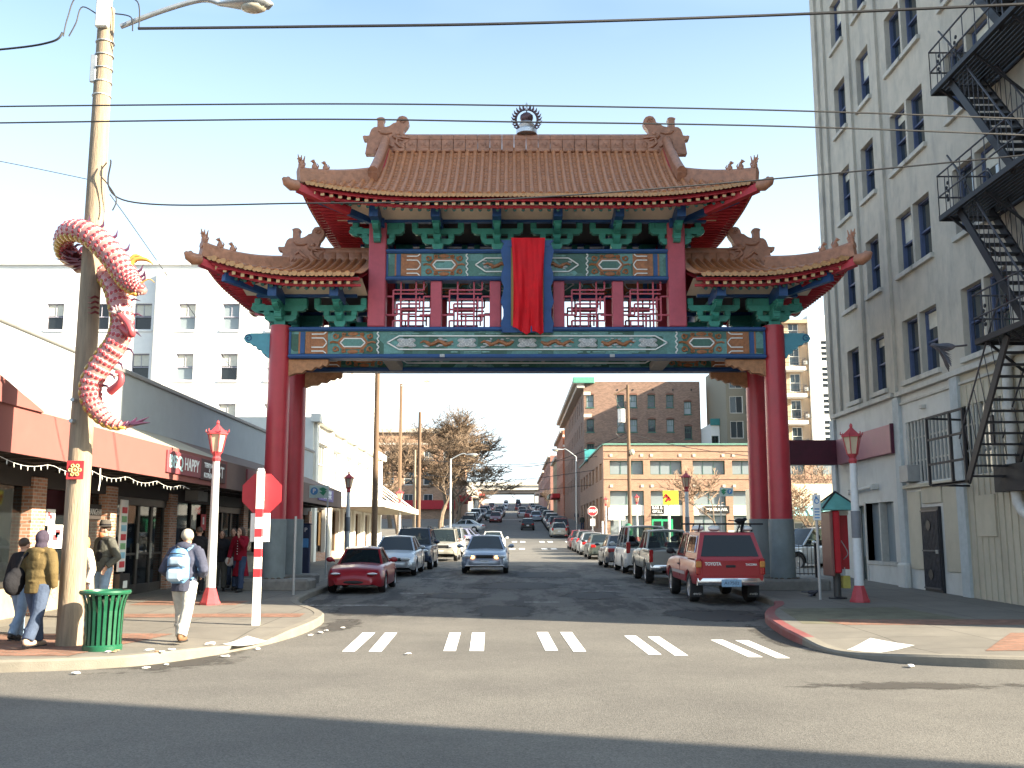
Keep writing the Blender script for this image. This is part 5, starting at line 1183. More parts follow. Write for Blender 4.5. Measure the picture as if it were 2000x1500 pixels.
bx(fr['-Y'], 'parapet_cap', M('green_metal_cap', (.12, .25, .2), .5), t, -.1, 28.1, -.12, .3, 10.5, 10.66); bx(fr['-X'], 'parapet_cap', M('green_metal_cap', (.12, .25, .2), .5), t, 0, 33, -.12, .3, 10.5, 10.66)
for z in (9.9, 7.2, 9.15): bx(fr['-Y'], 'band_course', BRT, t, 0, 28, -.06, .03, z, z + .12)
BLK = M('sign_black', (.02, .02, .02), .5)
s_ = bx(fr['-Y'], 'shop_sign', BLK, t, 4.5, 5.75, .02, .12, 3.9, 4.7); letters('BAR &', .38, STW, s_, (x0 + 5.12, 96.015, 4.48), bold=.015, width=1.0); letters('GRILL', .38, STW, s_, (x0 + 5.12, 96.015, 4.12), bold=.015, width=1.0)
s_ = bx(fr['-Y'], 'shop_sign', BLK, t, 9.6, 12.0, -.08, .1, 3.95, 4.65); letters('MAEKAWA', .4, STW, s_, (x0 + 10.8, 95.91, 4.3), bold=.01, width=2.0)
bx(fr['-Y'], 'shop_sign', POSTR, t, 17.6, 18.4, .02, .12, 4.0, 4.6); bx(fr['-Y'], 'shop_sign', STW, t, .4, 2.0, -.1, .0, 3.3, 4.5)
d_ = bx(fr['-Y'], 'door', M('bright_green_door_frame', (.03, .35, .16), .5), t, 4.6, 6.6, .25, .35, 1.6, 3.4); bx(fr['-Y'], 'pane', GLD, d_, 4.8, 5.5, .22, .25, 1.6, 3.2); bx(fr['-Y'], 'pane', GLD, d_, 5.7, 6.4, .22, .25, 1.6, 3.2)
mb = MB(); mb.prism([(0, 0), (2.6, 0), (1.3, 1.5)], 0, 4, Matrix.Translation((x0 - .3, 118, 10.4)) @ Euler((0, 0, R(-90))).to_matrix().to_4x4()); mb.build('dormer', M('teal_metal_roof', (.04, .2, .2), .5), t)
mb = MB()
for k in range(3): mb.tube([(24.5 + k * 1.1, 99, 10.5), (24.5 + k * 1.1, 99, 11.1)], .04, 5)
mb.tube([(24.5, 99, 11.1), (26.7, 99, 11.1)], .05, 5); mb.build('roof_rail', WFR, t); MB().lathe([(.3, 0), (.35, .4), (.25, .8), (0, .95)], 10, (28.5, 101, 10.5)).build('roof_vent', SILL, t)
# ---- dark brick hotel behind
BRD = brickmat('dark_red_brick', (.24, .145, .105), (.28, .23, .2), .3, .1, 'W', .25)
cols_ = (.35, 4.3, 5.95, 8.3, 10.7, 13.0); ops = []
for i, z in enumerate((18.3, 15.1, 11.9, 8.7)):
    for k, u in enumerate(cols_):
        zz = z - (.9 if k == 5 else 0); ops.append((u, u + .95, zz, zz + 1.65))
sops = [(u, u + 1.1, z, z + 1.8) for z in (18.2, 15, 11.8, 8.6) for u in range(3, 46, 4)]
t, fr = block('brick_hotel', 'large dark red brick hotel with arched windows and overhanging cornice', 9.3, 24.4, 128, 176, 21.7, BRD, {'-Y': ops, '-X': sops}, depth=.3)
for o in ops:
    w = simple_win(fr['-Y'], t, o, GRF, GL if random.random() < .6 else GLP, .3, 2, .07, .05); a, b_, c, d = o
    MB().prism([(a - .1, d)] + [((a + b_) / 2 - (b_ - a + .2) / 2 * math.cos(math.pi * k / 8), d + .26 * math.sin(math.pi * k / 8)) for k in range(9)] + [(b_ + .1, d)], -.04, .02, fr['-Y']).build('arch', M('dark_brick_arch', (.16, .08, .06), .9), w)
for o in sops: simple_win(fr['-X'], t, o, GRF, GL, .3, 0, .07)
bx(fr['-X'], 'cornice', STN, t, -.6, 48.5, -1.4, .1, 21.3, 21.9, .08); bx(fr['-X'], 'cornice', STN, t, -.4, 48.3, -.9, .1, 20.8, 21.29, .05); bx(fr['-Y'], 'cornice', M('green_copper', (.1, .3, .22), .6), t, -1.4, 1.4, -.6, .1, 21.4, 22.2, .05)
for z in (19.9, 17.0): bx(fr['-Y'], 'stone_band', STN, t, -.02, .9 if z > 18 else 1.0, -.08, .05, z, z + .45)
for u in (6.4, 9.0, 11.6, 14.0, 4.4): MB().lathe([(0, 0), (.12, 0), (.12, .05), (0, .05)], 8, M_=fr['-Y'] @ Matrix.Translation((u, 0, 20.6)) @ Euler((R(90), 0, 0)).to_matrix().to_4x4()).build('anchor_plate', IRON, t)
# ---- rest of the right side up the hill
for k, (y0, y1, h, col, w) in enumerate(((178, 205, 15.5, (.42, .17, .1), 0), (206, 228, 12, (.33, .26, .14), 0), (250, 300, 14, (.3, .13, .1), 0), (305, 372, 11, (.34, .2, .16), 0))):
    zz = rz(y0) + h; zs2 = [z for z in (zz - 4, zz - 7.5, zz - 11) if z > rz(y1) + 3.2]
    so = [(u, u + 1.4, z, z + 2) for z in zs2 for u in range(2, int(y1 - y0) - 2, 4)]
    t, fr = block('hill_block', ('orange brick block with white bands beyond the dark hotel', 'olive stucco block up the hill', 'dark brick block high on the hill', 'low brick block next to the overpass')[k], 9.2 + .2 * k, 24, y0, y1, zz, brickmat('hill_brick_%d' % k, col, (.35, .3, .26), .3, .1, 'W'), {'-X': so, '-Y': []}, zb=3)
    for o in so: simple_win(fr['-X'], t, o, GRF, GL, .18, 0, .08)
    bx(fr['-X'], 'cornice', STN, t, -.3, y1 - y0, -.6, .1, zz - .5, zz + .1, .05); bx(fr['-Y'], 'corner_pier', M('orange_pier_brick', (.5, .17, .09), .85, var=.15), t, -.1, 1.0, -.12, .05, rz(y0) + 4, zz) if k == 0 else None
    if k == 0:
        for z in (zz - 1.2, zz - 3): bx(fr['-Y'], 'stone_band', STW, t, -.12, 1.05, -.14, .05, z, z + .4)
    bx(fr['-X'], 'shop_awning', (REDA, GRF, M('brown_awning', (.2, .12, .08), .7), STN)[k], t, 2, 14, -1.5, -.05, rz(y1) + 3.0, rz(y1) + 3.8)
# ---- apartments
OLV = M('olive_siding', (.24, .22, .17), .85, var=.06); OLW = M('apartment_white_frame', (.65, .64, .6), .6); TANW = M('tan_stucco', (.42, .3, .2), .85, var=.06); WHS = M('white_slab', (.75, .74, .7), .7)
ops = [(u, u + 1.6, z, z + 2.1) for z in (10.3, 13.3, 16.3, 19.3) for u in (.4, 2.6)] 
t, fr = block('olive_apartments', 'olive grey apartment block with balconies behind the brick shops', 25.6, 34, 118, 130, 22.6, OLV, {'-Y': ops}, depth=.2)
for o in ops:
    simple_win(fr['-Y'], t, o, OLW, GL, .2, 1, .09, rail=False)
    if o[0] > 2:
        b0 = bx(fr['-Y'], 'balcony', OLV, t, 2.3, 4.6, -1.2, .0, o[2] - .3, o[2] - .08); rails('balcony_rail', [fr['-Y'] @ Vector((2.3, 0, o[2] - .1)), fr['-Y'] @ Vector((2.3, -1.15, o[2] - .1)), fr['-Y'] @ Vector((4.6, -1.15, o[2] - .1))], 1.0, b0, 8)
bx(fr['-Y'], 'balcony_post', OLV, t, 2.2, 2.35, -1.25, -1.1, 8, 22.6); bx(fr['-Y'], 'eave', OLV, t, -.4, 8.6, -1.5, .1, 22.5, 22.9)
t, fr = block('link_building', 'small clapboard upper storey with teal roof between hotel and apartments', 24.45, 25.55, 122, 130, 15.5, STW, {'-Y': [(.1, .95, 12.2, 14)]}, depth=.15)
simple_win(fr['-Y'], t, (.1, .95, 12.2, 14), GRF, GLD, .15, 1, .06); bx(fr['-Y'], 'roof_edge', M('teal_metal_roof', (.04, .2, .2), .5), t, -.02, 1.1, -.3, .1, 15.3, 16.1)
ops = [(2.5, 3.7, 8.7 + 3 * k, 10.8 + 3 * k) for k in range(6)]
t, fr = block('tan_apartments', 'tan apartment tower with white balcony slabs behind the gate columns', 28.6, 33.2, 110, 127, 25.7, TANW, {'-Y': ops}, depth=.25)
for o in ops:
    simple_win(fr['-Y'], t, o, OLW, GL, .25, 1, .09)
    b0 = bx(fr['-Y'], 'balcony', WHS, t, .8, 3.9, -1.5, -.02, o[2] - .75, o[2] - .35); rails('balcony_rail', [fr['-Y'] @ Vector((.8, -1.45, o[2] - .4)), fr['-Y'] @ Vector((3.9, -1.45, o[2] - .4)), fr['-Y'] @ Vector((3.9, 0, o[2] - .4))], 1.0, b0, 9)
    bx(fr['-Y'], 'dark_band', M('grey_band', (.2, .18, .16), .8), t, 3.95, 4.58, -.05, .03, o[2] - .65, o[2] - .45); bx(fr['-Y'], 'air_conditioner', SILL, t, 4.0, 4.5, -.3, .05, o[2] + .1, o[2] + .5)
bx(fr['-Y'], 'cornice', TANW, t, -.3, 4.58, -.4, .1, 25.5, 25.9)
ops = [(1.35, 2.1, 6.2 + 3 * k + .62 * j, 6.58 + 3 * k + .62 * j) for k in range(6) for j in range(4)]
t, fr = block('white_tower_wall', 'narrow white tower wall with stacked small dark windows beside the grey block', 33.25, 46, 109.6, 126, 26.4, WHS, {'-Y': ops}, depth=.2)
for o in ops: MB().b(o[0], o[1], .12, .16, o[2], o[3], fr['-Y']).build('window', GLD, t)
# ---- parking lot building with teal roof edge
ops = [(u, u + 1.3, 1.5, 2.7) for u in (1, 3.4, 6, 8.6, 11.2)]; 
t, fr = block('motel_office', 'low cream building with striped teal roof edge behind the parked white car', 17.5, 34, 66, 75, 5.2, M('cream_wall', (.66, .6, .47), .85, var=.05), {'-Y': ops}, depth=.2)
for o in ops: simple_win(fr['-Y'], t, o, WFR, GLP, .2, 1, .08)
TEALR = M('teal_metal_roof_edge', (.2, .42, .44), .5, var=.08); rf = MB(); rf.q((17.0, 64.8, 3.1), (34.3, 64.8, 3.1), (34.3, 66, 3.75), (17, 66, 3.75)); rf.q((17, 66, 3.73), (34.3, 66, 3.73), (34.3, 64.8, 3.08), (17.0, 64.8, 3.08)); rf = rf.build('roof_edge', TEALR, t)
for k in range(18): MB()._bar((17.2 + k, 64.78, 3.12), (17.2 + k, 66, 3.78), .05, .06).build('roof_seam', GRF, rf)
# ---- overpass
t = thing('highway_overpass', 'concrete highway overpass crossing the top of the street', 'overpass', (0, 400, rz(400)))
OVC = M('overpass_concrete', (.5, .47, .42), .85, var=.08, scale=.5); MB().b(-90, 60, 400, 416, 20.2, 22.3).build('deck', OVC, t); MB().b(-90, 60, 399.3, 400, 22.0, 23.3).build('barrier', M('overpass_barrier', (.6, .57, .5), .85), t); MB().b(-90, 60, 401, 415, 18.9, 20.2).build('girder', M('overpass_girder', (.2, .17, .15), .8), t)
for x in (-50, -32, -14.5, 9.8, 30):
    for y in (402.5, 413): MB().b(x - .7, x + .7, y - .7, y + .7, 10, 18.9).build('pier', OVC, t)
# ---- block across the avenue behind the camera: it throws the shadow over the near road
ops = [(u, u + 1.3, z, z + 1.9) for z in (5, 8.5, 12, 15.5) for u in range(3, 44, 4)]
t = thing('corner_block_behind', 'brick corner block behind the viewer across the avenue', 'building', (22, -20, 0))
F = frameW((21.5, -.8, 0), '-X'); facade(MB(), F, 0, 46, -.2, 19, ops, .25).build('wall', BRD, t)
mb = MB(); mb.b(21.8, 29, -46.6, -.8, -.2, 19); mb.build('core', BRD, t); MB().cb(21.3, 29.2, -46.8, -.6, 19, 19.8, .05).build('cornice', STN, t)
for o in ops: simple_win(F, t, o, WFR, GL, .25, 0, .08)
# ================================================================ bare trees
BARK = M('bark_grey_brown', (.17, .13, .095), .9, var=.25, scale=5, bump=.5, bscale=25); TWIG = M('twig_brown', (.15, .105, .07), .9, var=.2, scale=3)
def bare_tree(name, label, loc, H, spread, seed, depth=6, r0=.22, mat=TWIG, fork=.2, group='bare street trees', rmin=.02):
    rnd = random.Random(seed); t = thing(name, label, 'tree', loc, group=group); tr = MB(); br = MB(); tw = MB()
    def grow(p, d, ln, r, lev):
        n = 3 if lev < 4 else 2; pts = [p]; q = p.copy(); dd = d.copy()
        for i in range(n):
            dd = (dd + Vector((rnd.gauss(0, .13), rnd.gauss(0, .13), rnd.gauss(.05, .08)))).normalized(); q = q + dd * ln / n; pts.append(q.copy())
        r = max(r, rmin); rs = [max(rmin * .8, r * (1 - .35 * i / n)) for i in range(n + 1)]
        (tr if lev == 0 else br if lev < 3 else tw).tube(pts, rs, 7 if lev < 2 else (4 if lev < 4 else 3), lev == 0)
        if lev >= depth: return
        k = rnd.choice((2, 3, 3)) if lev < depth - 1 else 3
        for j in range(k):
            az = rnd.uniform(0, 6.283); tilt = rnd.uniform(.35, .95) * spread if lev else rnd.uniform(.3, .8) * spread
            ref = Vector((math.cos(az), math.sin(az), 0)); nd_ = (dd * math.cos(tilt) + (ref - dd * ref.dot(dd)).normalized() * math.sin(tilt)).normalized()
            at = pts[-1] if j else pts[-1]; grow(at.copy(), nd_, ln * rnd.uniform(.72, .95), rs[-1] * rnd.uniform(.55, .8), lev + 1)
        if lev >= 1:
            for _ in range(2 if lev < 3 else 4):
                i = rnd.randint(1, n - 1); az = rnd.uniform(0, 6.283); nd_ = (dd * .5 + Vector((math.cos(az), math.sin(az), .3))).normalized(); grow(pts[i].copy(), nd_, ln * .55, rs[i] * .5, max(lev + 1, depth - 1))
    grow(Vector((0, 0, -.1)), Vector((0, 0, 1)), H * fork, r0, 0)
    tr.build('trunk', BARK, t, 40, local=True); tag(br.build('crown_limbs', BARK, t, 40, local=True), kind=None); tag(tw.build('crown', mat, t, local=True), kind='stuff')
    return t
def at_g(x, y): return (x, y, sw(x, y))
bare_tree('street_tree', 'broad bare tree nearest the left kerb uphill of the crossing', at_g(-8.4, 118), 16, 1.0, 3, 7, .36, rmin=.028)
bare_tree('street_tree', 'low wide bare tree overhanging the left kerb', at_g(-7.2, 132), 13, 1.1, 77, 6, .3, rmin=.03)
bare_tree('street_tree', 'bare tree with twin limbs left of the broad kerbside tree', at_g(-12.2, 108), 14, 1.05, 11, 6, .3, rmin=.03)
bare_tree('street_tree', 'bare tree further up the left pavement, partly hidden', at_g(-8.6, 142), 17.5, .95, 21, 6, .34, rmin=.035)
bare_tree('street_tree', 'bare tree in front of the old orange brick block', at_g(-15.5, 128), 16, 1.0, 29, 6, .3, rmin=.03)
PLT = M('pale_twig', (.28, .2, .14), .9, var=.15)
bare_tree('street_tree', 'pale bare tree before the brick shops by the green sign', at_g(18.6, 90), 10, .85, 5, 5, .15, PLT, rmin=.025)
bare_tree('street_tree', 'pale bare tree seen between gate column and grey block', at_g(17.6, 57), 7.0, .95, 17, 5, .12, PLT, rmin=.016)
bare_tree('street_tree', 'low bare tree above the maroon projecting sign', at_g(25, 80), 9.5, .9, 41, 5, .14, PLT)
bare_tree('street_tree', 'small bare tree far up the hill on the right', at_g(8.2, 235), 8, .9, 51, 4, .2)
bare_tree('street_tree', 'small bare tree far up the hill on the left', at_g(-8.2, 240), 9, .9, 57, 5, .2)
# ================================================================ poles, lamps, signs, wires, dragon
WOOD = M('weathered_pole_wood', (.27, .21, .15), .9, var=.25, scale=3, bump=.6, bscale=12, dirt=.5, dcol=(.13, .11, .08), stretch=(6, 6, .5))
WOODB = M('brown_pole_wood', (.13, .085, .055), .9, var=.2, scale=3, bump=.5, bscale=12, stretch=(5, 5, .4)); WIRE = M('cable_black', (.02, .02, .022), .6); GALV = M('galvanised_steel', (.4, .42, .43), .45, metal=.6, var=.1); LENS = M('lamp_lens', (.42, .38, .3), .25, spec=.6)
def cobra(parent, p0, p1, bulb=True, s=1.0):
    p0 = Vector(p0); p1 = Vector(p1); d = (p1 - p0); h = Vector((d.x, d.y, 0)).normalized()
    MB().tube(catmull([p0, p0 + d * .4 + Vector((0, 0, .12 * s)), p0 + d * .8 + Vector((0, 0, .16 * s)), p1], 5), .045 * s, 8).build('lamp_arm', GALV, parent, 50)
    T = Matrix.Translation(p1) @ Matrix(((h.x, -h.y, 0, 0), (h.y, h.x, 0, 0), (0, 0, 1, 0), (0, 0, 0, 1)))
    hd = MB().tube([T @ Vector(v) for v in ((-.06 * s, 0, 0), (.1 * s, 0, .0), (.3 * s, 0, 0), (.6 * s, 0, .0), (.82 * s, 0, -.02), (.92 * s, 0, -.03))], [.05 * s, .09 * s, .15 * s, .19 * s, .15 * s, .03 * s], 12, True, .55).build('lamp_head', GALV, parent, 50)
    MB().ell((0, 0, 0), (.24 * s, .15 * s, .1 * s), 12, 6, T @ Matrix.Translation((.58 * s, 0, -.08 * s))).build('lamp_lens', LENS, hd, 50)
def pole(name, label, x, y, top, r0, r1, mat, lean=(0, 0), group=None, cat='utility pole'):
    t = thing(name, label, cat, (x, y, sw(x, y)), group=group)
    MB().tube([(x + lean[0] * k / 6, y + lean[1] * k / 6, sw(x, y) - .1 + (top - sw(x, y)) * k / 6) for k in range(7)], [r0 + (r1 - r0) * k / 6 for k in range(7)], 18).build('pole', mat, t, 50); return t
up = pole('utility_pole', 'weathered wooden utility pole carrying the dragon at the left corner', -6.58, 15.2, 10.4, .19, .125, WOOD, (-.06, 0))
cobra(up, P(236, 52, 15.1), P(432, 8, 15.0), s=.93)
mb = MB(); mb.cb(-6.75, -6.53, 15.02, 15.1, 9.9, 10.6, .02); mb.cyl((-6.64, 15.15, 10.3), (-6.64, 15.15, 11.0), .1, n=12); mb.build('bracket', M('pole_bracket_pale', (.6, .58, .52), .6), up)
for k in range(5): MB().tube([(-6.632 + .14 * math.cos(a * .3927) , 15.2 + .14 * math.sin(a * .3927), 9.7 - .23 * k) for a in range(17)], .012, 5).build('pole_band', GALV, up)
for z in (3.8, 3.48): MB().cyl((-6.66, 14.93, z), (-6.66, 15.1, z), .032, n=8).build('bolt', GALV, up)
MB().cb(-6.8, -6.7, 15.08, 15.14, 8.98, 9.45, .01).build('conduit', GALV, up)
for pts in ([(-6.67, 15.11, 10.09), (-6.95, 15.01, 10.23), (-7.04, 15.01, 9.952), (-7.14, 15.01, 9.721)], [(-6.58, 15.06, 10.42), (-7.04, 15.01, 10.42), (-7.18, 15.01, 10.05), (-7.23, 15.01, 9.721)], [(-6.44, 15.06, 10.46), (-6.07, 15.01, 10.32), (-6.02, 15.01, 9.86)], [(-6.44, 15.06, 10.14), (-6.16, 15.01, 10.05), (-6.12, 15.01, 9.813)], [(-6.4, 15.01, 7.589), (-6.49, 15.01, 7.404), (-6.35, 15.01, 7.218), (-6.21, 15.01, 6.987), (-6.26, 15.01, 6.801)]):
    MB().tube(catmull(pts, 6), .011, 5).build('loose_wire', WIRE, up)
# little red sign with gold blossom on the pole
sgn = thing('pole_sign', 'small red square sign with gold blossom nailed to the pole', 'sign', (-6.5, 14.97, 2.65)); c = P(147, 918, 14.98)
SR = M('sign_red_enamel', (.38, .03, .035), .5, var=.1); SGD = M('sign_gold', (.6, .48, .2), .5)
MB().cb(c.x - .13, c.x + .13, c.y - .005, c.y + .012, c.z - .14, c.z + .14, .004).build('plate', SR, sgn)
mb = MB(); mb.tube([(c.x + .05 * math.cos(k * .2618), c.y - .012, c.z + .05 * math.sin(k * .2618)) for k in range(25)], .012, 5)
for k in range(6): a = k * 1.047; mb.tube([(c.x + (.045 + .05 * (.5 + .5 * math.cos(q - 3.14))) * math.cos(a + .3 * math.sin(q)), c.y - .012, c.z + (.045 + .05 * (.5 + .5 * math.cos(q - 3.14))) * math.sin(a + .3 * math.sin(q))) for q in [j * .628 for j in range(11)]], .009, 5)
mb.ell((c.x, c.y - .01, c.z), (.025, .012, .025), 8, 5); mb.build('blossom', SGD, sgn)
# ---- dragon sculpture
dr = thing('dragon_sculpture', 'painted red and white dragon sculpture coiled round the utility pole', 'sculpture', (-6.5, 15.0, 4.3))
CL = [(262, 829, -.42, .03), (235, 831, -.42, .065), (205, 817, -.42, .115), (181, 785, -.42, .155), (180, 748, -.43, .175), (203, 706, -.45, .185), (228, 672, -.46, .185), (240, 632, -.42, .18), (234, 592, -.36, .18), (222, 556, -.2, .175), (196, 528, .2, .165), (160, 512, .42, .16), (131, 494, .3, .16), (126, 470, .05, .165), (140, 452, -.28, .18), (170, 455, -.48, .19), (203, 480, -.55, .2), (232, 515, -.6, .2), (250, 543, -.66, .185), (263, 558, -.7, .15), (276, 566, -.72, .1), (284, 570, -.73, .05)]
ctr = [P(x, y, 15.2 + d * .74) for x, y, d, r in CL]; sp_ = catmull(ctr, 6); rad = [v[0] for v in catmull([(r * .9, 0, 0) for *_, r in CL], 6)]
DW = M('dragon_pale_skin', (.45, .19, .17), .35, var=.12, scale=6, spec=.5, coat=.3); DRD = M('dragon_red_scale', (.42, .06, .07), .35, coat=.3, var=.15); DDK = M('dragon_dark_red', (.12, .01, .015), .4); DYE = M('dragon_gold_belly', (.42, .25, .05), .35, coat=.3, var=.15); DPU = M('dragon_purple_fin', (.06, .02, .05), .45, var=.3); DWH = M('dragon_white_rim', (.6, .44, .42), .35)
bodyo = MB().tube(sp_, rad, 16).build('body', DW, dr, 60)
N = len(sp_); rim = MB(); red_ = MB(); dot = MB(); bel = MB(); fins = []
up_ = None
for i in range(4, N - 8):
    d = (sp_[i + 1] - sp_[i - 1]).normalized(); a = d.cross(Vector((0, 1, 0))); a = a.normalized() if a.length > .1 else Vector((1, 0, 0)); f = a.cross(d).normalized()
    if f.y > 0: f = -f
    a = d.cross(f).normalized()
    if i % 2 == 0:
        for k in range(-4, 5):
            th = (k + (.5 if i % 4 else 0)) * .42
            if abs(th) > 1.75: continue
            nrm = f * math.cos(th) + a * math.sin(th); p = sp_[i] + nrm * rad[i] * .985; q = nrm.to_track_quat('Z', 'Y').to_matrix().to_4x4(); sc = rad[i] / .185
            T = Matrix.Translation(p) @ q
            rim.ell((0, 0, 0), (.047 * sc, .047 * sc, .014), 9, 4, T); red_.ell((0, 0, .006), (.04 * sc, .04 * sc, .014), 9, 4, T); dot.ell((0, 0, .013), (.014 * sc, .014 * sc, .012), 6, 4, T)
    # belly on the inner side of each curve
    inner = a if (i < 40 or i > 84) else -a
    inner = Vector((-1, -.15, -.1)).normalized() if i < 56 else Vector((-.6, -.1, -.75)).normalized()
    inner = (inner - d * inner.dot(d)).normalized()
    if i % 2 == 1:
        nrm = (inner + f * .15).normalized(); p = sp_[i] + nrm * rad[i] * .93; q = nrm.to_track_quat('Z', 'Y').to_matrix().to_4x4()
        zax = nrm; yax = d; xax = yax.cross(zax).normalized(); R3 = Matrix((xax, yax, zax)).transposed().to_4x4()
        bel.ell((0, 0, 0), (.095 * rad[i] / .18, .07, .04), 9, 5, Matrix.Translation(p) @ R3)
    if i % 4 == 0:
        back = -inner; p = sp_[i] + back * rad[i] * .95
        if i > 66 or 20 < i < 60:
            mb = MB(); mb.tube([p - back * .02, p + back * .07 + d * .01, p + back * .15 - d * .05], [.05, .035, .004], 6, True, .5); mb.build('back_spine', DPU, dr, 50)
tag(rim.build('scale_rims', DWH, bodyo, 60), kind='stuff'); tag(red_.build('scales', DRD, bodyo, 60), kind='stuff'); tag(dot.build('scale_dots', DDK, bodyo, 60), kind='stuff'); tag(bel.build('belly_plates', DYE, bodyo, 60), kind='stuff')
q = lambda x, y, d=-.7: P(x, y, 15.2 + d * .74)
# head details: jaws, horn, whiskers, teeth
hd = MB(); hd.tube([q(250, 548), q(264, 556, -.74), (q(276, 562, -.76)), q(283, 563, -.76)], [.13, .1, .07, .035], 9); hd.tube([q(248, 560), q(260, 569, -.72), q(270, 575, -.74)], [.1, .06, .03], 8); h_ = hd.build('head', DRD, dr, 60)
for pts, r, m, nm in (([(248, 530, -.66), (262, 508, -.66), (285, 507, -.66), (299, 516, -.66)], [.05, .04, .03, .006], DYE, 'horn'), ([(246, 522, -.5), (262, 500, -.5), (280, 503, -.5)], [.04, .03, .006], DYE, 'horn'), ([(268, 558, -.8), (290, 545, -.8), (302, 552, -.8)], [.012, .01, .004], DYE, 'whisker'), ([(268, 566, -.8), (255, 575, -.82), (245, 578, -.82)], [.012, .01, .004], DYE, 'whisker')):
    MB().tube(catmull([q(*v) for v in pts], 4), [lerp([(k / (len(r) - 1), x) for k, x in enumerate(r)], j / (4 * (len(pts) - 1))) for j in range(4 * (len(pts) - 1) + 1)], 7).build(nm, m, h_, 60)
for x, y in ((272, 570), (278, 569), (266, 570)): MB().tube([q(x, y, -.78), q(x - 1, y + 6, -.78)], [.016, .003], 5).build('tooth', DWH, h_)
MB().ell(q(261, 551, -.84), (.035, .03, .03), 8, 6).build('eye', DYE, h_, 60); MB().ell(q(261, 551, -.875), (.015, .012, .015), 6, 5).build('pupil', DPU, h_)
# mane of dark fins at the left, tail fin
for pts in ([(160, 512), (135, 505), (105, 482)], [(165, 515), (135, 512), (108, 505)], [(165, 520), (140, 520), (122, 518)], [(150, 500), (128, 488), (115, 473)], [(165, 525), (150, 530), (140, 524)]):
    MB().tube([q(x, y, .1) for x, y in pts], [.14, .09, .006], 8, True, .35).build('mane_fin', DDK, dr, 60)
for pts in ([(258, 829), (275, 822), (292, 814)], [(262, 829), (280, 826), (294, 825)], [(252, 830), (262, 822), (268, 815)], [(245, 831), (250, 824), (252, 821)]):
    MB().tube([q(x, y, -.42) for x, y in pts], [.07, .05, .006], 7, True, .4).build('tail_fin', DPU, dr, 60)
def leg(pts, rs, claws):
    L_ = MB().tube(catmull([q(*v) for v in pts], 5), [lerp([(k / (len(rs) - 1), x) for k, x in enumerate(rs)], j / (5 * (len(pts) - 1))) for j in range(5 * (len(pts) - 1) + 1)], 9).build('leg', DRD, dr, 60)
    p0 = pts[-1]
    for (dx, dy) in claws: MB().tube([q(*p0), q(p0[0] + dx * .6, p0[1] + dy * .6, p0[2] - .08), q(p0[0] + dx, p0[1] + dy, p0[2] + .02)], [.03, .025, .006], 6).build('claw', DWH, L_, 60)
leg([(240, 640, -.6), (257, 652, -.72), (250, 632, -.75), (232, 612, -.72)], [.075, .065, .055, .045], [(-18, -4), (-6, -16), (2, -18), (-14, -14), (8, -10)])
leg([(215, 765, -.5), (234, 748, -.6), (236, 732, -.62), (226, 729, -.6)], [.065, .055, .045, .04], [(-4, 4), (-2, 8), (4, 6)])
for k in range(4): MB().tube([q(192, 582 + k * 10, -.28), q(186, 579 + k * 10, -.36), q(178, 582 + k * 10, -.4), q(171, 580 + k * 10, -.34)], [.022, .02, .014, .004], 6).build('claw', DDK, dr, 60)
# ---- lantern street lamps
LR = M('lantern_red_paint', (.38, .05, .06), .5, var=.12); LPOST = M('lamp_post_paint', (.55, .57, .58), .5, var=.08, dirt=.25, dcol=(.3, .3, .3)); LGL = M('lantern_glass', (.5, .42, .3), .3, var=.1)
def lantern(x, y, label, band=False, H=4.2):
    z = sw(x, y); t = thing('lantern_lamp', label, 'street lamp', (x, y, z), group='red lantern street lamps'); t.scale = (H / 4.4,) * 3
    b0 = MB().lathe([(.25, 0), (.25, .05), (.22, .09), (.18, .22), (.135, .36), (.12, .4)], 8, (x, y, z)).build('base', LR, t, 35)
    MB().lathe([(.115, .4), (.1, 2.0), (.082, 3.42)], 14, (x, y, z)).build('post', LPOST, t, 40)
    if band: MB().lathe([(.112, 1.55), (.114, 1.56), (.11, 2.2), (.107, 2.21)], 14, (x, y, z)).build('band', M('lamp_grey_band', (.16, .17, .19), .6), t, 40)
    MB().lathe([(.085, 3.38), (.11, 3.46), (.08, 3.52), (.13, 3.6), (.14, 3.62)], 8, (x, y, z)).build('lantern_cup', LR, t, 35)
    MB().lathe([(.115, 3.62), (.205, 4.05), (.2, 4.06)], 6, (x, y, z)).build('lantern_glass', LGL, t)
    for k in range(6):
        a = k * math.pi / 3; ca, sa = math.cos(a), math.sin(a); MB()._bar((x + .13 * ca, y + .13 * sa, z + 3.6), (x + .225 * ca, y + .225 * sa, z + 4.07), .022, .022).build('lantern_rib', LR, t)
    rf = MB().lathe([(.255, 4.04), (.255, 4.07), (.19, 4.13), (.1, 4.21), (.05, 4.26), (.03, 4.29), (.045, 4.32), (.03, 4.36), (.0, 4.4)], 6, (x, y, z)).build('lantern_roof', LR, t)
    for k in range(6):
        a = k * math.pi / 3; ca, sa = math.cos(a), math.sin(a); MB().tube([(x + .22 * ca, y + .22 * sa, z + 4.09), (x + .28 * ca, y + .28 * sa, z + 4.11), (x + .275 * ca, y + .275 * sa, z + 4.17)], [.02, .018, .01], 5).build('roof_horn', LR, rf)
lantern(-6.83, 23.0, 'sunlit white lantern lamp with red base behind the blue backpack'); lantern(8.11, 23.7, 'lantern lamp with grey band beside the red phone kiosk', True)
lantern(-7.45, 45.6, 'grey lantern lamp behind the red sports car', True); lantern(7.85, 45, 'lantern lamp behind the parked pickups on the right', True)
lantern(8.7, 93, 'small lantern lamp at the brick corner by the stop sign', H=4); lantern(11.2, 90, 'small white lantern lamp beside the transformer pole'); lantern(-7.4, 66, 'far lantern lamp under the store canopy')
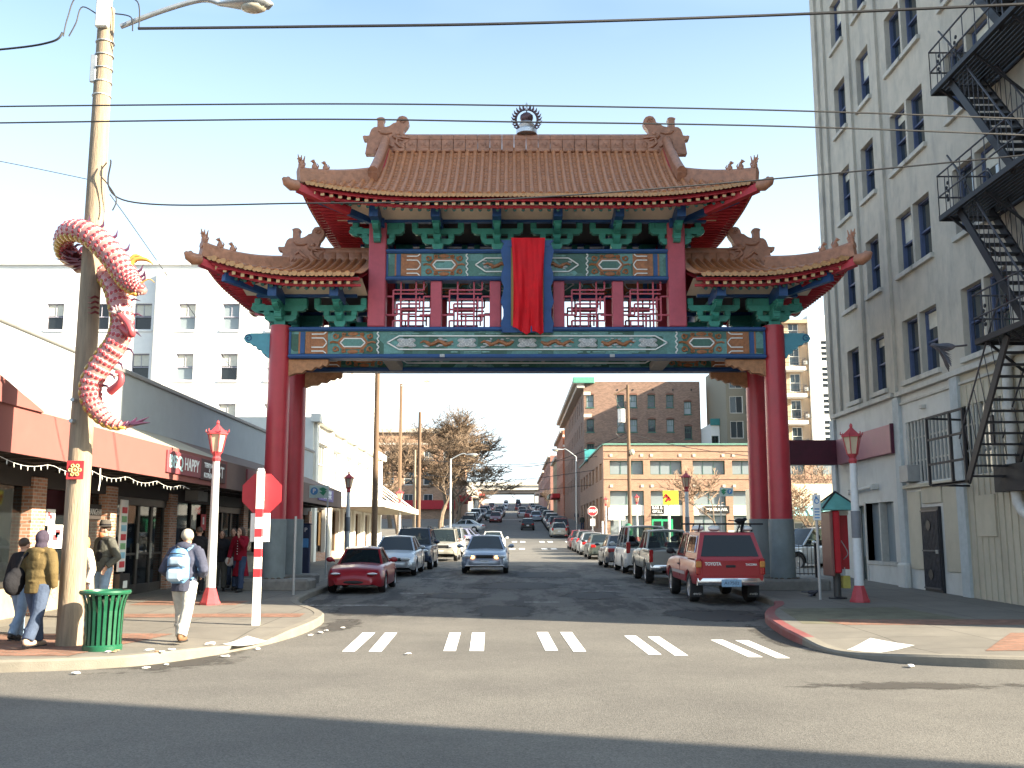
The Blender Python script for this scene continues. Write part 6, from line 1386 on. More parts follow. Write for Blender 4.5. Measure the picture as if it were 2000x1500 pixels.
# ---- stop sign (seen from behind) on a candy striped post
STR = M('stop_sign_red', (.45, .03, .04), .45, var=.06); SWH = M('post_white_paint', (.75, .75, .72), .5, var=.06)
x, y = -4.62, 18.4; z = sw(x, y); t = thing('stop_sign_post', 'striped post with the red back of a stop sign at the left kerb', 'stop sign', (x, y, z))
top = P(510, 920, 18.4); ln = (top.x - x)
def pp(h): return Vector((x + ln * h / (top.z - z), y, z + h))
H = top.z - z; MB()._bar(pp(-.05), pp(H), .12, .12).build('post', SWH, t)
for k in range(7):
    h = .85 + k * .36
    if h < H - .75: MB()._bar(pp(h), pp(h + .15), .123, .123).build('red_band', STR, t)
oc = P(508, 963, 18.34); MB().prism([(oc.x + .39 * math.cos(R(22.5 + 45 * k)), oc.z + .39 * math.sin(R(22.5 + 45 * k))) for k in range(8)], 18.475, 18.49).build('octagon', STR, t)
pc = P(506, 1030, 18.34); MB().cb(pc.x - .19, pc.x + .17, 18.462, 18.474, pc.z - .26, pc.z + .26, .01).build('white_plate', SWH, t); MB().cb(top.x - .06, top.x + .06, 18.34, 18.46, top.z, top.z + .05, .03).build('cap', SWH, t)
# ---- slatted litter bin
GRN = M('bin_green_paint', (.008, .085, .04), .35, var=.12, scale=8, spec=.5, coat=.2)
bc = (-5.85, 14.62); z = sw(*bc); t = thing('litter_bin', 'green slatted steel litter bin beside the utility pole', 'litter bin', (bc[0], bc[1], z))
for k in range(22):
    a = 2 * math.pi * k / 22; ca, sa = math.cos(a), math.sin(a); mb = MB(); pts = [(.275, .05), (.275, .3), (.285, .6), (.315, .75), (.36, .86)]
    for (r0, h0), (r1, h1) in zip(pts, pts[1:]):
        w = .024; t1 = (-sa * w, ca * w); mb.q(*[(bc[0] + r * ca + s_ * t1[0], bc[1] + r * sa + s_ * t1[1], z + h) for r, h, s_ in ((r0, h0, -1), (r0, h0, 1), (r1, h1, 1), (r1, h1, -1))])
        mb.q(*[(bc[0] + (r - .012) * ca + s_ * t1[0], bc[1] + (r - .012) * sa + s_ * t1[1], z + h) for r, h, s_ in ((r1, h1, -1), (r1, h1, 1), (r0, h0, 1), (r0, h0, -1))])
    mb.build('slat', GRN, t)
MB().lathe([(.26, 0), (.29, .0), (.29, .07), (.27, .09), (.26, .02)], 28, (bc[0], bc[1], z)).build('base_ring', GRN, t, 40); MB().lathe([(.34, .84), (.37, .84), (.385, .87), (.37, .9), (.33, .9), (.32, .87), (.34, .84)], 28, (bc[0], bc[1], z)).build('top_ring', GRN, t, 40)
MB().lathe([(.24, .04), (.245, .6), (.26, .8), (.25, .8), (.2, .1), (0, .08)], 18, (bc[0], bc[1], z)).build('liner', M('bin_liner', (.03, .05, .035), .6), t, 40); t.scale = (.93, .93, .93)
# ---- thin posts and kerbside signs
def sign_post(name, label, x, y, H, plates, r=.03, pm=GALV, group=None, cat='sign'):
    z = sw(x, y); t = thing(name, label, cat, (x, y, z), group=group); MB().cyl((x, y, z), (x, y, z + H), r, n=8).build('post', pm, t)
    for (w, h, zc, mat, xo_, nm) in plates: MB().cb(x + xo_ - w / 2, x + xo_ + w / 2, y - r - .02, y - r - .003, z + zc - h / 2, z + zc + h / 2, .006).build(nm, mat, t)
    return t
PBL = M('parking_sign_blue', (.08, .25, .5), .5); PPALE = M('parking_sign_pale', (.5, .62, .58), .5); PGR = M('parking_sign_green', (.03, .25, .13), .5)
sign_post('bare_post', 'plain grey steel post before the left gate plinth', -5.62, 26.1, 2.0, [], .035)
def psign(x, y, H, label, fl=1):
    t = sign_post('parking_sign', label, x, y, H, [(.66, .42, H - .22, PPALE, -fl * .3, 'plate')], .03, group='blue and green parking signs'); z = sw(x, y); cx = x - fl * .3; yy = y - .055
    T = Matrix.Translation((cx - .16 * fl, yy, z + H - .2)) @ Euler((R(90), 0, 0)).to_matrix().to_4x4(); MB().lathe([(0, 0), (.13, 0), (.13, .008), (0, .008)], 16, M_=T).build('disc', PBL, t)
    letters('P', .2, SWH, t, (cx - .16 * fl, yy - .012, z + H - .2), bold=.006)
    MB().prism([(cx + fl * .0, z + H - .12), (cx + fl * .14, z + H - .07), (cx + fl * .28, z + H - .14), (cx + fl * .2, z + H - .2), (cx + fl * .27, z + H - .2), (cx + fl * .16, z + H - .36), (cx + fl * .02, z + H - .24), (cx + fl * .12, z + H - .22)], yy - .008, yy).build('arrow', PGR, t)
psign(-6.35, 34.5, 3.1, 'parking sign with green arrow beside the left gate columns'); psign(10.2, 49, 3.6, 'parking sign with green arrow behind the parked pickups', -1)
t = thing('pay_station', 'dark blue parking pay station on the left pavement', 'pay station', (-6.9, 33.8, sw(-6.9, 33.8))); x, y, z = t.location; PSB = M('pay_station_blue', (.02, .03, .07), .45)
MB().cb(x - .14, x + .14, y - .12, y + .12, z + .06, z + 1.75, .03).build('cabinet', PSB, t); MB().cb(x - .3, x + .3, y - .25, y + .25, z, z + .08, .02).build('foot', CONCP, t); MB().cb(x - .1, x + .1, y - .16, y - .12, z + 1.0, z + 1.3, .01).build('screen', PBL, t); letters('P', .2, SWH, t, (x, y - .125, z + 1.58)); MB().cb(x - .16, x + .16, y - .16, y + .14, z + 1.75, z + 1.8, .01).build('hood', PSB, t)
t = sign_post('stop_sign', 'far white-lettered red stop sign at the brick shop corner', 6.9, 86, 2.9, [(.42, .6, 1.75, SWH, 0, 'plate')], .04, cat='stop sign'); x, y, z = t.location
MB().prism([(x + .45 * math.cos(R(22.5 + 45 * k)), z + 2.7 + .45 * math.sin(R(22.5 + 45 * k))) for k in range(8)], y - .08, y - .06).build('octagon', SWH, t); MB().prism([(x + .41 * math.cos(R(22.5 + 45 * k)), z + 2.7 + .41 * math.sin(R(22.5 + 45 * k))) for k in range(8)], y - .09, y - .081).build('face', STR, t); letters('STOP', .32, SWH, t, (x, y - .1, z + 2.7), bold=.015, width=.66)
YSG = M('sign_yellow_green', (.55, .55, .05), .5); t = sign_post('crossing_sign', 'yellow-green notice sign on a white post behind the pickups', 8.6, 55, 3.7, [(.85, .78, 3.3, YSG, .1, 'plate')], .07, SWH); x, y, z = t.location
mb = MB(); 
for a, b_ in (((-.18, 3.5), (.0, 3.3)), ((.0, 3.3), (-.15, 3.1)), ((-.1, 3.42), (-.28, 3.3)), ((-.02, 3.35), (.1, 3.15))): mb._bar((x + a[0], y - .1, z + a[1]), (x + b_[0], y - .1, z + b_[1]), .02, .1)
mb.build('figure', STR, t)
for k, (px, py, Y, h, lab) in enumerate(((1175, 0, 84, 1.9, 'white bollard post between stop sign and lantern lamp'), (1208, 0, 80, 3.2, 'thin sign post before the brick shops'), (1423, 0, 62, 1.5, 'short white post behind the red pickup'))):
    x = (px - 1000) / 1944 * Y; sign_post('white_post', lab, x, Y, h, [(.35, .6, h - .3, SWH, 0, 'plate')] if k != 0 else [], .07, SWH)
t = thing('mail_box', 'green street mail box at the next corner', 'mail box', (9.6, 83, sw(9.6, 83))); x, y, z = t.location; MB().cb(x - .3, x + .3, y - .25, y + .25, z + .1, z + 1.5, .06).build('box', M('mail_box_green', (.02, .13, .07), .5), t); MB().lathe([(.3, 1.45), (.28, 1.6), (.15, 1.72), (0, 1.75)], 12, (x, y, z)).build('lid', M('mail_box_green', (.02, .13, .07), .5), t, 40); MB().cb(x - .12, x + .12, y - .27, y - .25, z + 1.15, z + 1.35, .01).build('label_plate', SWH, t)
# accessible parking sign, right
t = sign_post('blue_symbol_sign', 'tall narrow white sign with blue symbol before the black fence', 7.43, 24.5, 2.55, [(.2, .62, 2.2, SWH, 0, 'plate')], .035); x, y, z = t.location
mb = MB(); mb.tube([(x + .05 * math.cos(k * .5), y - .06, z + 2.36 + .06 * math.sin(k * .5)) for k in range(13)], .012, 5); mb.ell((x - .01, y - .06, z + 2.45), (.025, .01, .025), 7, 4); mb.build('symbol', PBL, t)
for k in range(4): MB().b(x - .06, x + .06, y - .058, y - .056, z + 1.94 + k * .07, z + 1.97 + k * .07).build('text_line', PBL, t)
# ---- phone kiosk
PHR = M('kiosk_red', (.42, .01, .02), .4, var=.08); TEALK = M('kiosk_teal_roof', (.1, .3, .27), .5, var=.12)
kx, ky = 7.95, 24.8; z = sw(kx, ky); t = thing('phone_kiosk', 'red phone kiosk with small teal pagoda roof', 'phone kiosk', (kx, ky, z))
MB().cyl((kx, ky, z), (kx, ky, z + 1.0), .09, n=12).build('pedestal', M('kiosk_dark_post', (.06, .06, .06), .5), t, 40); MB().lathe([(.22, 0), (.22, .03), (.1, .05)], 12, (kx, ky, z)).build('foot', IRON, t)
MB().cb(kx - .16, kx + .02, ky - .4, ky + .35, z + .62, z + 2.12, .03).build('cabinet', PHR, t); MB().cb(kx - .24, kx - .16, ky - .42, ky + .3, z + .55, z + 2.1, .02).build('side_shield', M('kiosk_bronze', (.16, .07, .06), .45), t)
MB().cb(kx + .02, kx + .4, ky + .2, ky + .28, z + .7, z + 2.15, .01).build('back_panel', PHR, t); MB().cb(kx + .0, kx + .42, ky + .185, ky + .2, z + 2.02, z + 2.16, .005).build('header', SWH, t)
rf = MB().add([(kx - .42, ky - .5, z + 2.14), (kx + .5, ky - .5, z + 2.14), (kx + .5, ky + .45, z + 2.14), (kx - .42, ky + .45, z + 2.14), (kx + .04, ky - .05, z + 2.58), (kx - .34, ky - .42, z + 2.22), (kx + .42, ky - .42, z + 2.22), (kx + .42, ky + .37, z + 2.22), (kx - .34, ky + .37, z + 2.22)], [(3, 2, 1, 0), (0, 1, 6, 5), (1, 2, 7, 6), (2, 3, 8, 7), (3, 0, 5, 8), (5, 6, 4), (6, 7, 4), (7, 8, 4), (8, 5, 4)]).build('roof', TEALK, t)
for a, b_ in (((-.42, -.5), 0), ((.5, -.5), 0), ((.5, .45), 0), ((-.42, .45), 0)): MB().tube([(kx + a[0], ky + a[1], z + 2.18), (kx + a[0] * .83, ky + a[1] * .83, z + 2.25), (kx + .04, ky - .05, z + 2.6)], .022, 5).build('roof_rib', IRON, rf)
MB().cb(kx + .12, kx + .3, ky - .1, ky + .1, z + .25, z + .55, .01).build('phone_book', M('phone_book_yellow', (.45, .4, .1), .7), t); MB().tube([(kx + .2, ky, z + .55), (kx + .2, ky, z + .75)], .012, 5).build('book_chain', GALV, t)
MB().tube(catmull([(kx + .05, ky - .3, z + 1.4), (kx + .2, ky - .3, z + 1.1), (kx + .1, ky - .25, z + .95)], 5), .012, 5).build('phone_cord', GALV, t)
# ---- black fence of the parking lot
t = thing('lot_fence', 'low black iron fence along the parking lot', 'fence', (8.5, 33.6, sw(8.5, 33.6)))
for k in range(2):
    x = 7.9 + 2.2 * k; y = 33.6 - .0 * k; z = sw(x, y); MB().cb(x - .04, x + .04, y - .04, y + .04, z, z + 1.15, .01).build('post', IRON, t)
    if k < 1:
        for h in (.15, 1.05): MB()._bar((x, y, z + h), (x + 2.2, y, z + h), .03, .03).build('rail', IRON, t)
        for j in range(1, 16): MB().b(x + 2.2 * j / 16 - .009, x + 2.2 * j / 16 + .009, y - .009, y + .009, z + .1, z + 1.1).build('picket', IRON, t)
# ---- other utility poles
a = pole('utility_pole', 'brown wooden pole behind the blue car near the canopy store', -7.05, 51.5, 14.5, .16, .12, WOODB, group='wooden utility poles')
b2 = pole('utility_pole', 'wooden pole with street lamp at the far end of the canopy', -8.6, 76.5, 13.6, .16, .11, WOODB, group='wooden utility poles'); cobra(b2, (-8.6, 76.4, 13.3), (-7.2, 76.2, 13.7))
pole('utility_pole', 'slim brown pole in front of the old brick block', -9.3, 100, 14.3, .2, .15, WOODB, group='wooden utility poles'); pole('utility_pole', 'shorter grey pole beside the slim brown pole', -9.9, 101.5, 10.6, .16, .12, WOOD, group='wooden utility poles')
c = pole('street_light_pole', 'grey steel light pole on the far left corner', -6.15, 100, 9.6, .13, .08, GALV, cat='street light'); cobra(c, (-6.15, 100, 9.4), (-4.6, 100, 9.9), s=1.3)
d = pole('utility_pole', 'wooden pole with grey transformer before the brick shops', 10.45, 89, 15.4, .2, .13, WOODB, group='wooden utility poles')
MB().cyl((9.85, 89, 11.9), (9.85, 89, 13.1), .33, n=16).build('transformer', M('transformer_grey', (.5, .52, .53), .5), d, 40); MB()._bar((9.2, 89, 14.4), (10.5, 89, 15.1), .1, .12).build('cross_arm', WOODB, d); MB().ell((10.7, 88.8, 9.2), (.25, .25, .28), 10, 7).build('round_lamp', LENS, d, 50)
for pts in ([(9.3, 89, 14.5), (9.5, 88.9, 13.6), (9.85, 88.9, 13.1)], [(9.85, 88.9, 11.9), (9.3, 88.9, 11), (9.9, 88.9, 10.4), (10.4, 88.9, 10.6)]): MB().tube(catmull(pts, 6), .03, 5).build('loose_wire', WIRE, d)
e = pole('street_light_pole', 'grey light pole on the far right kerb uphill of the crossing', 6.95, 108, 10.4, .13, .08, GALV, cat='street light'); cobra(e, (6.95, 108, 10.3), (5.5, 108, 11.1), s=1.3)
# ---- overhead wires
def wire(label, pts, r=.012, n=16, name='overhead_wire', mat=WIRE, group='overhead wires'):
    pts = [Vector(p) for p in pts]; o = MB().tube(catmull(pts, n), r, 5).build(name, mat, None, 60); return tag(o, label, 'wire', group)
wire('upper of the two trolley wires crossing above the gate roof', [P(-200, 213, 12.5), P(0, 208, 12.5), P(600, 203, 12.5), P(1000, 206, 12.5), P(1500, 215, 12.5), P(2000, 232, 12.5), P(2300, 245, 12.5)], .011)
wire('lower of the two trolley wires crossing the gate finial', [P(-200, 243, 12.3), P(0, 240, 12.3), P(600, 233, 12.3), P(1000, 238, 12.3), P(1500, 246, 12.3), P(2000, 264, 12.3), P(2300, 280, 12.3)], .011)
wire('thick twisted cable from the pole top to the grey block', [(-6.03, 15.0, 9.85), P(600, 52, 15.0), P(1000, 46, 14.9), P(1500, 30, 15.2), P(2000, 8, 14.8), P(2300, -6, 14.6)], .024)
wire('twisted cable leaving the pole top to the left', [(-7.24, 15.0, 9.78), P(100, 82, 15.0), P(0, 97, 15.1), P(-300, 120, 15.2)], .018)
wire('wire sagging in front of the gate eaves', [(-6.36, 15.05, 7.65), P(250, 393, 15.1), P(600, 397, 15.1), P(1000, 388, 14.9), P(1480, 352, 15), P(2000, 303, 14.4), P(2300, 270, 14)], .013)
wire('thin span wire from the left to the pole', [P(-300, 260, 15), P(0, 315, 15.1), P(180, 352, 15.15)], .006); wire('thin guy wire slanting down behind the dragon', [P(215, 380, 15.4), P(300, 500, 22), P(480, 760, 40)], .008)
wire('dashed guy wire from the transformer pole to the left', [(10.4, 89, 11.0), (7.5, 92, 9.9), (2.0, 98, 8.6), (-6.2, 100, 8.9)], .035); wire('guy wire from the transformer pole to the right', [(10.4, 89, 10.9), (16, 89, 9.6), (24, 89, 8.7), (34, 89, 8.9)], .03)
for k, (z0, z1, Y) in enumerate(((9.6, 10.0, 103), (8.2, 8.8, 106), (7.2, 7.4, 110))): wire(('highest', 'middle', 'lowest')[k] + ' of three far wires across the uphill street', [(-9.4, Y, z0), (0, Y, z0 - .5), (9.2, Y, z1)], .03)
# ---- string lights under the awning
t = thing('string_lights', 'white icicle string lights hanging below the rose awning', 'string lights', (-7.9, 20, 3.0)); BULB = M('bulb_white', (.75, .75, .7), .3)
pts = [Vector((-7.93, 15.4 + 9.2 * k / 40, 2.98 - .09 * abs(math.sin(k * .42)))) for k in range(41)]; MB().tube(pts, .004, 4).build('cord', SWH, t)
for k in range(34):
    p = pts[1 + int(k * 1.15)]; MB().tube([p, p + Vector((0, 0, -.03)), p + Vector((0, .01, -.075))], [.004, .009, .003], 5).build('bulb', BULB, t)
for y in (17.9, 19.2): MB().tube([(-7.93, y, 3.05), (-7.93, y + .03, 2.8), (-7.93, y - .02, 2.62)], .012, 5).build('hanging_strand', BULB, t)
# ---- paper litter
PAPER = M('litter_paper', (.78, .77, .74), .8, var=.06); LEAFL = M('litter_brown', (.4, .25, .15), .8, var=.3)
def scrap(x, y, s, on, label, group, mat=PAPER, seed=0):
    rnd = random.Random(seed + int(x * 97 + y * 31)); n, m_ = 9, 6; mb = MB(); z = on(x, y)
    s *= .8; T = Matrix.Translation((x, y, z + s * .09 + .008)) @ Euler((0, 0, rnd.uniform(0, 6))).to_matrix().to_4x4() @ Matrix.Diagonal((s, s * rnd.uniform(.4, .8), s * .18, 1)); mb.ell((0, 0, 0), .5, n, m_, T)
    mb.v = [(a + rnd.gauss(0, s * .05), b_ + rnd.gauss(0, s * .05), max(c + rnd.gauss(0, s * .03), z + .004)) for a, b_, c in mb.v]
    o = mb.build('paper_scrap', mat); tag(o, label, 'litter', group)
rnd = random.Random(4)
for k in range(9): scrap(-5.75 + rnd.uniform(-.05, 1.0), 14.35 + rnd.uniform(-.1, .25), rnd.uniform(.08, .17), sw, 'crumpled paper scrap on the bricks beside the green bin', 'paper scraps beside the bin', PAPER if k % 3 else LEAFL, k)
for x, y, s in ((-3.55, 18.0, .16), (-3.45, 18.4, .2), (-3.42, 18.8, .12), (-3.95, 15.9, .16), (-4.9, 13.75, .13), (-5.6, 13.2, .18), (-4.75, 14.1, .1), (-4.2, 15.0, .16), (-3.2, 19.3, .12)): scrap(x, y, s, rr_, 'white paper scrap lying in the left gutter', 'paper scraps in the left gutter')
scrap(-4.6, 15.6, .24, sw, 'white paper on the kerb ramp by the backpack walker', None); scrap(-1.55, 15.3, .16, rr_, 'lone white paper cup scrap below the crosswalk stripes', None); scrap(5.4, 13.9, .22, rr_, 'flat white paper beside the right kerb', None); scrap(5.6, 20.3, .15, rr_, 'white paper scrap under the red kerb', None)
# ================================================================ vehicles
def paint(name, col, rough=.3, metal=.0): return M('car_paint_' + name, col, rough, metal=metal, var=.05, scale=2, spec=.5, coat=.3, dirt=.05, dcol=(.12, .11, .1))
CGL = glassmat('car_glass', (.012, .018, .02), .72, .02, .5); CGD = glassmat('car_glass_dark', (.008, .01, .012), 0, .02, .4)
TYRE = M('tyre_rubber', (.018, .018, .019), .85, var=.2, scale=10); RIM = M('alloy_rim', (.5, .5, .52), .35, metal=.8, var=.1); TRIM = M('black_trim', (.02, .02, .022), .6); CHR = M('chrome', (.6, .6, .62), .15, metal=.95, var=.05)
HLM = M('headlight_glass', (.6, .62, .63), .12, spec=.7); TLM = M('taillight_red', (.35, .012, .012), .2, spec=.6); TLA = M('taillight_amber', (.5, .2, .04), .2, spec=.6); PLW = M('plate_white', (.6, .62, .62), .5); PLB = M('plate_blue', (.25, .4, .55), .5, var=.3, scale=30); SEAT = M('seat_fabric', (.03, .03, .035), .9); UNDER = M('underbody', (.012, .012, .012), .9)
ONL = M('lit_amber_lamp', (.9, .5, .15), .3, emit=(1, .42, .1, 2.2))
def wheel_meshes(r, w, spokes=5):
    t = MB().lathe([(r * .62, -w / 2), (r * .9, -w / 2), (r * .985, -w * .36), (r, -w * .2), (r, w * .2), (r * .985, w * .36), (r * .9, w / 2), (r * .62, w / 2), (r * .6, 0)], 24).mesh('tyre', TYRE, 40)
    k = MB(); k.lathe([(r * .64, w * .42), (r * .6, w * .46), (r * .56, w * .4), (r * .56, w * .12), (0, w * .1)], 20)
    for i in range(spokes):
        T = Euler((0, 0, 2 * math.pi * i / spokes)).to_matrix().to_4x4(); k.cb(r * .1, r * .58, -r * .07, r * .07, w * .2, w * .4, .01, T)
    k.lathe([(r * .14, w * .2), (r * .14, w * .43), (r * .1, w * .46), (0, w * .46)], 10)
    return t, k.mesh('rim', RIM, 40)
def car(name, label, spec, col, loc, heading, group=None, low=False, extra=None, cat='car', glass=None):
    """spec: L,W,H,wb(front axle,rear axle),r, top=[(y,z)], belt=[(y,z)], cab=(ws base, roof front, roof rear, rear base), wb/wr half widths. forward = +Y local"""
    s = spec; L, W, Hh = s['L'], s['W'], s['H']; t = thing(name, label, cat, loc, 0, group)
    pm = col; g = glass or CGL
    y0, y1 = -L / 2, L / 2; af, ar = s['ax']; r = s['r']; zb = s.get('zb', .22); Ra = r * 1.16
    ys = sorted(set([y0, y0 + .04, y0 + .12, y0 + .28, y1 - .28, y1 - .12, y1 - .04, y1] + [y0 + .28 + (L - .56) * i / 26 for i in range(27)] + [a + Ra * math.cos(math.pi * k / 8) for a in (af, ar) for k in range(9)] + [v[0] for v in s['top']]))
    mb = MB(); rings = []; hw = W / 2
    for y in ys:
        e = min(y - y0, y1 - y); k = 1 - s.get('round', .2) * max(0, 1 - e / .55) ** 2.2; w = hw * k * (1 - s.get('taper', .04) * abs(y / (L / 2)) ** 3)
        zt = lerp(s['top'], y); base = zb + (.1 * max(0, 1 - e / .3) ** 1.5); arch = base
        for a in (af, ar):
            if abs(y - a) < Ra: arch = max(arch, r + math.sqrt(max(0, Ra ** 2 - (y - a) ** 2)) - .02)
        lo = min(arch, zt - .12); cw_ = s.get('crown', .035)
        z = [lo, lo + .03, zb + (zt - zb) * .35, zb + (zt - zb) * .62, zt - .13, zt - .045, zt, zt + cw_ * .6, zt + cw_]
        x = [w * .955, w * .985, w * 1.0, w * .995, w * .965, w * .93, w * .86, w * .5, 0]
        for i in range(1, 6): z[i] = max(z[i], z[i - 1] + .004)
        ring = [(x[i], y, z[i]) for i in range(9)] + [(-x[i], y, z[i]) for i in range(7, -1, -1)]
        rings.append(len(mb.v)); mb.v += ring
    for a, b_ in zip(rings, rings[1:]):
        for i in range(16): mb.f.append((a + i, a + i + 1, b_ + i + 1, b_ + i)); mb.m.append(0)
    mb.f.append(tuple(rings[0] + i for i in range(17))); mb.m.append(0); mb.f.append(tuple(rings[-1] + i for i in range(17))[::-1]); mb.m.append(0)
    body = mb.build('body', pm, t, 38, local=True)
    MB().b(-hw * .84, hw * .84, y0 + .42, y1 - .48, zb + .02, min(lerp(s['top'], y0 + .42), lerp(s['top'], y1 - .48)) - .16).build('underbody', UNDER, t, local=True)
    # cabin
    c0, c1, c2, c3 = s['cab']; wb_, wr = s['wb'], s['wr']; zr = Hh - .03; zf = lerp(s['top'], c0) - .0; zrb = lerp(s['top'], c3) - .0
    def pt(f, side, lv):
        # f 0..1 along cabin perimeter from windscreen base to rear base, lv 0 belt 1 roof
        yb = c0 + (c3 - c0) * f; yt = c1 + (c2 - c1) * f; zbb = lerp(s['top'], yb) - .01; zt = zr + s.get('arc', .03) * math.sin(math.pi * f); return Vector((side * (wb_ + (wr - wb_) * lv), yb + (yt - yb) * lv, zbb + (zt - zbb) * lv))
    rf = MB(); n = 6
    def roofp(u, v): p = pt(v, 1, 1); x = -1 + 2 * u; return (x * wr, p.y, p.z + .035 * (1 - x * x) )
    rf.grid(roofp, 8, n, True); rf.grid(lambda u, v: (lambda q: (q[0], q[1], q[2] - .03))(roofp(u, v)), 8, n)
    for sd in (-1, 1):
        for k in range(n): a, b_ = pt(k / n, sd, 1), pt((k + 1) / n, sd, 1); rf._bar(a + Vector((0, 0, -.015)), b_ + Vector((0, 0, -.015)), .05, .05)
    for f in (0, 1): rf._bar(pt(f, -1, 1) + Vector((0, 0, -.01)), pt(f, 1, 1) + Vector((0, 0, -.01)), .05, .05)
    roofo = rf.build('roof', s.get('roofm') or pm, t, 40, local=True)
    pil = s.get('pillars', [0, .5, 1]); pw = s.get('pw', {})
    pb = MB()
    for f in pil:
        for sd in (-1, 1):
            ww = pw.get(f, .055 if f not in (0, 1) else .07); a, b_ = pt(f, sd, 0), pt(f, sd, 1); d = Vector((0, ww, 0)) * (1 if f < .5 else -1 if f > .5 else .5)
            q0 = [a + Vector((sd * .012, -d.y * (0 if f in (0, 1) else 1), 0)), a + Vector((sd * .012, d.y, 0)), b_ + Vector((sd * .012, d.y * .8, 0)), b_ + Vector((sd * .012, -d.y * (0 if f in (0, 1) else 1), 0))]
            q1 = [v - Vector((sd * .06, 0, 0)) for v in q0]
            pb.add(q0 + q1, [(0, 1, 2, 3), (7, 6, 5, 4), (0, 4, 5, 1), (2, 6, 7, 3), (1, 5, 6, 2), (0, 3, 7, 4)])
    pb.build('pillars', s.get('pilm') or pm, t, local=True)
    ins = .012
    def pane(nm, q): MB().q(*q).build(nm, g, t, local=True)
    A0, A1, B0, B1 = pt(0, -1, 0), pt(0, 1, 0), pt(0, -1, 1), pt(0, 1, 1); inn = Vector((0, -.01, -.005))
    ws = MB(); ws.grid(lambda u, v: (lambda a, b_: a.lerp(b_, v) + Vector((0, .06 * (1 - (2 * u - 1) ** 2), .0)))(A0.lerp(A1, u), B0.lerp(B1, u)), 6, 3); ws.build('windscreen', g, t, 60, local=True)
    C0, C1, D0, D1 = pt(1, -1, 0), pt(1, 1, 0), pt(1, -1, 1), pt(1, 1, 1)
    ws = MB(); ws.grid(lambda u, v: (lambda a, b_: a.lerp(b_, v) - Vector((0, .04 * (1 - (2 * u - 1) ** 2), .0)))(C0.lerp(C1, u), D0.lerp(D1, u)), 6, 3, True); ws.build('rear_window', g, t, 60, local=True)
    for sd in (-1, 1):
        for fa, fb in zip(pil, pil[1:]):
            if (fa, fb) in s.get('solid', ()):
                MB().q(pt(fa, sd, 0), pt(fb, sd, 0), pt(fb, sd, 1), pt(fa, sd, 1)).build('side_panel', pm, t, local=True); continue
            pane('side_window', [pt(fa, sd, .0), pt(fb, sd, .0), pt(fb, sd, 1), pt(fa, sd, 1)])
            if not low: # window edging and door seams
                e = MB(); a, b_ = pt(fa, sd, 0) + Vector((sd * .014, 0, .01)), pt(fb, sd, 0) + Vector((sd * .014, 0, .01)); e._bar(a, b_, .015, .03); e.build('window_trim', TRIM, t, local=True)
    # interior
    it = MB()
    for x in (-.36, .36):
        for yy in ((c0 + c1) / 2 - .75, (c0 + c1) / 2 - 1.65):
            if yy > c3 + .2: it.cb(x - .24, x + .24, yy - .09, yy + .09, .5, min(zr - .32, zf + .22), .06); it.cb(x - .13, x + .13, yy - .07, yy + .06, min(zr - .3, zf + .24), min(zr - .12, zf + .42), .05)
    if s.get('seats', True): tag(it.build('seats', SEAT, t, 40, local=True))
    dk = MB().b(-wb_ * .97, wb_ * .97, c3 + .1, c0 - .08, zb + .3, min(zf, zrb) - .03); dk.build('cabin_floor', UNDER, t, local=True)
    # wheels
    tm, rm = wheel_meshes(r, s.get('tw', .2))
    for a in (af, ar):
        for sd in (-1, 1):
            o = link('wheel', tm, t, (sd * (hw - s.get('tw', .2) / 2 - .015), a, r), (0, sd * R(90), 0)); link('rim', rm, o, (0, 0, 0))
    # lights etc.
    zh, zt_ = s['zh'], s['zt']
    fx = hw * (1 - s.get('round', .16)) * .96
    for sd in (-1, 1):
        hx, hwid, hhei = s.get('hl', (fx - .2, .2, .075)); MB().ell((0, 0, 0), (hwid, .13, hhei), 12, 6, Matrix.Translation((sd * hx, y1 - .07 - s.get('hd', 0), zh)) @ Euler((0, 0, -sd * .28)).to_matrix().to_4x4()).build('headlight', s.get('hlm') or HLM, t, 60, local=True)
        tx, twid, thei = s.get('tl', (fx - .1, .15, .09)); MB().cb(sd * tx - twid, sd * tx + twid, y0 - .015, y0 + .14, zt_ - thei, zt_ + thei, .03).build('taillight', TLM, t, local=True)
        if not low or True:
            m_ = MB(); my = c0 - .32; mz = lerp(s['top'], my) + .12; m_.ell((sd * (hw + .11), my, mz), (.12, .07, .08), 9, 6); m_.cyl((sd * (hw - .04), my, mz - .05), (sd * (hw + .05), my, mz), .03, n=6); m_.build('mirror', s.get('mirm') or pm, t, 60, local=True)
        if not low:
            for fy in s.get('doors', [pil[1]] if len(pil) > 2 else []):
                p = pt(fy, sd, 0); MB().cb(min(sd * hw * .985, sd * hw * 1.004), max(sd * hw * .985, sd * hw * 1.004), p.y - .006, p.y + .006, zb + .12, p.z - .06, .002).build('door_seam', TRIM, t, local=True)
                MB().cb(min(sd * hw * .99, sd * (hw + .025)), max(sd * hw * .99, sd * (hw + .025)), p.y + .06, p.y + .24, p.z - .2, p.z - .165, .01).build('door_handle', s.get('mirm') or pm, t, local=True)
    gw, gz, gh = s.get('gr', (.4, zh - .02, .06))
    if gw: MB().cb(-gw, gw, y1 - .1, y1 + .012, gz - gh, gz + gh, .02).build('grille', s.get('grm') or TRIM, t, local=True)
    bz = s.get('bz', .42)
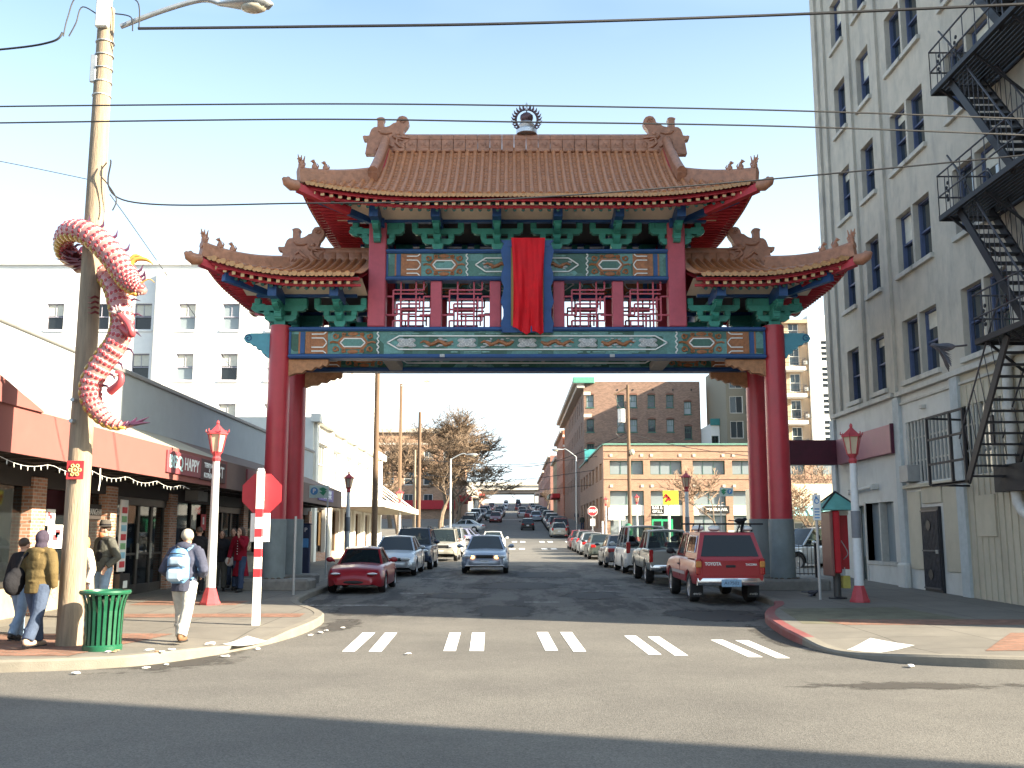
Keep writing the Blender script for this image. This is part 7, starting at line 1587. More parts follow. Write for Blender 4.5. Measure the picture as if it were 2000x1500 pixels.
    def bump(nm, sg, yy, mat):
        N = 10; m_ = MB()
        for i in range(N + 1):
            u = -1 + 2 * i / N; x_ = u * hw * .95; yv = yy + sg * (.035 - .26 * max(0, abs(u) - .55) ** 1.6 / .45 ** 1.6 * (s.get('round', .2) / .2)); m_.v += [(x_, yv, bz - .085), (x_, yv + sg * .02, bz), (x_, yv, bz + .085), (x_, yv - sg * .12, bz + .1), (x_, yv - sg * .12, bz - .1)]
        for i in range(N):
            for k in range(5): f = (i * 5 + k, i * 5 + (k + 1) % 5, (i + 1) * 5 + (k + 1) % 5, (i + 1) * 5 + k); m_.f.append(f if sg < 0 else f[::-1]); m_.m.append(0)
        m_.build(nm, mat, t, 50, local=True)
    if s.get('bump', True): bump('front_bumper', 1, y1, s.get('bm') or pm); bump('rear_bumper', -1, y0, s.get('rbm') or s.get('bm') or pm)
    if s.get('mouth'): MB().ell((0, y1 - .05, s['mouth'][1]), (s['mouth'][0], .09, s['mouth'][2]), 16, 8).build('air_intake', TRIM, t, 60, local=True)
    else: MB().cb(-fx * .7, fx * .7, y1 - .08, y1 + .0, zb + .06, zb + .14, .02).build('air_intake', TRIM, t, local=True)
    if s.get('fplate', True): MB().cb(-.16, .16, y1 + .02, y1 + .045, bz - .06, bz + .1, .005).build('front_plate', PLW, t, local=True)
    MB().cb(-.16, .16, y0 - .055, y0 - .02, s.get('pz', bz + .22) - .08, s.get('pz', bz + .22) + .08, .005).build('rear_plate', PLW, t, local=True)
    if s.get('rack'):
        for sd in (-1, 1): MB().tube([pt(.15, sd * .86, 1) + Vector((0, 0, .02)), pt(.2, sd * .86, 1) + Vector((0, 0, .1)), pt(.85, sd * .86, 1) + Vector((0, 0, .1)), pt(.92, sd * .86, 1) + Vector((0, 0, .02))], .02, 6).build('roof_rack', TRIM if s['rack'] == 1 else GALV, t, local=True)
    if extra: extra(t, s, y0, y1, hw, zb, pt)
    sl = (rz(loc[1] + 1.5) - rz(loc[1] - 1.5)) / 3.0
    t.rotation_euler = (math.atan(sl) * math.cos(heading), -math.atan(sl) * math.sin(heading) * -1 * 0, heading)
    return t
SEDAN = dict(L=4.75, W=1.8, H=1.43, ax=(1.42, -1.33), r=.315, top=[(-2.375, .78), (-2.3, .86), (-2.1, .93), (-1.55, .96), (-.5, .93), (.75, .9), (1.0, .9), (1.7, .8), (2.1, .7), (2.3, .6), (2.375, .52)], cab=(1.0, .22, -.95, -1.72), wb=.76, wr=.56, zh=.63, zt=.78, pillars=[0, .47, .9, 1], pw={.9: .12})
OLDSED = dict(SEDAN, L=4.9, W=1.84, H=1.44, top=[(-2.45, .72), (-2.3, .9), (-1.7, .96), (-.5, .93), (.9, .92), (1.15, .91), (1.9, .84), (2.25, .76), (2.4, .66), (2.45, .5)], cab=(1.12, .28, -.95, -1.75), gr=(.34, .66, .065), zh=.66, hl=(.62, .2, .07))
SUV = dict(L=4.6, W=1.82, H=1.76, ax=(1.38, -1.3), r=.37, zb=.3, top=[(-2.3, .95), (-2.2, 1.06), (-1.0, 1.06), (.7, 1.04), (.95, 1.04), (1.7, .98), (2.15, .9), (2.27, .78), (2.3, .62)], cab=(.98, .32, -1.78, -2.2), wb=.79, wr=.64, zh=.8, zt=1.0, pillars=[0, .38, .72, 1], pw={.38: .06, .72: .07}, bz=.5, rack=1, tl=(.74, .08, .22), pz=.85, tw=.23, gr=(.42, .8, .08), round=.12)
VAN = dict(SUV, L=4.7, H=1.82, r=.33, zb=.24, top=[(-2.35, .9), (-2.25, 1.0), (-1.0, 1.0), (1.0, 1.0), (1.35, 1.0), (1.95, .88), (2.25, .76), (2.35, .6)], cab=(1.45, .62, -1.95, -2.27), wb=.8, wr=.68, pillars=[0, .28, .6, 1], rack=0, zh=.7, ax=(1.5, -1.4))
WAGON = dict(SEDAN, L=4.6, H=1.47, top=[(-2.3, .8), (-2.2, .94), (-1.0, .95), (.8, .91), (1.0, .91), (1.7, .82), (2.1, .72), (2.25, .62), (2.3, .5)], cab=(1.02, .25, -1.6, -2.1), pillars=[0, .4, .75, 1], rack=2, tl=(.68, .1, .14), zt=.85)
HATCH = dict(SEDAN, L=4.1, W=1.72, H=1.46, ax=(1.22, -1.22), top=[(-2.05, .8), (-1.95, .95), (-1.0, .96), (.7, .93), (.9, .92), (1.5, .82), (1.85, .72), (2.0, .62), (2.05, .5)], cab=(.95, .25, -1.3, -1.85), pillars=[0, .45, .85, 1], pw={.85: .1})
MIATA = dict(L=3.97, W=1.675, H=1.225, ax=(1.13, -1.13), r=.29, zb=.19, top=[(-1.985, .62), (-1.9, .74), (-1.5, .8), (-.8, .8), (.5, .78), (.75, .78), (1.3, .74), (1.65, .67), (1.85, .56), (1.95, .46), (1.985, .38)], cab=(.72, .22, -.5, -1.0), wb=.66, wr=.5, zh=.56, zt=.62, pillars=[0, .93, 1], pw={0: .05, .93: .12}, roofm=TRIM, pilm=None, hl=(.52, .15, .035), hd=.02, gr=(0, 0, 0), mouth=(.36, .33, .055), bump=False, fplate=False, round=.34, taper=.08, crown=.06, bz=.36, arc=.05, mirm=None, solid=((.93, 1),))
def on_road(x, y): return (x, y, rz(y) + .004)
P180 = math.pi
red = paint('wine_red', (.26, .008, .016)); silv = paint('silver', (.42, .45, .48), .3, .5); navy = paint('navy', (.02, .035, .07)); pale = paint('pale_gold', (.42, .4, .34), .3, .4); greyp = paint('grey', (.16, .17, .18), .3, .4); blk = paint('black', (.012, .012, .014)); wht = paint('white', (.6, .6, .58)); lav = paint('lavender_blue', (.2, .22, .36), .3, .4); dgrn = paint('dark_green_grey', (.09, .11, .1), .3, .3); blu = paint('silver_blue', (.3, .34, .41), .3, .5); mar = paint('maroon', (.16, .015, .02))
MIATA['roofm'] = mar
CARS = [('sports_car', 'small red open-top style sports car parked at the left kerb', MIATA, red, -4.45, 30.4, P180),
 ('sedan_car', 'silver sedan parked behind the red sports car', SEDAN, silv, -4.45, 39.4, P180), ('suv_car', 'dark blue sport utility car parked at the left kerb', SUV, navy, -4.3, 44.9, P180), ('suv_car', 'pale gold sport utility car waiting beyond the dark blue one', SUV, pale, -3.9, 57.5, P180), ('suv_car', 'silver sport utility car behind the pale gold one', SUV, silv, -3.9, 64.5, P180),
 ('sedan_car', 'silver blue sedan with lit amber lamps driving toward the gate', OLDSED, blu, -1.05, 41.0, P180), ('sedan_car', 'white sedan following right behind the silver blue sedan', SEDAN, wht, -1.35, 72, P180), ('hatchback_car', 'lavender blue hatchback crossing at the far junction', HATCH, lav, -4.7, 83.5, R(78)), ('sedan_car', 'silver sedan turned across the far left kerb lane', SEDAN, silv, -5.6, 118, R(82)),
 ('sedan_car', 'grey sedan parked ahead of the white minivan', SEDAN, greyp, 5.05, 47.3, 0), ('minivan_car', 'white minivan parked at the right kerb', VAN, wht, 5.2, 41.0, 0), ('sedan_car', 'dark grey sedan parked alone beyond the right-hand minivan', SEDAN, dgrn, 5.35, 61.0, 0), ('sedan_car', 'silver sedan parked just beyond the dark grey sedan', SEDAN, silv, 5.3, 67.5, 0), ('wagon_car', 'grey wagon parked third beyond the dark grey sedan', WAGON, greyp, 5.3, 73.2, 0), ('hatchback_car', 'maroon hatchback nearest the far crosswalk on the right', HATCH, mar, 5.2, 78.2, 0),
 ('suv_car', 'silver sport utility car in the lot behind the fence', dict(SUV, hlm=HLM), silv, 12.6, 42.5, R(112)), ('hatchback_car', 'black hatchback driving uphill past the far crosswalk', HATCH, blk, 1.95, 126, 0), ('wagon_car', 'pale gold wagon parked first uphill on the right', WAGON, pale, 4.75, 103, 0)]
def buick_lamps(t, s, y0, y1, hw, zb, pt):
    for sd in (-1, 1): MB().ell((sd * .46, y1 - .0, .645), (.085, .05, .06), 10, 6).build('lit_lamp', ONL, t, 60, local=True)
    MB().cb(-.75, .75, y1 + .01, y1 + .05, .3, .34, .01).build('chrome_strip', CHR, t, local=True)
def lt(px_, py_, Y): pass
for i, (nm, lab, sp__, colr, x, y, hd_) in enumerate(CARS):
    low = y > 75; o = car(nm, lab, sp__, colr, on_road(x, y), hd_, 'parked and driving cars', low, buick_lamps if 'lit amber' in lab else None)
# parked rows up the hill and the traffic beyond, each its own car (one multi-material mesh per kind)
def far_mesh(spec):
    s = spec; L, W, Hh = s['L'], s['W'], s['H']; hw = W / 2; mb = MB(); c0, c1, c2, c3 = s['cab']; r = s['r']; y0, y1 = -L / 2, L / 2; ys = [y0, y0 + .15, -1.2, 0, 1.2, y1 - .3, y1]
    rings = []
    for y in ys:
        e = min(y - y0, y1 - y); w = hw * (1 - .14 * max(0, 1 - e / .4) ** 2); zt = lerp(s['top'], y); rings.append(len(mb.v)); mb.v += [(w * .95, y, .24), (w, y, .5), (w * .97, y, zt - .1), (w * .88, y, zt), (0, y, zt + .03), (-w * .88, y, zt), (-w * .97, y, zt - .1), (-w, y, .5), (-w * .95, y, .24)]
    for a, b_ in zip(rings, rings[1:]):
        for i in range(8): mb.f.append((a + i, a + i + 1, b_ + i + 1, b_ + i)); mb.m.append(0)
    mb.f.append(tuple(rings[0] + i for i in range(9))); mb.m.append(0); mb.f.append(tuple(rings[-1] + i for i in range(9))[::-1]); mb.m.append(0)
    zf = lerp(s['top'], c0); zr = Hh; B = [(-s['wb'], c0, zf), (s['wb'], c0, zf), (s['wb'], c3, lerp(s['top'], c3)), (-s['wb'], c3, lerp(s['top'], c3))]; T = [(-s['wr'], c1, zr), (s['wr'], c1, zr), (s['wr'], c2, zr), (-s['wr'], c2, zr)]
    mb.mi = 1
    for k in range(4): k2 = (k + 1) % 4; mb.q(B[k2], B[k], T[k], T[k2])
    mb.mi = 0; mb.cb(-s['wr'] - .02, s['wr'] + .02, c2 - .04, c1 + .04, zr - .03, zr + .05, .03)
    for k in range(4): mb._bar(B[k], T[k], .06, .06)
    mb.mi = 2
    for a in s['ax']:
        for sd in (-1, 1): mb.cyl((sd * (hw - .18), a, r), (sd * (hw + .005), a, r), r, n=14)
    mb.b(-hw * .85, hw * .85, y0 + .2, y1 - .2, .2, .5); mb.mi = 3
    for sd in (-1, 1): mb.cb(sd * .6 - .16, sd * .6 + .16, y1 - .14, y1 + .02, s['zh'] - .07, s['zh'] + .07, .02)
    mb.mi = 4
    for sd in (-1, 1): mb.cb(sd * .66 - .13, sd * .66 + .13, y0 - .02, y0 + .1, s['zt'] - .1, s['zt'] + .1, .02)
    mb.mi = 5; mb.b(-.17, .17, y0 - .03, y0, .62, .76); mb.b(-.17, .17, y1, y1 + .03, .4, .54)
    return mb.mesh('far_car', [silv, CGD, TYRE, HLM, TLM, PLW], 35)
FM = [far_mesh(SEDAN), far_mesh(SUV), far_mesh(HATCH), far_mesh(VAN)]
cols_ = [silv, greyp, wht, mar, navy, pale, blk, dgrn, blu, red]; cn_ = {silv.name: 'silver', greyp.name: 'grey', wht.name: 'white', mar.name: 'maroon', navy.name: 'navy', pale.name: 'pale gold', blk.name: 'black', dgrn.name: 'dark grey-green', blu.name: 'silver blue', red.name: 'red'}
kn = ['sedan', 'sport utility car', 'hatchback', 'minivan']; rnd = random.Random(12); row = {}
def far_car(k, colr, x, y, hd_, where, side):
    o = link('parked_car', FM[k], None, on_road(x, y)); sl = (rz(y + 2) - rz(y - 2)) / 4; o.rotation_euler = (math.atan(sl) * math.cos(hd_), 0, hd_)
    o.material_slots[0].link = 'OBJECT'; o.material_slots[0].material = colr
    tag(o, '%s %s %s' % (cn_[colr.name], kn[k], where), 'car', side)
ords = ['first', 'second', 'third', 'fourth', 'fifth', 'sixth', 'seventh', 'eighth', 'ninth', 'tenth', 'eleventh', 'twelfth', 'thirteenth', 'fourteenth', 'fifteenth', 'sixteenth', 'seventeenth', 'eighteenth']
rr = [(1, mar, 109.5), (2, mar, 115), (1, greyp, 121), (0, silv, 127), (3, greyp, 133), (0, wht, 139), (1, dgrn, 145), (0, pale, 151), (0, greyp, 172), (1, silv, 179), (2, mar, 186), (0, wht, 193), (0, navy, 201), (3, silv, 210), (0, greyp, 219), (0, silv, 255), (1, wht, 268), (0, mar, 283)]
for i, (k, c_, y) in enumerate(rr): far_car(k, c_, 5.35 + (.2 if y > 160 else -.1), y, 0, 'parked %s in the right uphill row' % ords[i], 'cars parked up the right kerb')
ll = [(1, blk, 127), (3, silv, 133.5), (0, navy, 139.5), (0, silv, 146), (1, wht, 152), (0, greyp, 174), (2, blu, 181), (0, wht, 189), (1, navy, 197), (0, silv, 206), (3, wht, 216), (0, greyp, 226), (0, mar, 258), (1, silv, 272)]
for i, (k, c_, y) in enumerate(ll): far_car(k, c_, -5.5, y, P180, 'parked %s in the left uphill row' % ords[i], 'cars parked up the left kerb')
mid = [(0, mar, -2.4, 148, P180, 'coming downhill at the upper crossing'), (0, dgrn, -3.2, 155, P180, 'behind the maroon one coming downhill'), (0, silv, -2.4, 176, P180, 'first in the downhill queue beyond the crossing'), (1, greyp, -2.3, 186, P180, 'second in the downhill queue'), (0, wht, -2.3, 197, P180, 'third in the downhill queue'), (0, navy, -2.3, 210, P180, 'fourth in the downhill queue'), (3, wht, -2.4, 226, P180, 'fifth in the downhill queue'), (0, silv, 1.9, 176, 0, 'climbing nearest above the crossing'), (1, wht, 1.9, 188, 0, 'climbing behind the leading uphill traffic'), (0, red, 2.9, 163, 0, 'stopped uphill at the upper crossing'), (0, blu, 3.6, 152, 0, 'waiting before the upper crossing on the right'), (0, mar, 1.6, 262, 0, 'climbing far up below the overpass'), (0, silv, -2, 270, P180, 'descending far up below the overpass'), (1, navy, 2, 320, 0, 'climbing close to the overpass'), (0, wht, -2, 330, P180, 'descending close to the overpass'), (3, silv, 2.2, 360, 0, 'climbing right under the overpass'), (0, greyp, -2.2, 368, P180, 'descending right under the overpass')]
for k, c_, x, y, h_, w_ in mid: far_car(k, c_, x, y, h_, w_, 'moving cars up the hill')
for i, (k, c_, x, y) in enumerate(((0, wht, -16.5, 92, ), (1, silv, -20, 88), (0, mar, -24, 90))): far_car(k, c_, x, y, R(90), ('on the side avenue behind the poles', 'second on the left side avenue', 'farthest on the left side avenue')[i], 'cars on the side avenue')
# ---- pickups
def pickup(name, label, col, x, y, canopy, hd_=0, z_lift=0.0):
    L, W = 5.05, 1.7; r = .37; z0 = .42
    PK = dict(L=L, W=W, H=1.72, ax=(1.55, -1.35), r=r, zb=.48, top=[(-2.52, 1.02), (-2.48, 1.1), (-1.0, 1.1), (.55, 1.1), (.85, 1.1), (1.9, 1.04), (2.3, .98), (2.48, .86), (2.52, .7)], cab=(.95, .45, -.62, -.78), wb=.72, wr=.6, zh=.85, zt=.92, pillars=[0, .62, 1], pw={.62: .06, 1: .08}, bz=.56, round=.05, taper=.02, bm=CHR, rbm=CHR, tw=.25, mirm=TRIM, tl=(.775, .065, .2), pz=.56, gr=(.5, .86, .1))
    def ex(t, s, y0, y1, hw, zb, pt):
        if canopy:
            # fibreglass canopy over the bed, with rear glass and side windows
            zb0, zt0 = 1.1, 1.74; ya, yb = -2.47, -.82; w0, w1 = .82, .66
            c = MB(); b4 = [(-w0, ya, zb0), (w0, ya, zb0), (w0, yb, zb0), (-w0, yb, zb0)]; t4 = [(-w1, ya + .28, zt0), (w1, ya + .28, zt0), (w1, yb, zt0), (-w1, yb, zt0)]
            for k in range(4): k2 = (k + 1) % 4; c.q(b4[k], b4[k2], t4[k2], t4[k])
            c.grid(lambda u, v: (-w1 + 2 * w1 * u, ya + .28 + (yb - ya - .28) * v, zt0 + .04 * (1 - (2 * u - 1) ** 2)), 6, 2)
            cp = c.build('canopy', col, t, 30, local=True)
            q = lambda u, v: Vector((-(w0 + (w1 - w0) * v) + 2 * (w0 + (w1 - w0) * v) * u, ya + .28 * v - .012, zb0 + (zt0 - zb0) * v)); MB().q(q(.06, .1), q(.94, .1), q(.92, .9), q(.08, .9)).build('rear_glass', CGD, cp, local=True)
            for sd in (-1, 1):
                q = lambda u, v: Vector((sd * (w0 + (w1 - w0) * v + .012), yb + (ya + .28 * v - yb) * u, zb0 + (zt0 - zb0) * v))
                for a, b_ in ((.12, .46), (.5, .82)): MB().q(*[q(*z) for z in ((a, .28), (b_, .28), (b_, .82), (a, .82))]).build('side_glass', CGL, cp, local=True)
                fr_ = MB()
                for a, b_ in (((.1, .24), (.84, .24)), ((.84, .24), (.84, .86)), ((.84, .86), (.1, .86)), ((.1, .86), (.1, .24))): fr_._bar(q(*a), q(*b_), .02, .03)
                fr_.build('window_frame', CHR, cp, local=True)
            rk = MB()
            for yy in (-2.0, -1.1):
                rk.tube([(-.95, yy, 1.95), (.95, yy, 1.95)], .022, 6)
                for x_ in (-.62, .62): rk.tube([(x_ * 1.08, yy, 1.76), (x_, yy, 1.95)], .02, 6)
            rk.build('roof_rack', IRON, cp, local=True)
            MB().cb(-.74, .74, -2.2, -1.2, 1.79, 1.81, .005).build('luggage_bag', M('pale_bag', (.7, .7, .68), .7), cp, local=True) if False else None
            for x_, yy in ((-.25, -1.9), (.55, -1.9), (-.55, -1.3)): MB().ell((x_, yy, 1.84), (.16, .2, .08), 9, 5).build('strap_bundle', POSTW, cp, 50, local=True)
        else:
            for sd in (-1, 1): MB().cb(min(sd * .78, sd * .86), max(sd * .78, sd * .86), -2.48, -.85, 1.04, 1.14, .02).build('bed_rail', col, t, local=True)
            MB().cb(-.8, .8, -2.44, -.9, 1.095, 1.13, .01).build('bed_cover', TRIM, t, local=True)
        tg = MB().cb(-.7, .7, -2.535, -2.5, .68, 1.08, .02).build('tailgate', col, t, local=True); MB().cb(-.12, .12, -2.55, -2.53, .9, .96, .01).build('tailgate_handle', TRIM, tg, local=True)
        if canopy:
            letters('TOYOTA', .11, SWH, tg, (-.43, -2.538, .985), bold=.004, width=.4, local=True); letters('TACOMA', .07, SWH, tg, (.5, -2.538, .97), bold=.002, width=.28, local=True)
            for sd in (-1, 1): MB().cb(sd * .775 - .066, sd * .775 + .066, -2.56, -2.5, .9, 1.05, .02).build('amber_lens', TLA, t, local=True); o = MB().cb(sd * .7 - .15, sd * .7 + .15, -1.82, -1.8, .14, .56, .01).build('mud_flap', TRIM, t, local=True); letters('4WD', .07, SWH, o, (sd * .7, -1.823, .22), width=.2, local=True)
            MB().cb(-.24, .24, -2.6, -2.57, .44, .62, .01).build('blue_plate', PLB, t, local=True); letters('A17502', .1, navy, t, (0, -2.603, .53), width=.36, local=True, name='plate_number')
            for sd in (-1, 1): MB().b(min(sd * .851, sd * .857), max(sd * .851, sd * .857), -.88, 1.1, .66, .74).build('side_stripe', M('stripe_grey', (.4, .36, .36), .5), t, local=True)
    return car(name, label, PK, col, on_road(x, y), hd_, 'parked and driving cars', False, ex, 'pickup truck')
pickup('pickup_truck', 'red pickup truck with canopy and roof rack beside the gate column', paint('tomato_red', (.33, .004, .012), .35), 5.32, 27.15, True)
pickup('pickup_truck', 'pale grey-green pickup parked ahead of the red pickup', paint('grey_green', (.3, .3, .27), .3, .3), 5.2, 34.6, False)
# ================================================================ people and birds
SKIN = M('skin', (.42, .24, .17), .55, var=.08, scale=12); HAIRB = M('hair_brown', (.05, .03, .02), .6, var=.3, scale=30); HAIRBL = M('hair_blond', (.45, .27, .1), .6, var=.25, scale=30); BEARD = M('beard_ginger', (.28, .1, .04), .8, var=.3, scale=40); EYEM = M('eye_dark', (.02, .015, .012), .3); LIP = M('lip', (.3, .1, .09), .5)
def cloth(name, col, var=.18): return M('cloth_' + name, col, .9, var=var, scale=9, bump=.5, bscale=22, spec=.15)
def remesh(o, vox, smooth=2):
    m = o.modifiers.new('skin', 'REMESH'); m.mode = 'VOXEL'; m.voxel_size = vox; m.use_smooth_shade = True
    if smooth: k = o.modifiers.new('soften', 'SMOOTH'); k.iterations = smooth; k.factor = .5
    return o
def person(label, x, y, heading, h=1.75, top=None, legs=None, shoes=None, swing=.18, arms=None, hem=.84, coat=None, head=None, extras=None, hair=None, lean=0.0, bulk=1.0, headturn=0.0, name='person', lbulk=1.0):
    """local frame: +Y is where the body faces, +X its right side"""
    k = h / 1.75; z0 = sw(x, y) + .004; t = thing(name, label, 'person', (x, y, z0), heading, 'people on the left pavement'); Vv = lambda a, b_, c: Vector((a, b_ + lean * max(0, c - .9), c)) * k
    hip = {s: Vv(s * .095, 0, .92) for s in (-1, 1)}; sw_ = {-1: swing, 1: -swing}
    kn = {s: Vv(s * .1, sw_[s] * .55 + .03, .5) for s in (-1, 1)}; an = {s: Vv(s * .1, sw_[s] - (.0 if sw_[s] > 0 else .06), .09 + (.05 if sw_[s] < -.05 else 0)) for s in (-1, 1)}
    sh = {s: Vv(s * .185 * bulk, 0, 1.42) for s in (-1, 1)}; arms = arms or {}
    el = {s: Vv(*arms.get((s, 'e'), (s * .25, -.03, 1.13))) for s in (-1, 1)}; wr = {s: Vv(*arms.get((s, 'w'), (s * .25, .06, .89))) for s in (-1, 1)}; fd = {s: Vector(arms.get((s, 'f'), (0, .12, -1))).normalized() for s in (-1, 1)}
    hc = Vv(0, .02, 1.63); Th = Matrix.Translation(hc) @ Euler((0, 0, headturn)).to_matrix().to_4x4() @ Matrix.Scale(k, 4)
    b_ = MB(); b_.ell((0, 0, .02), (.075, .095, .105), 14, 10, Th); b_.ell((0, .03, -.06), (.055, .065, .06), 12, 8, Th); b_.ell((0, .1, -.015), (.014, .022, .026), 8, 6, Th)
    for s in (-1, 1): b_.ell((s * .077, -.005, -.005), (.012, .022, .032), 8, 6, Th)
    b_.tube([Vv(0, -.01, 1.36), Vv(0, .0, 1.5), Vv(0, .015, 1.57)], [.075 * k, .055 * k, .056 * k], 10); b_.ell(Vv(0, 0, 1.25), (.13 * k, .085 * k, .2 * k), 12, 8); b_.ell(Vv(0, 0, .98), (.13 * k, .09 * k, .14 * k), 12, 8)
    for s in (-1, 1):
        b_.tube([sh[s], el[s], wr[s]], [.045 * k, .04 * k, .03 * k], 8); b_.tube([hip[s], kn[s], an[s]], [.07 * k, .05 * k, .035 * k], 8)
        f = fd[s]; ax = f.cross(Vector((1, 0, 0))).normalized() if abs(f.x) < .9 else Vector((0, 1, 0)); wv = ax; pl_ = wr[s] + f * .05 * k; nrm = f.cross(wv).normalized()
        b_.ell((0, 0, 0), 1, 8, 6, Matrix.Translation(pl_) @ Matrix((wv * .042 * k, nrm * .02 * k, f * .055 * k)).transposed().to_4x4())
        for q, ln in ((-1.5, .06), (-.5, .075), (.5, .078), (1.5, .066)):
            p0 = pl_ + wv * q * .021 * k + f * .04 * k; cu = nrm * (-s) * .3; b_.tube([p0, p0 + (f + cu * .4).normalized() * ln * .5 * k, p0 + (f + cu * .6).normalized() * ln * .5 * k + (f + cu * 2).normalized() * ln * .5 * k], [.011 * k, .0105 * k, .008 * k], 6)
        b_.tube([pl_ + wv * .03 * k - f * .02 * k, pl_ + wv * .055 * k + f * .02 * k, pl_ + wv * .058 * k + f * .055 * k], [.013 * k, .012 * k, .009 * k], 6)
    body = remesh(b_.build('body', SKIN, t, local=True), .0085)
    for s in (-1, 1): MB().ell((s * .03, .085, .012), (.012, .01, .008), 7, 5, Th).build('eye', EYEM, t, local=True); MB().ell((s * .03, .09, .032), (.017, .008, .004), 7, 4, Th).build('eyebrow', hair or HAIRB, t, local=True)
    MB().ell((0, .092, -.055), (.022, .008, .006), 8, 5, Th).build('mouth', LIP, t, local=True)
    # trousers
    tr = MB(); tr.ell(Vv(0, -.01, .95), (.165 * k * bulk, .125 * k * bulk, .13 * k), 14, 9)
    for s in (-1, 1):
        tr.tube([hip[s] + Vector((0, 0, .02)), hip[s].lerp(kn[s], .5), kn[s], kn[s].lerp(an[s], .5), an[s] + Vector((0, 0, .0))], [v * k * lbulk for v in (.11, .097, .08, .082, .078)], 12)
        for q in range(5): p = kn[s].lerp(an[s], .2 + .18 * q); tr.ell(p + Vector((.03 * math.sin(q * 2.3), .03 * math.cos(q * 1.7), 0)), (.07 * k * lbulk, .07 * k * lbulk, .03 * k), 8, 5)
    remesh(tr.build('trousers', legs, t, local=True), .014)
    for s in (-1, 1):
        sm = MB(); a = an[s]; sm.ell(a + Vector((0, .07, -.045)) * k, (.05 * k, .135 * k, .05 * k), 12, 8); sm.ell(a + Vector((0, -.02, -.02)) * k, (.048 * k, .07 * k, .06 * k), 10, 7)
        o = sm.build('shoe', shoes, t, 60, local=True); MB().cb(a.x - .045 * k, a.x + .045 * k, a.y - .07 * k, a.y + .19 * k, a.z - .092 * k, a.z - .07 * k, .01).build('sole', TRIM, o, local=True)
    # jacket
    j = MB(); B = bulk; j.ell(Vv(0, -.005, 1.28), (.2 * k * B, .145 * k * B, .22 * k), 16, 10); j.ell(Vv(0, -.005, 1.08), (.18 * k * B, .14 * k * B, .2 * k), 16, 10); j.tube([Vv(0, -.005, hem), Vv(0, -.005, hem + .1), Vv(0, 0, 1.1)], [.175 * k * B, .172 * k * B, .16 * k * B], 18, True, .82)
    j.tube([sh[-1], Vv(0, 0, 1.45), sh[1]], [.085 * k, .09 * k, .085 * k], 12); j.tube([Vv(0, -.01, 1.42), Vv(0, -.0, 1.52)], [.1 * k, .075 * k], 12)
    for s in (-1, 1):
        m1 = sh[s].lerp(el[s], .55); j.tube([sh[s] + Vector((-s * .03, 0, 0)), m1, el[s], el[s].lerp(wr[s], .5), wr[s].lerp(el[s], .06)], [v * k * B for v in (.088, .076, .07, .064, .056)], 12)
        for q in range(3): j.ell(el[s].lerp(wr[s], .15 + .2 * q), (.064 * k * B, .064 * k * B, .03 * k), 8, 5); j.ell(sh[s].lerp(el[s], .4 + .2 * q), (.08 * k * B, .08 * k * B, .03 * k), 8, 5)
    for q in range(4): j.ell(Vv(.08 * math.sin(q * 2.1), -.05 + .03 * q, 1.0 + .08 * q), (.13 * k * B, .12 * k * B, .025 * k), 10, 5)
    if coat:  # long coat skirt, open at the front
        j.tube([Vv(0, -.03, 1.0), Vv(0, -.05, .7), Vv(0, -.06, coat)], [.175 * k, .2 * k, .24 * k], 16, True, .75)
    jo = remesh(j.build('jacket', top, t, local=True), .014)
    if hair: # hair cap
        hm = MB(); hm.ell((0, -.018, .045), (.085, .1, .092), 14, 9, Th)
        if head == 'long':
            for q in range(9): a = math.pi * (1.0 + q / 8); hm.tube([Th @ Vector((.075 * math.cos(a), .085 * math.sin(a) - .01, .05)), Th @ Vector((.09 * math.cos(a), .1 * math.sin(a) - .01, -.06)), Th @ Vector((.085 * math.cos(a), .095 * math.sin(a) - .01, -.15))], [.035 * k, .035 * k, .015 * k], 7)
        remesh(hm.build('hair', hair, t, local=True), .012)
    if extras: extras(t, k, Vv, Th, sh, el, wr)
    return t
DENIM = cloth('denim', (.055, .075, .12)); DENIML = cloth('pale_denim', (.17, .24, .33)); DENIMD = cloth('dark_denim', (.04, .06, .11)); OLIVE = cloth('olive_brown', (.11, .08, .035)); CHAR = cloth('charcoal', (.075, .075, .065)); NAVYC = cloth('navy_grey', (.055, .06, .09)); REDC = cloth('deep_red', (.19, .008, .02)); BLACKC = cloth('black', (.015, .015, .018)); PALEP = cloth('pale_trousers', (.46, .44, .4)); CREAMC = cloth('cream', (.5, .46, .38)); BROWNS = M('shoe_brown', (.16, .08, .04), .7); TANS = M('shoe_tan', (.42, .3, .22), .7); BLKS = M('shoe_black', (.02, .02, .02), .5); PURP = cloth('dark_purple', (.05, .04, .06)); KNIT = cloth('grey_knit', (.33, .3, .25)); FELT = cloth('felt_grey', (.08, .07, .06))
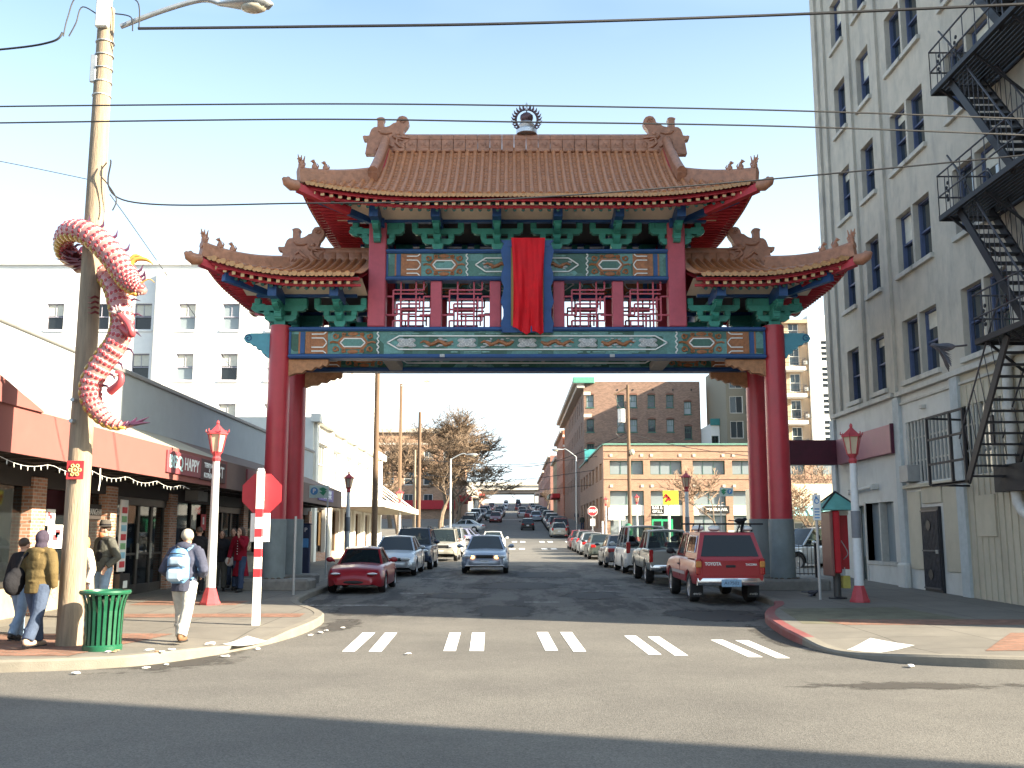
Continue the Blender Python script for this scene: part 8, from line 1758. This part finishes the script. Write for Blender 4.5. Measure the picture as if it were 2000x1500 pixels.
def hooded(t, k, Vv, Th, sh, el, wr):
    m = MB(); m.ell((0, -.015, .03), (.1, .115, .125), 14, 10, Th); m.ell((0, -.03, -.1), (.1, .1, .08), 12, 8, Th); remesh(m.build('hood', PURP, t, local=True), .014)
    m = MB(); m.ell(Vv(0, -.1, 1.46), (.15 * k, .075 * k, .06 * k), 12, 8); m.ell(Vv(0, -.14, 1.38), (.11 * k, .04 * k, .1 * k), 12, 8); remesh(m.build('jacket_hood', OLIVE, t, local=True), .014)
    m = MB(); m.ell(Vv(-.33, -.12, .98), (.12 * k, .2 * k, .2 * k), 12, 8); m.ell(Vv(-.3, -.1, 1.1), (.1 * k, .15 * k, .12 * k), 12, 8); o = remesh(m.build('shoulder_bag', BLACKC, t, local=True), .016)
    MB().tube([Vv(-.3, -.14, 1.15), Vv(-.2, -.15, 1.35), Vv(-.1, -.06, 1.5), Vv(-.14, .1, 1.38), Vv(-.28, .08, 1.12)], .025 * k, 6).build('strap', BLACKC, o, local=True)
person('man in olive-brown jacket with dark hood and black shoulder bag by the pole', -6.92, 14.8, R(-14), 1.66, OLIVE, DENIM, TANS, .2, {(1, 'e'): (.27, -.02, 1.13), (1, 'w'): (.24, .06, .9), (-1, 'e'): (-.28, 0, 1.13), (-1, 'w'): (-.22, .14, .98)}, .82, None, None, hooded, None, .04, 1.12, 0, lbulk=1.15)
person('woman in cream coat and dark beret partly hidden by the pole', -7.02, 16.5, R(150), 1.62, CREAMC, DENIM, BLKS, .08, None, .78, None, 'long', lambda t, k, Vv, Th, sh, el, wr: remesh(MB().ell((0, -.01, .1), (.11, .12, .05), 14, 8, Th).build('beret', BLACKC, t, local=True), .012), HAIRBL)
person('person in black coat and pale blue jeans left of the hooded man', -7.55, 15.6, R(-20), 1.56, BLACKC, DENIML, BLKS, .15, None, .8, None, None, None, HAIRB)
def hatman(t, k, Vv, Th, sh, el, wr):
    m = MB(); m.lathe([(0, .2), (.07, .2), (.088, .16), (.092, .085), (.1, .08), (.15, .085), (.155, .075), (.1, .068), (0, .07)], 20, (0, 0, 0), Th @ Matrix.Diagonal((1, 1.15, 1, 1))); o = m.build('hat', FELT, t, 50, local=True); MB().lathe([(.094, .085), (.096, .12), (.092, .12)], 20, (0, 0, 0), Th @ Matrix.Diagonal((1, 1.15, 1, 1))).build('hat_band', BLACKC, o, 50, local=True)
    m = MB(); m.ell((0, .055, -.085), (.062, .06, .06), 12, 8, Th); m.ell((0, .085, -.045), (.04, .02, .014), 9, 6, Th); remesh(m.build('beard', BEARD, t, local=True), .009)
    m = MB(); m.ell(Vv(0, .1, 1.2), (.1 * k, .05 * k, .26 * k), 12, 9); remesh(m.build('shirt', BLACKC, t, local=True), .014); MB().cb(-.03 * k, .03 * k, .125 * k, .14 * k, .93 * k, .97 * k, .005).build('belt_buckle', GOLD, t, local=True)
person('bearded man in dark hat and grey jacket standing beyond the bin', -7.95, 19.7, R(150), 1.8, CHAR, DENIML, BROWNS, .05, {(1, 'e'): (.3, -.06, 1.12), (1, 'w'): (.19, .1, .95), (1, 'f'): (-.4, .3, -1), (-1, 'e'): (-.3, -.06, 1.12), (-1, 'w'): (-.19, .1, .95), (-1, 'f'): (.4, .3, -1)}, .86, None, None, hatman, HAIRB, 0, 1.05, R(-35))
def packman(t, k, Vv, Th, sh, el, wr):
    m = MB(); m.ell((0, -.012, .045), (.094, .112, .1), 14, 10, Th); m.lathe([(.096, .0), (.1, .03), (.096, .05)], 16, (0, -.01, 0), Th); remesh(m.build('knit_cap', KNIT, t, local=True), .012)
    m = MB(); m.ell(Vv(0, -.1, 1.5), (.14 * k, .09 * k, .07 * k), 12, 8); m.tube([Vv(-.12, .05, 1.5), Vv(0, .1, 1.5), Vv(.12, .05, 1.5)], .045 * k, 8); remesh(m.build('jacket_collar', NAVYC, t, local=True), .014)
    PKB = M('backpack_pale_blue', (.12, .26, .46), .7, var=.35, scale=7, bump=.4, bscale=18); PKW = M('backpack_white', (.34, .44, .54), .7, var=.15, scale=9)
    m = MB(); m.cb(-.17 * k, .17 * k, -.36 * k, -.13 * k, .93 * k, 1.4 * k, .08 * k); m.ell(Vv(0, -.26, 1.36), (.15 * k, .11 * k, .12 * k), 12, 8); o = remesh(m.build('backpack', PKB, t, local=True), .014, 4)
    m = MB(); m.cb(-.13 * k, .13 * k, -.43 * k, -.33 * k, .96 * k, 1.16 * k, .045 * k); remesh(m.build('front_pocket', PKW, o, local=True), .012, 3); m = MB(); m.cb(-.11 * k, .11 * k, -.4 * k, -.33 * k, 1.2 * k, 1.34 * k, .03 * k); remesh(m.build('upper_pocket', PKW, o, local=True), .012, 3)
    for q in (1.18, 1.37, .98): MB().tube([Vv(-.15, -.36, q), Vv(-.06, -.41, q + .02), Vv(.06, -.41, q + .02), Vv(.15, -.36, q)], .009 * k, 5).build('zip', TRIM, o, local=True)
    for s in (-1, 1): MB().tube([Vv(s * .1, -.2, 1.43), Vv(s * .12, -.04, 1.5), Vv(s * .13, .12, 1.4), Vv(s * .17, .1, 1.1), Vv(s * .16, -.12, .98)], .022 * k, 6).build('shoulder_strap', PKB, o, local=True)
    MB().tube([Vv(-.03, -.3, 1.47), Vv(0, -.33, 1.5), Vv(.03, -.3, 1.47)], .01 * k, 5).build('grab_loop', TRIM, o, local=True)
person('man with pale blue backpack and knit cap walking away', -5.04, 15.6, R(-6), 1.71, NAVYC, PALEP, BROWNS, .2, {(1, 'e'): (.33, -.06, 1.12), (1, 'w'): (.24, .12, 1.05), (1, 'f'): (-.5, .6, -.2), (-1, 'e'): (-.33, -.06, 1.12), (-1, 'w'): (-.24, .12, 1.02), (-1, 'f'): (.5, .6, -.2)}, .8, None, None, packman, None, .03, 1.15, lbulk=1.12)
def redcoat(t, k, Vv, Th, sh, el, wr):
    m = MB(); m.ell(Vv(0, .1, 1.2), (.1 * k, .06 * k, .24 * k), 12, 9); remesh(m.build('blouse', cloth('wine', (.12, .008, .015)), t, local=True), .014)
    for q in range(6): MB().ell(Vv(0, .165, 1.02 + .07 * q), (.012, .008, .012), 6, 4).build('button', SWH, t, local=True)
person('woman in long red coat and jeans with hand raised to her mouth', -7.32, 27.2, R(165), 1.72, REDC, DENIMD, BLKS, .1, {(-1, 'e'): (-.2, .16, 1.2), (-1, 'w'): (-.05, .2, 1.47), (-1, 'f'): (.2, -.1, 1), (1, 'e'): (.29, -.02, 1.13), (1, 'w'): (.3, .06, .9)}, .84, .42, 'long', redcoat, HAIRB, 0, 1.05, R(-18))
person('dark-clothed person in the shade behind the sunlit lamp post', -7.95, 25.6, R(10), 1.72, BLACKC, BLACKC, BLKS, .1, None, .8, None, None, None, HAIRB)
person('person in black top carrying a white bag near the shop door', -7.95, 27.6, R(200), 1.62, BLACKC, CHAR, BLKS, .12, {(-1, 'e'): (-.28, .1, 1.13), (-1, 'w'): (-.22, .22, 1.0)}, .84, None, 'long', lambda t, k, Vv, Th, sh, el, wr: remesh(MB().ell(Vv(-.24, .24, .86), (.14 * k, .1 * k, .15 * k), 10, 7).build('white_bag', SWH, t, local=True), .014), HAIRB)
person('person in dark brown jacket just behind the red coat', -7.75, 28.0, R(190), 1.68, cloth('dark_brown', (.05, .025, .02)), DENIMD, BLKS, .12, None, .82, None, None, None, HAIRB)
for i, (x, y, hd_, c_) in enumerate(((9.0, 112, R(180), BLACKC), (8.6, 123, 0, CHAR), (9.0, 140, R(180), NAVYC), (-8.0, 150, 0, BLACKC))):
    o = person(('dark-coated pedestrian on the right uphill pavement', 'grey-coated pedestrian further up on the right', 'navy-coated pedestrian highest on the right', 'black-coated pedestrian by the left uphill trees')[i], x, y, hd_, 1.72, c_, DENIMD, BLKS, .2, None, .8, None, None, None, HAIRB); o['group'] = 'far pedestrians'
# ---- birds
BRD_ = M('pigeon_grey', (.06, .06, .075), .7, var=.3, scale=20); CRW = M('crow_black', (.012, .012, .015), .5)
def bird(label, p, s, yaw, mat, wings, name):
    t = thing(name, label, 'bird', p, yaw, None); b_ = MB(); b_.ell((0, 0, 0), (.055 * s, .13 * s, .055 * s), 10, 8); b_.ell((0, .13 * s, .035 * s), (.033 * s, .042 * s, .035 * s), 8, 6); b_.tube([(0, .1 * s, .02 * s), (0, .0, 0)], [.035 * s, .05 * s], 8); b_.tube([(0, -.08 * s, 0), (0, -.2 * s, .005 * s), (0, -.27 * s, .01 * s)], [.04 * s, .045 * s, .05 * s], 8, True, .25); b_.tube([(0, .165 * s, .035 * s), (0, .2 * s, .028 * s)], [.012 * s, .003 * s], 5); remesh(b_.build('body', mat, t, local=True), .008 * s)
    for sd in (-1, 1):
        m = MB(); d = Vector((sd * wings[0], 0, wings[1])).normalized(); fw = Vector((0, 1, 0))
        for q in range(9): f = q / 8; a = Vector((sd * .04, .08 - .1 * f * .4, .02)) * s + d * .25 * f * s * .6 + fw * (.03 - .05 * f) * s; ln = (.16 + .06 * f) * s; m.tube([a, a + (-fw * (1 - f * .6) + d * (.25 + f)).normalized() * ln * .6, a + (-fw * (1 - f * .6) + d * (.25 + f)).normalized() * ln], [.02 * s, .022 * s, .006 * s], 6, True, .2)
        m.build('wing', mat, t, 50, local=True)
    return t
bp = P(1845, 678, 19); bird('dark pigeon flying in front of the grey block', bp, 1.5, R(70), BRD_, (.5, -.85), 'flying_pigeon')
bird('black crow perched on the red pickup roof rack', (5.7, 25.15, rz(25.15) + 2.03), 1.2, R(-70), CRW, (.1, -.5), 'perched_crow'); bird('small pigeon walking near the phone kiosk', (7.6, 25.7, sw(7.6, 25.7) + .09), 1.0, R(-120), BRD_, (.2, -.15), 'walking_pigeon')
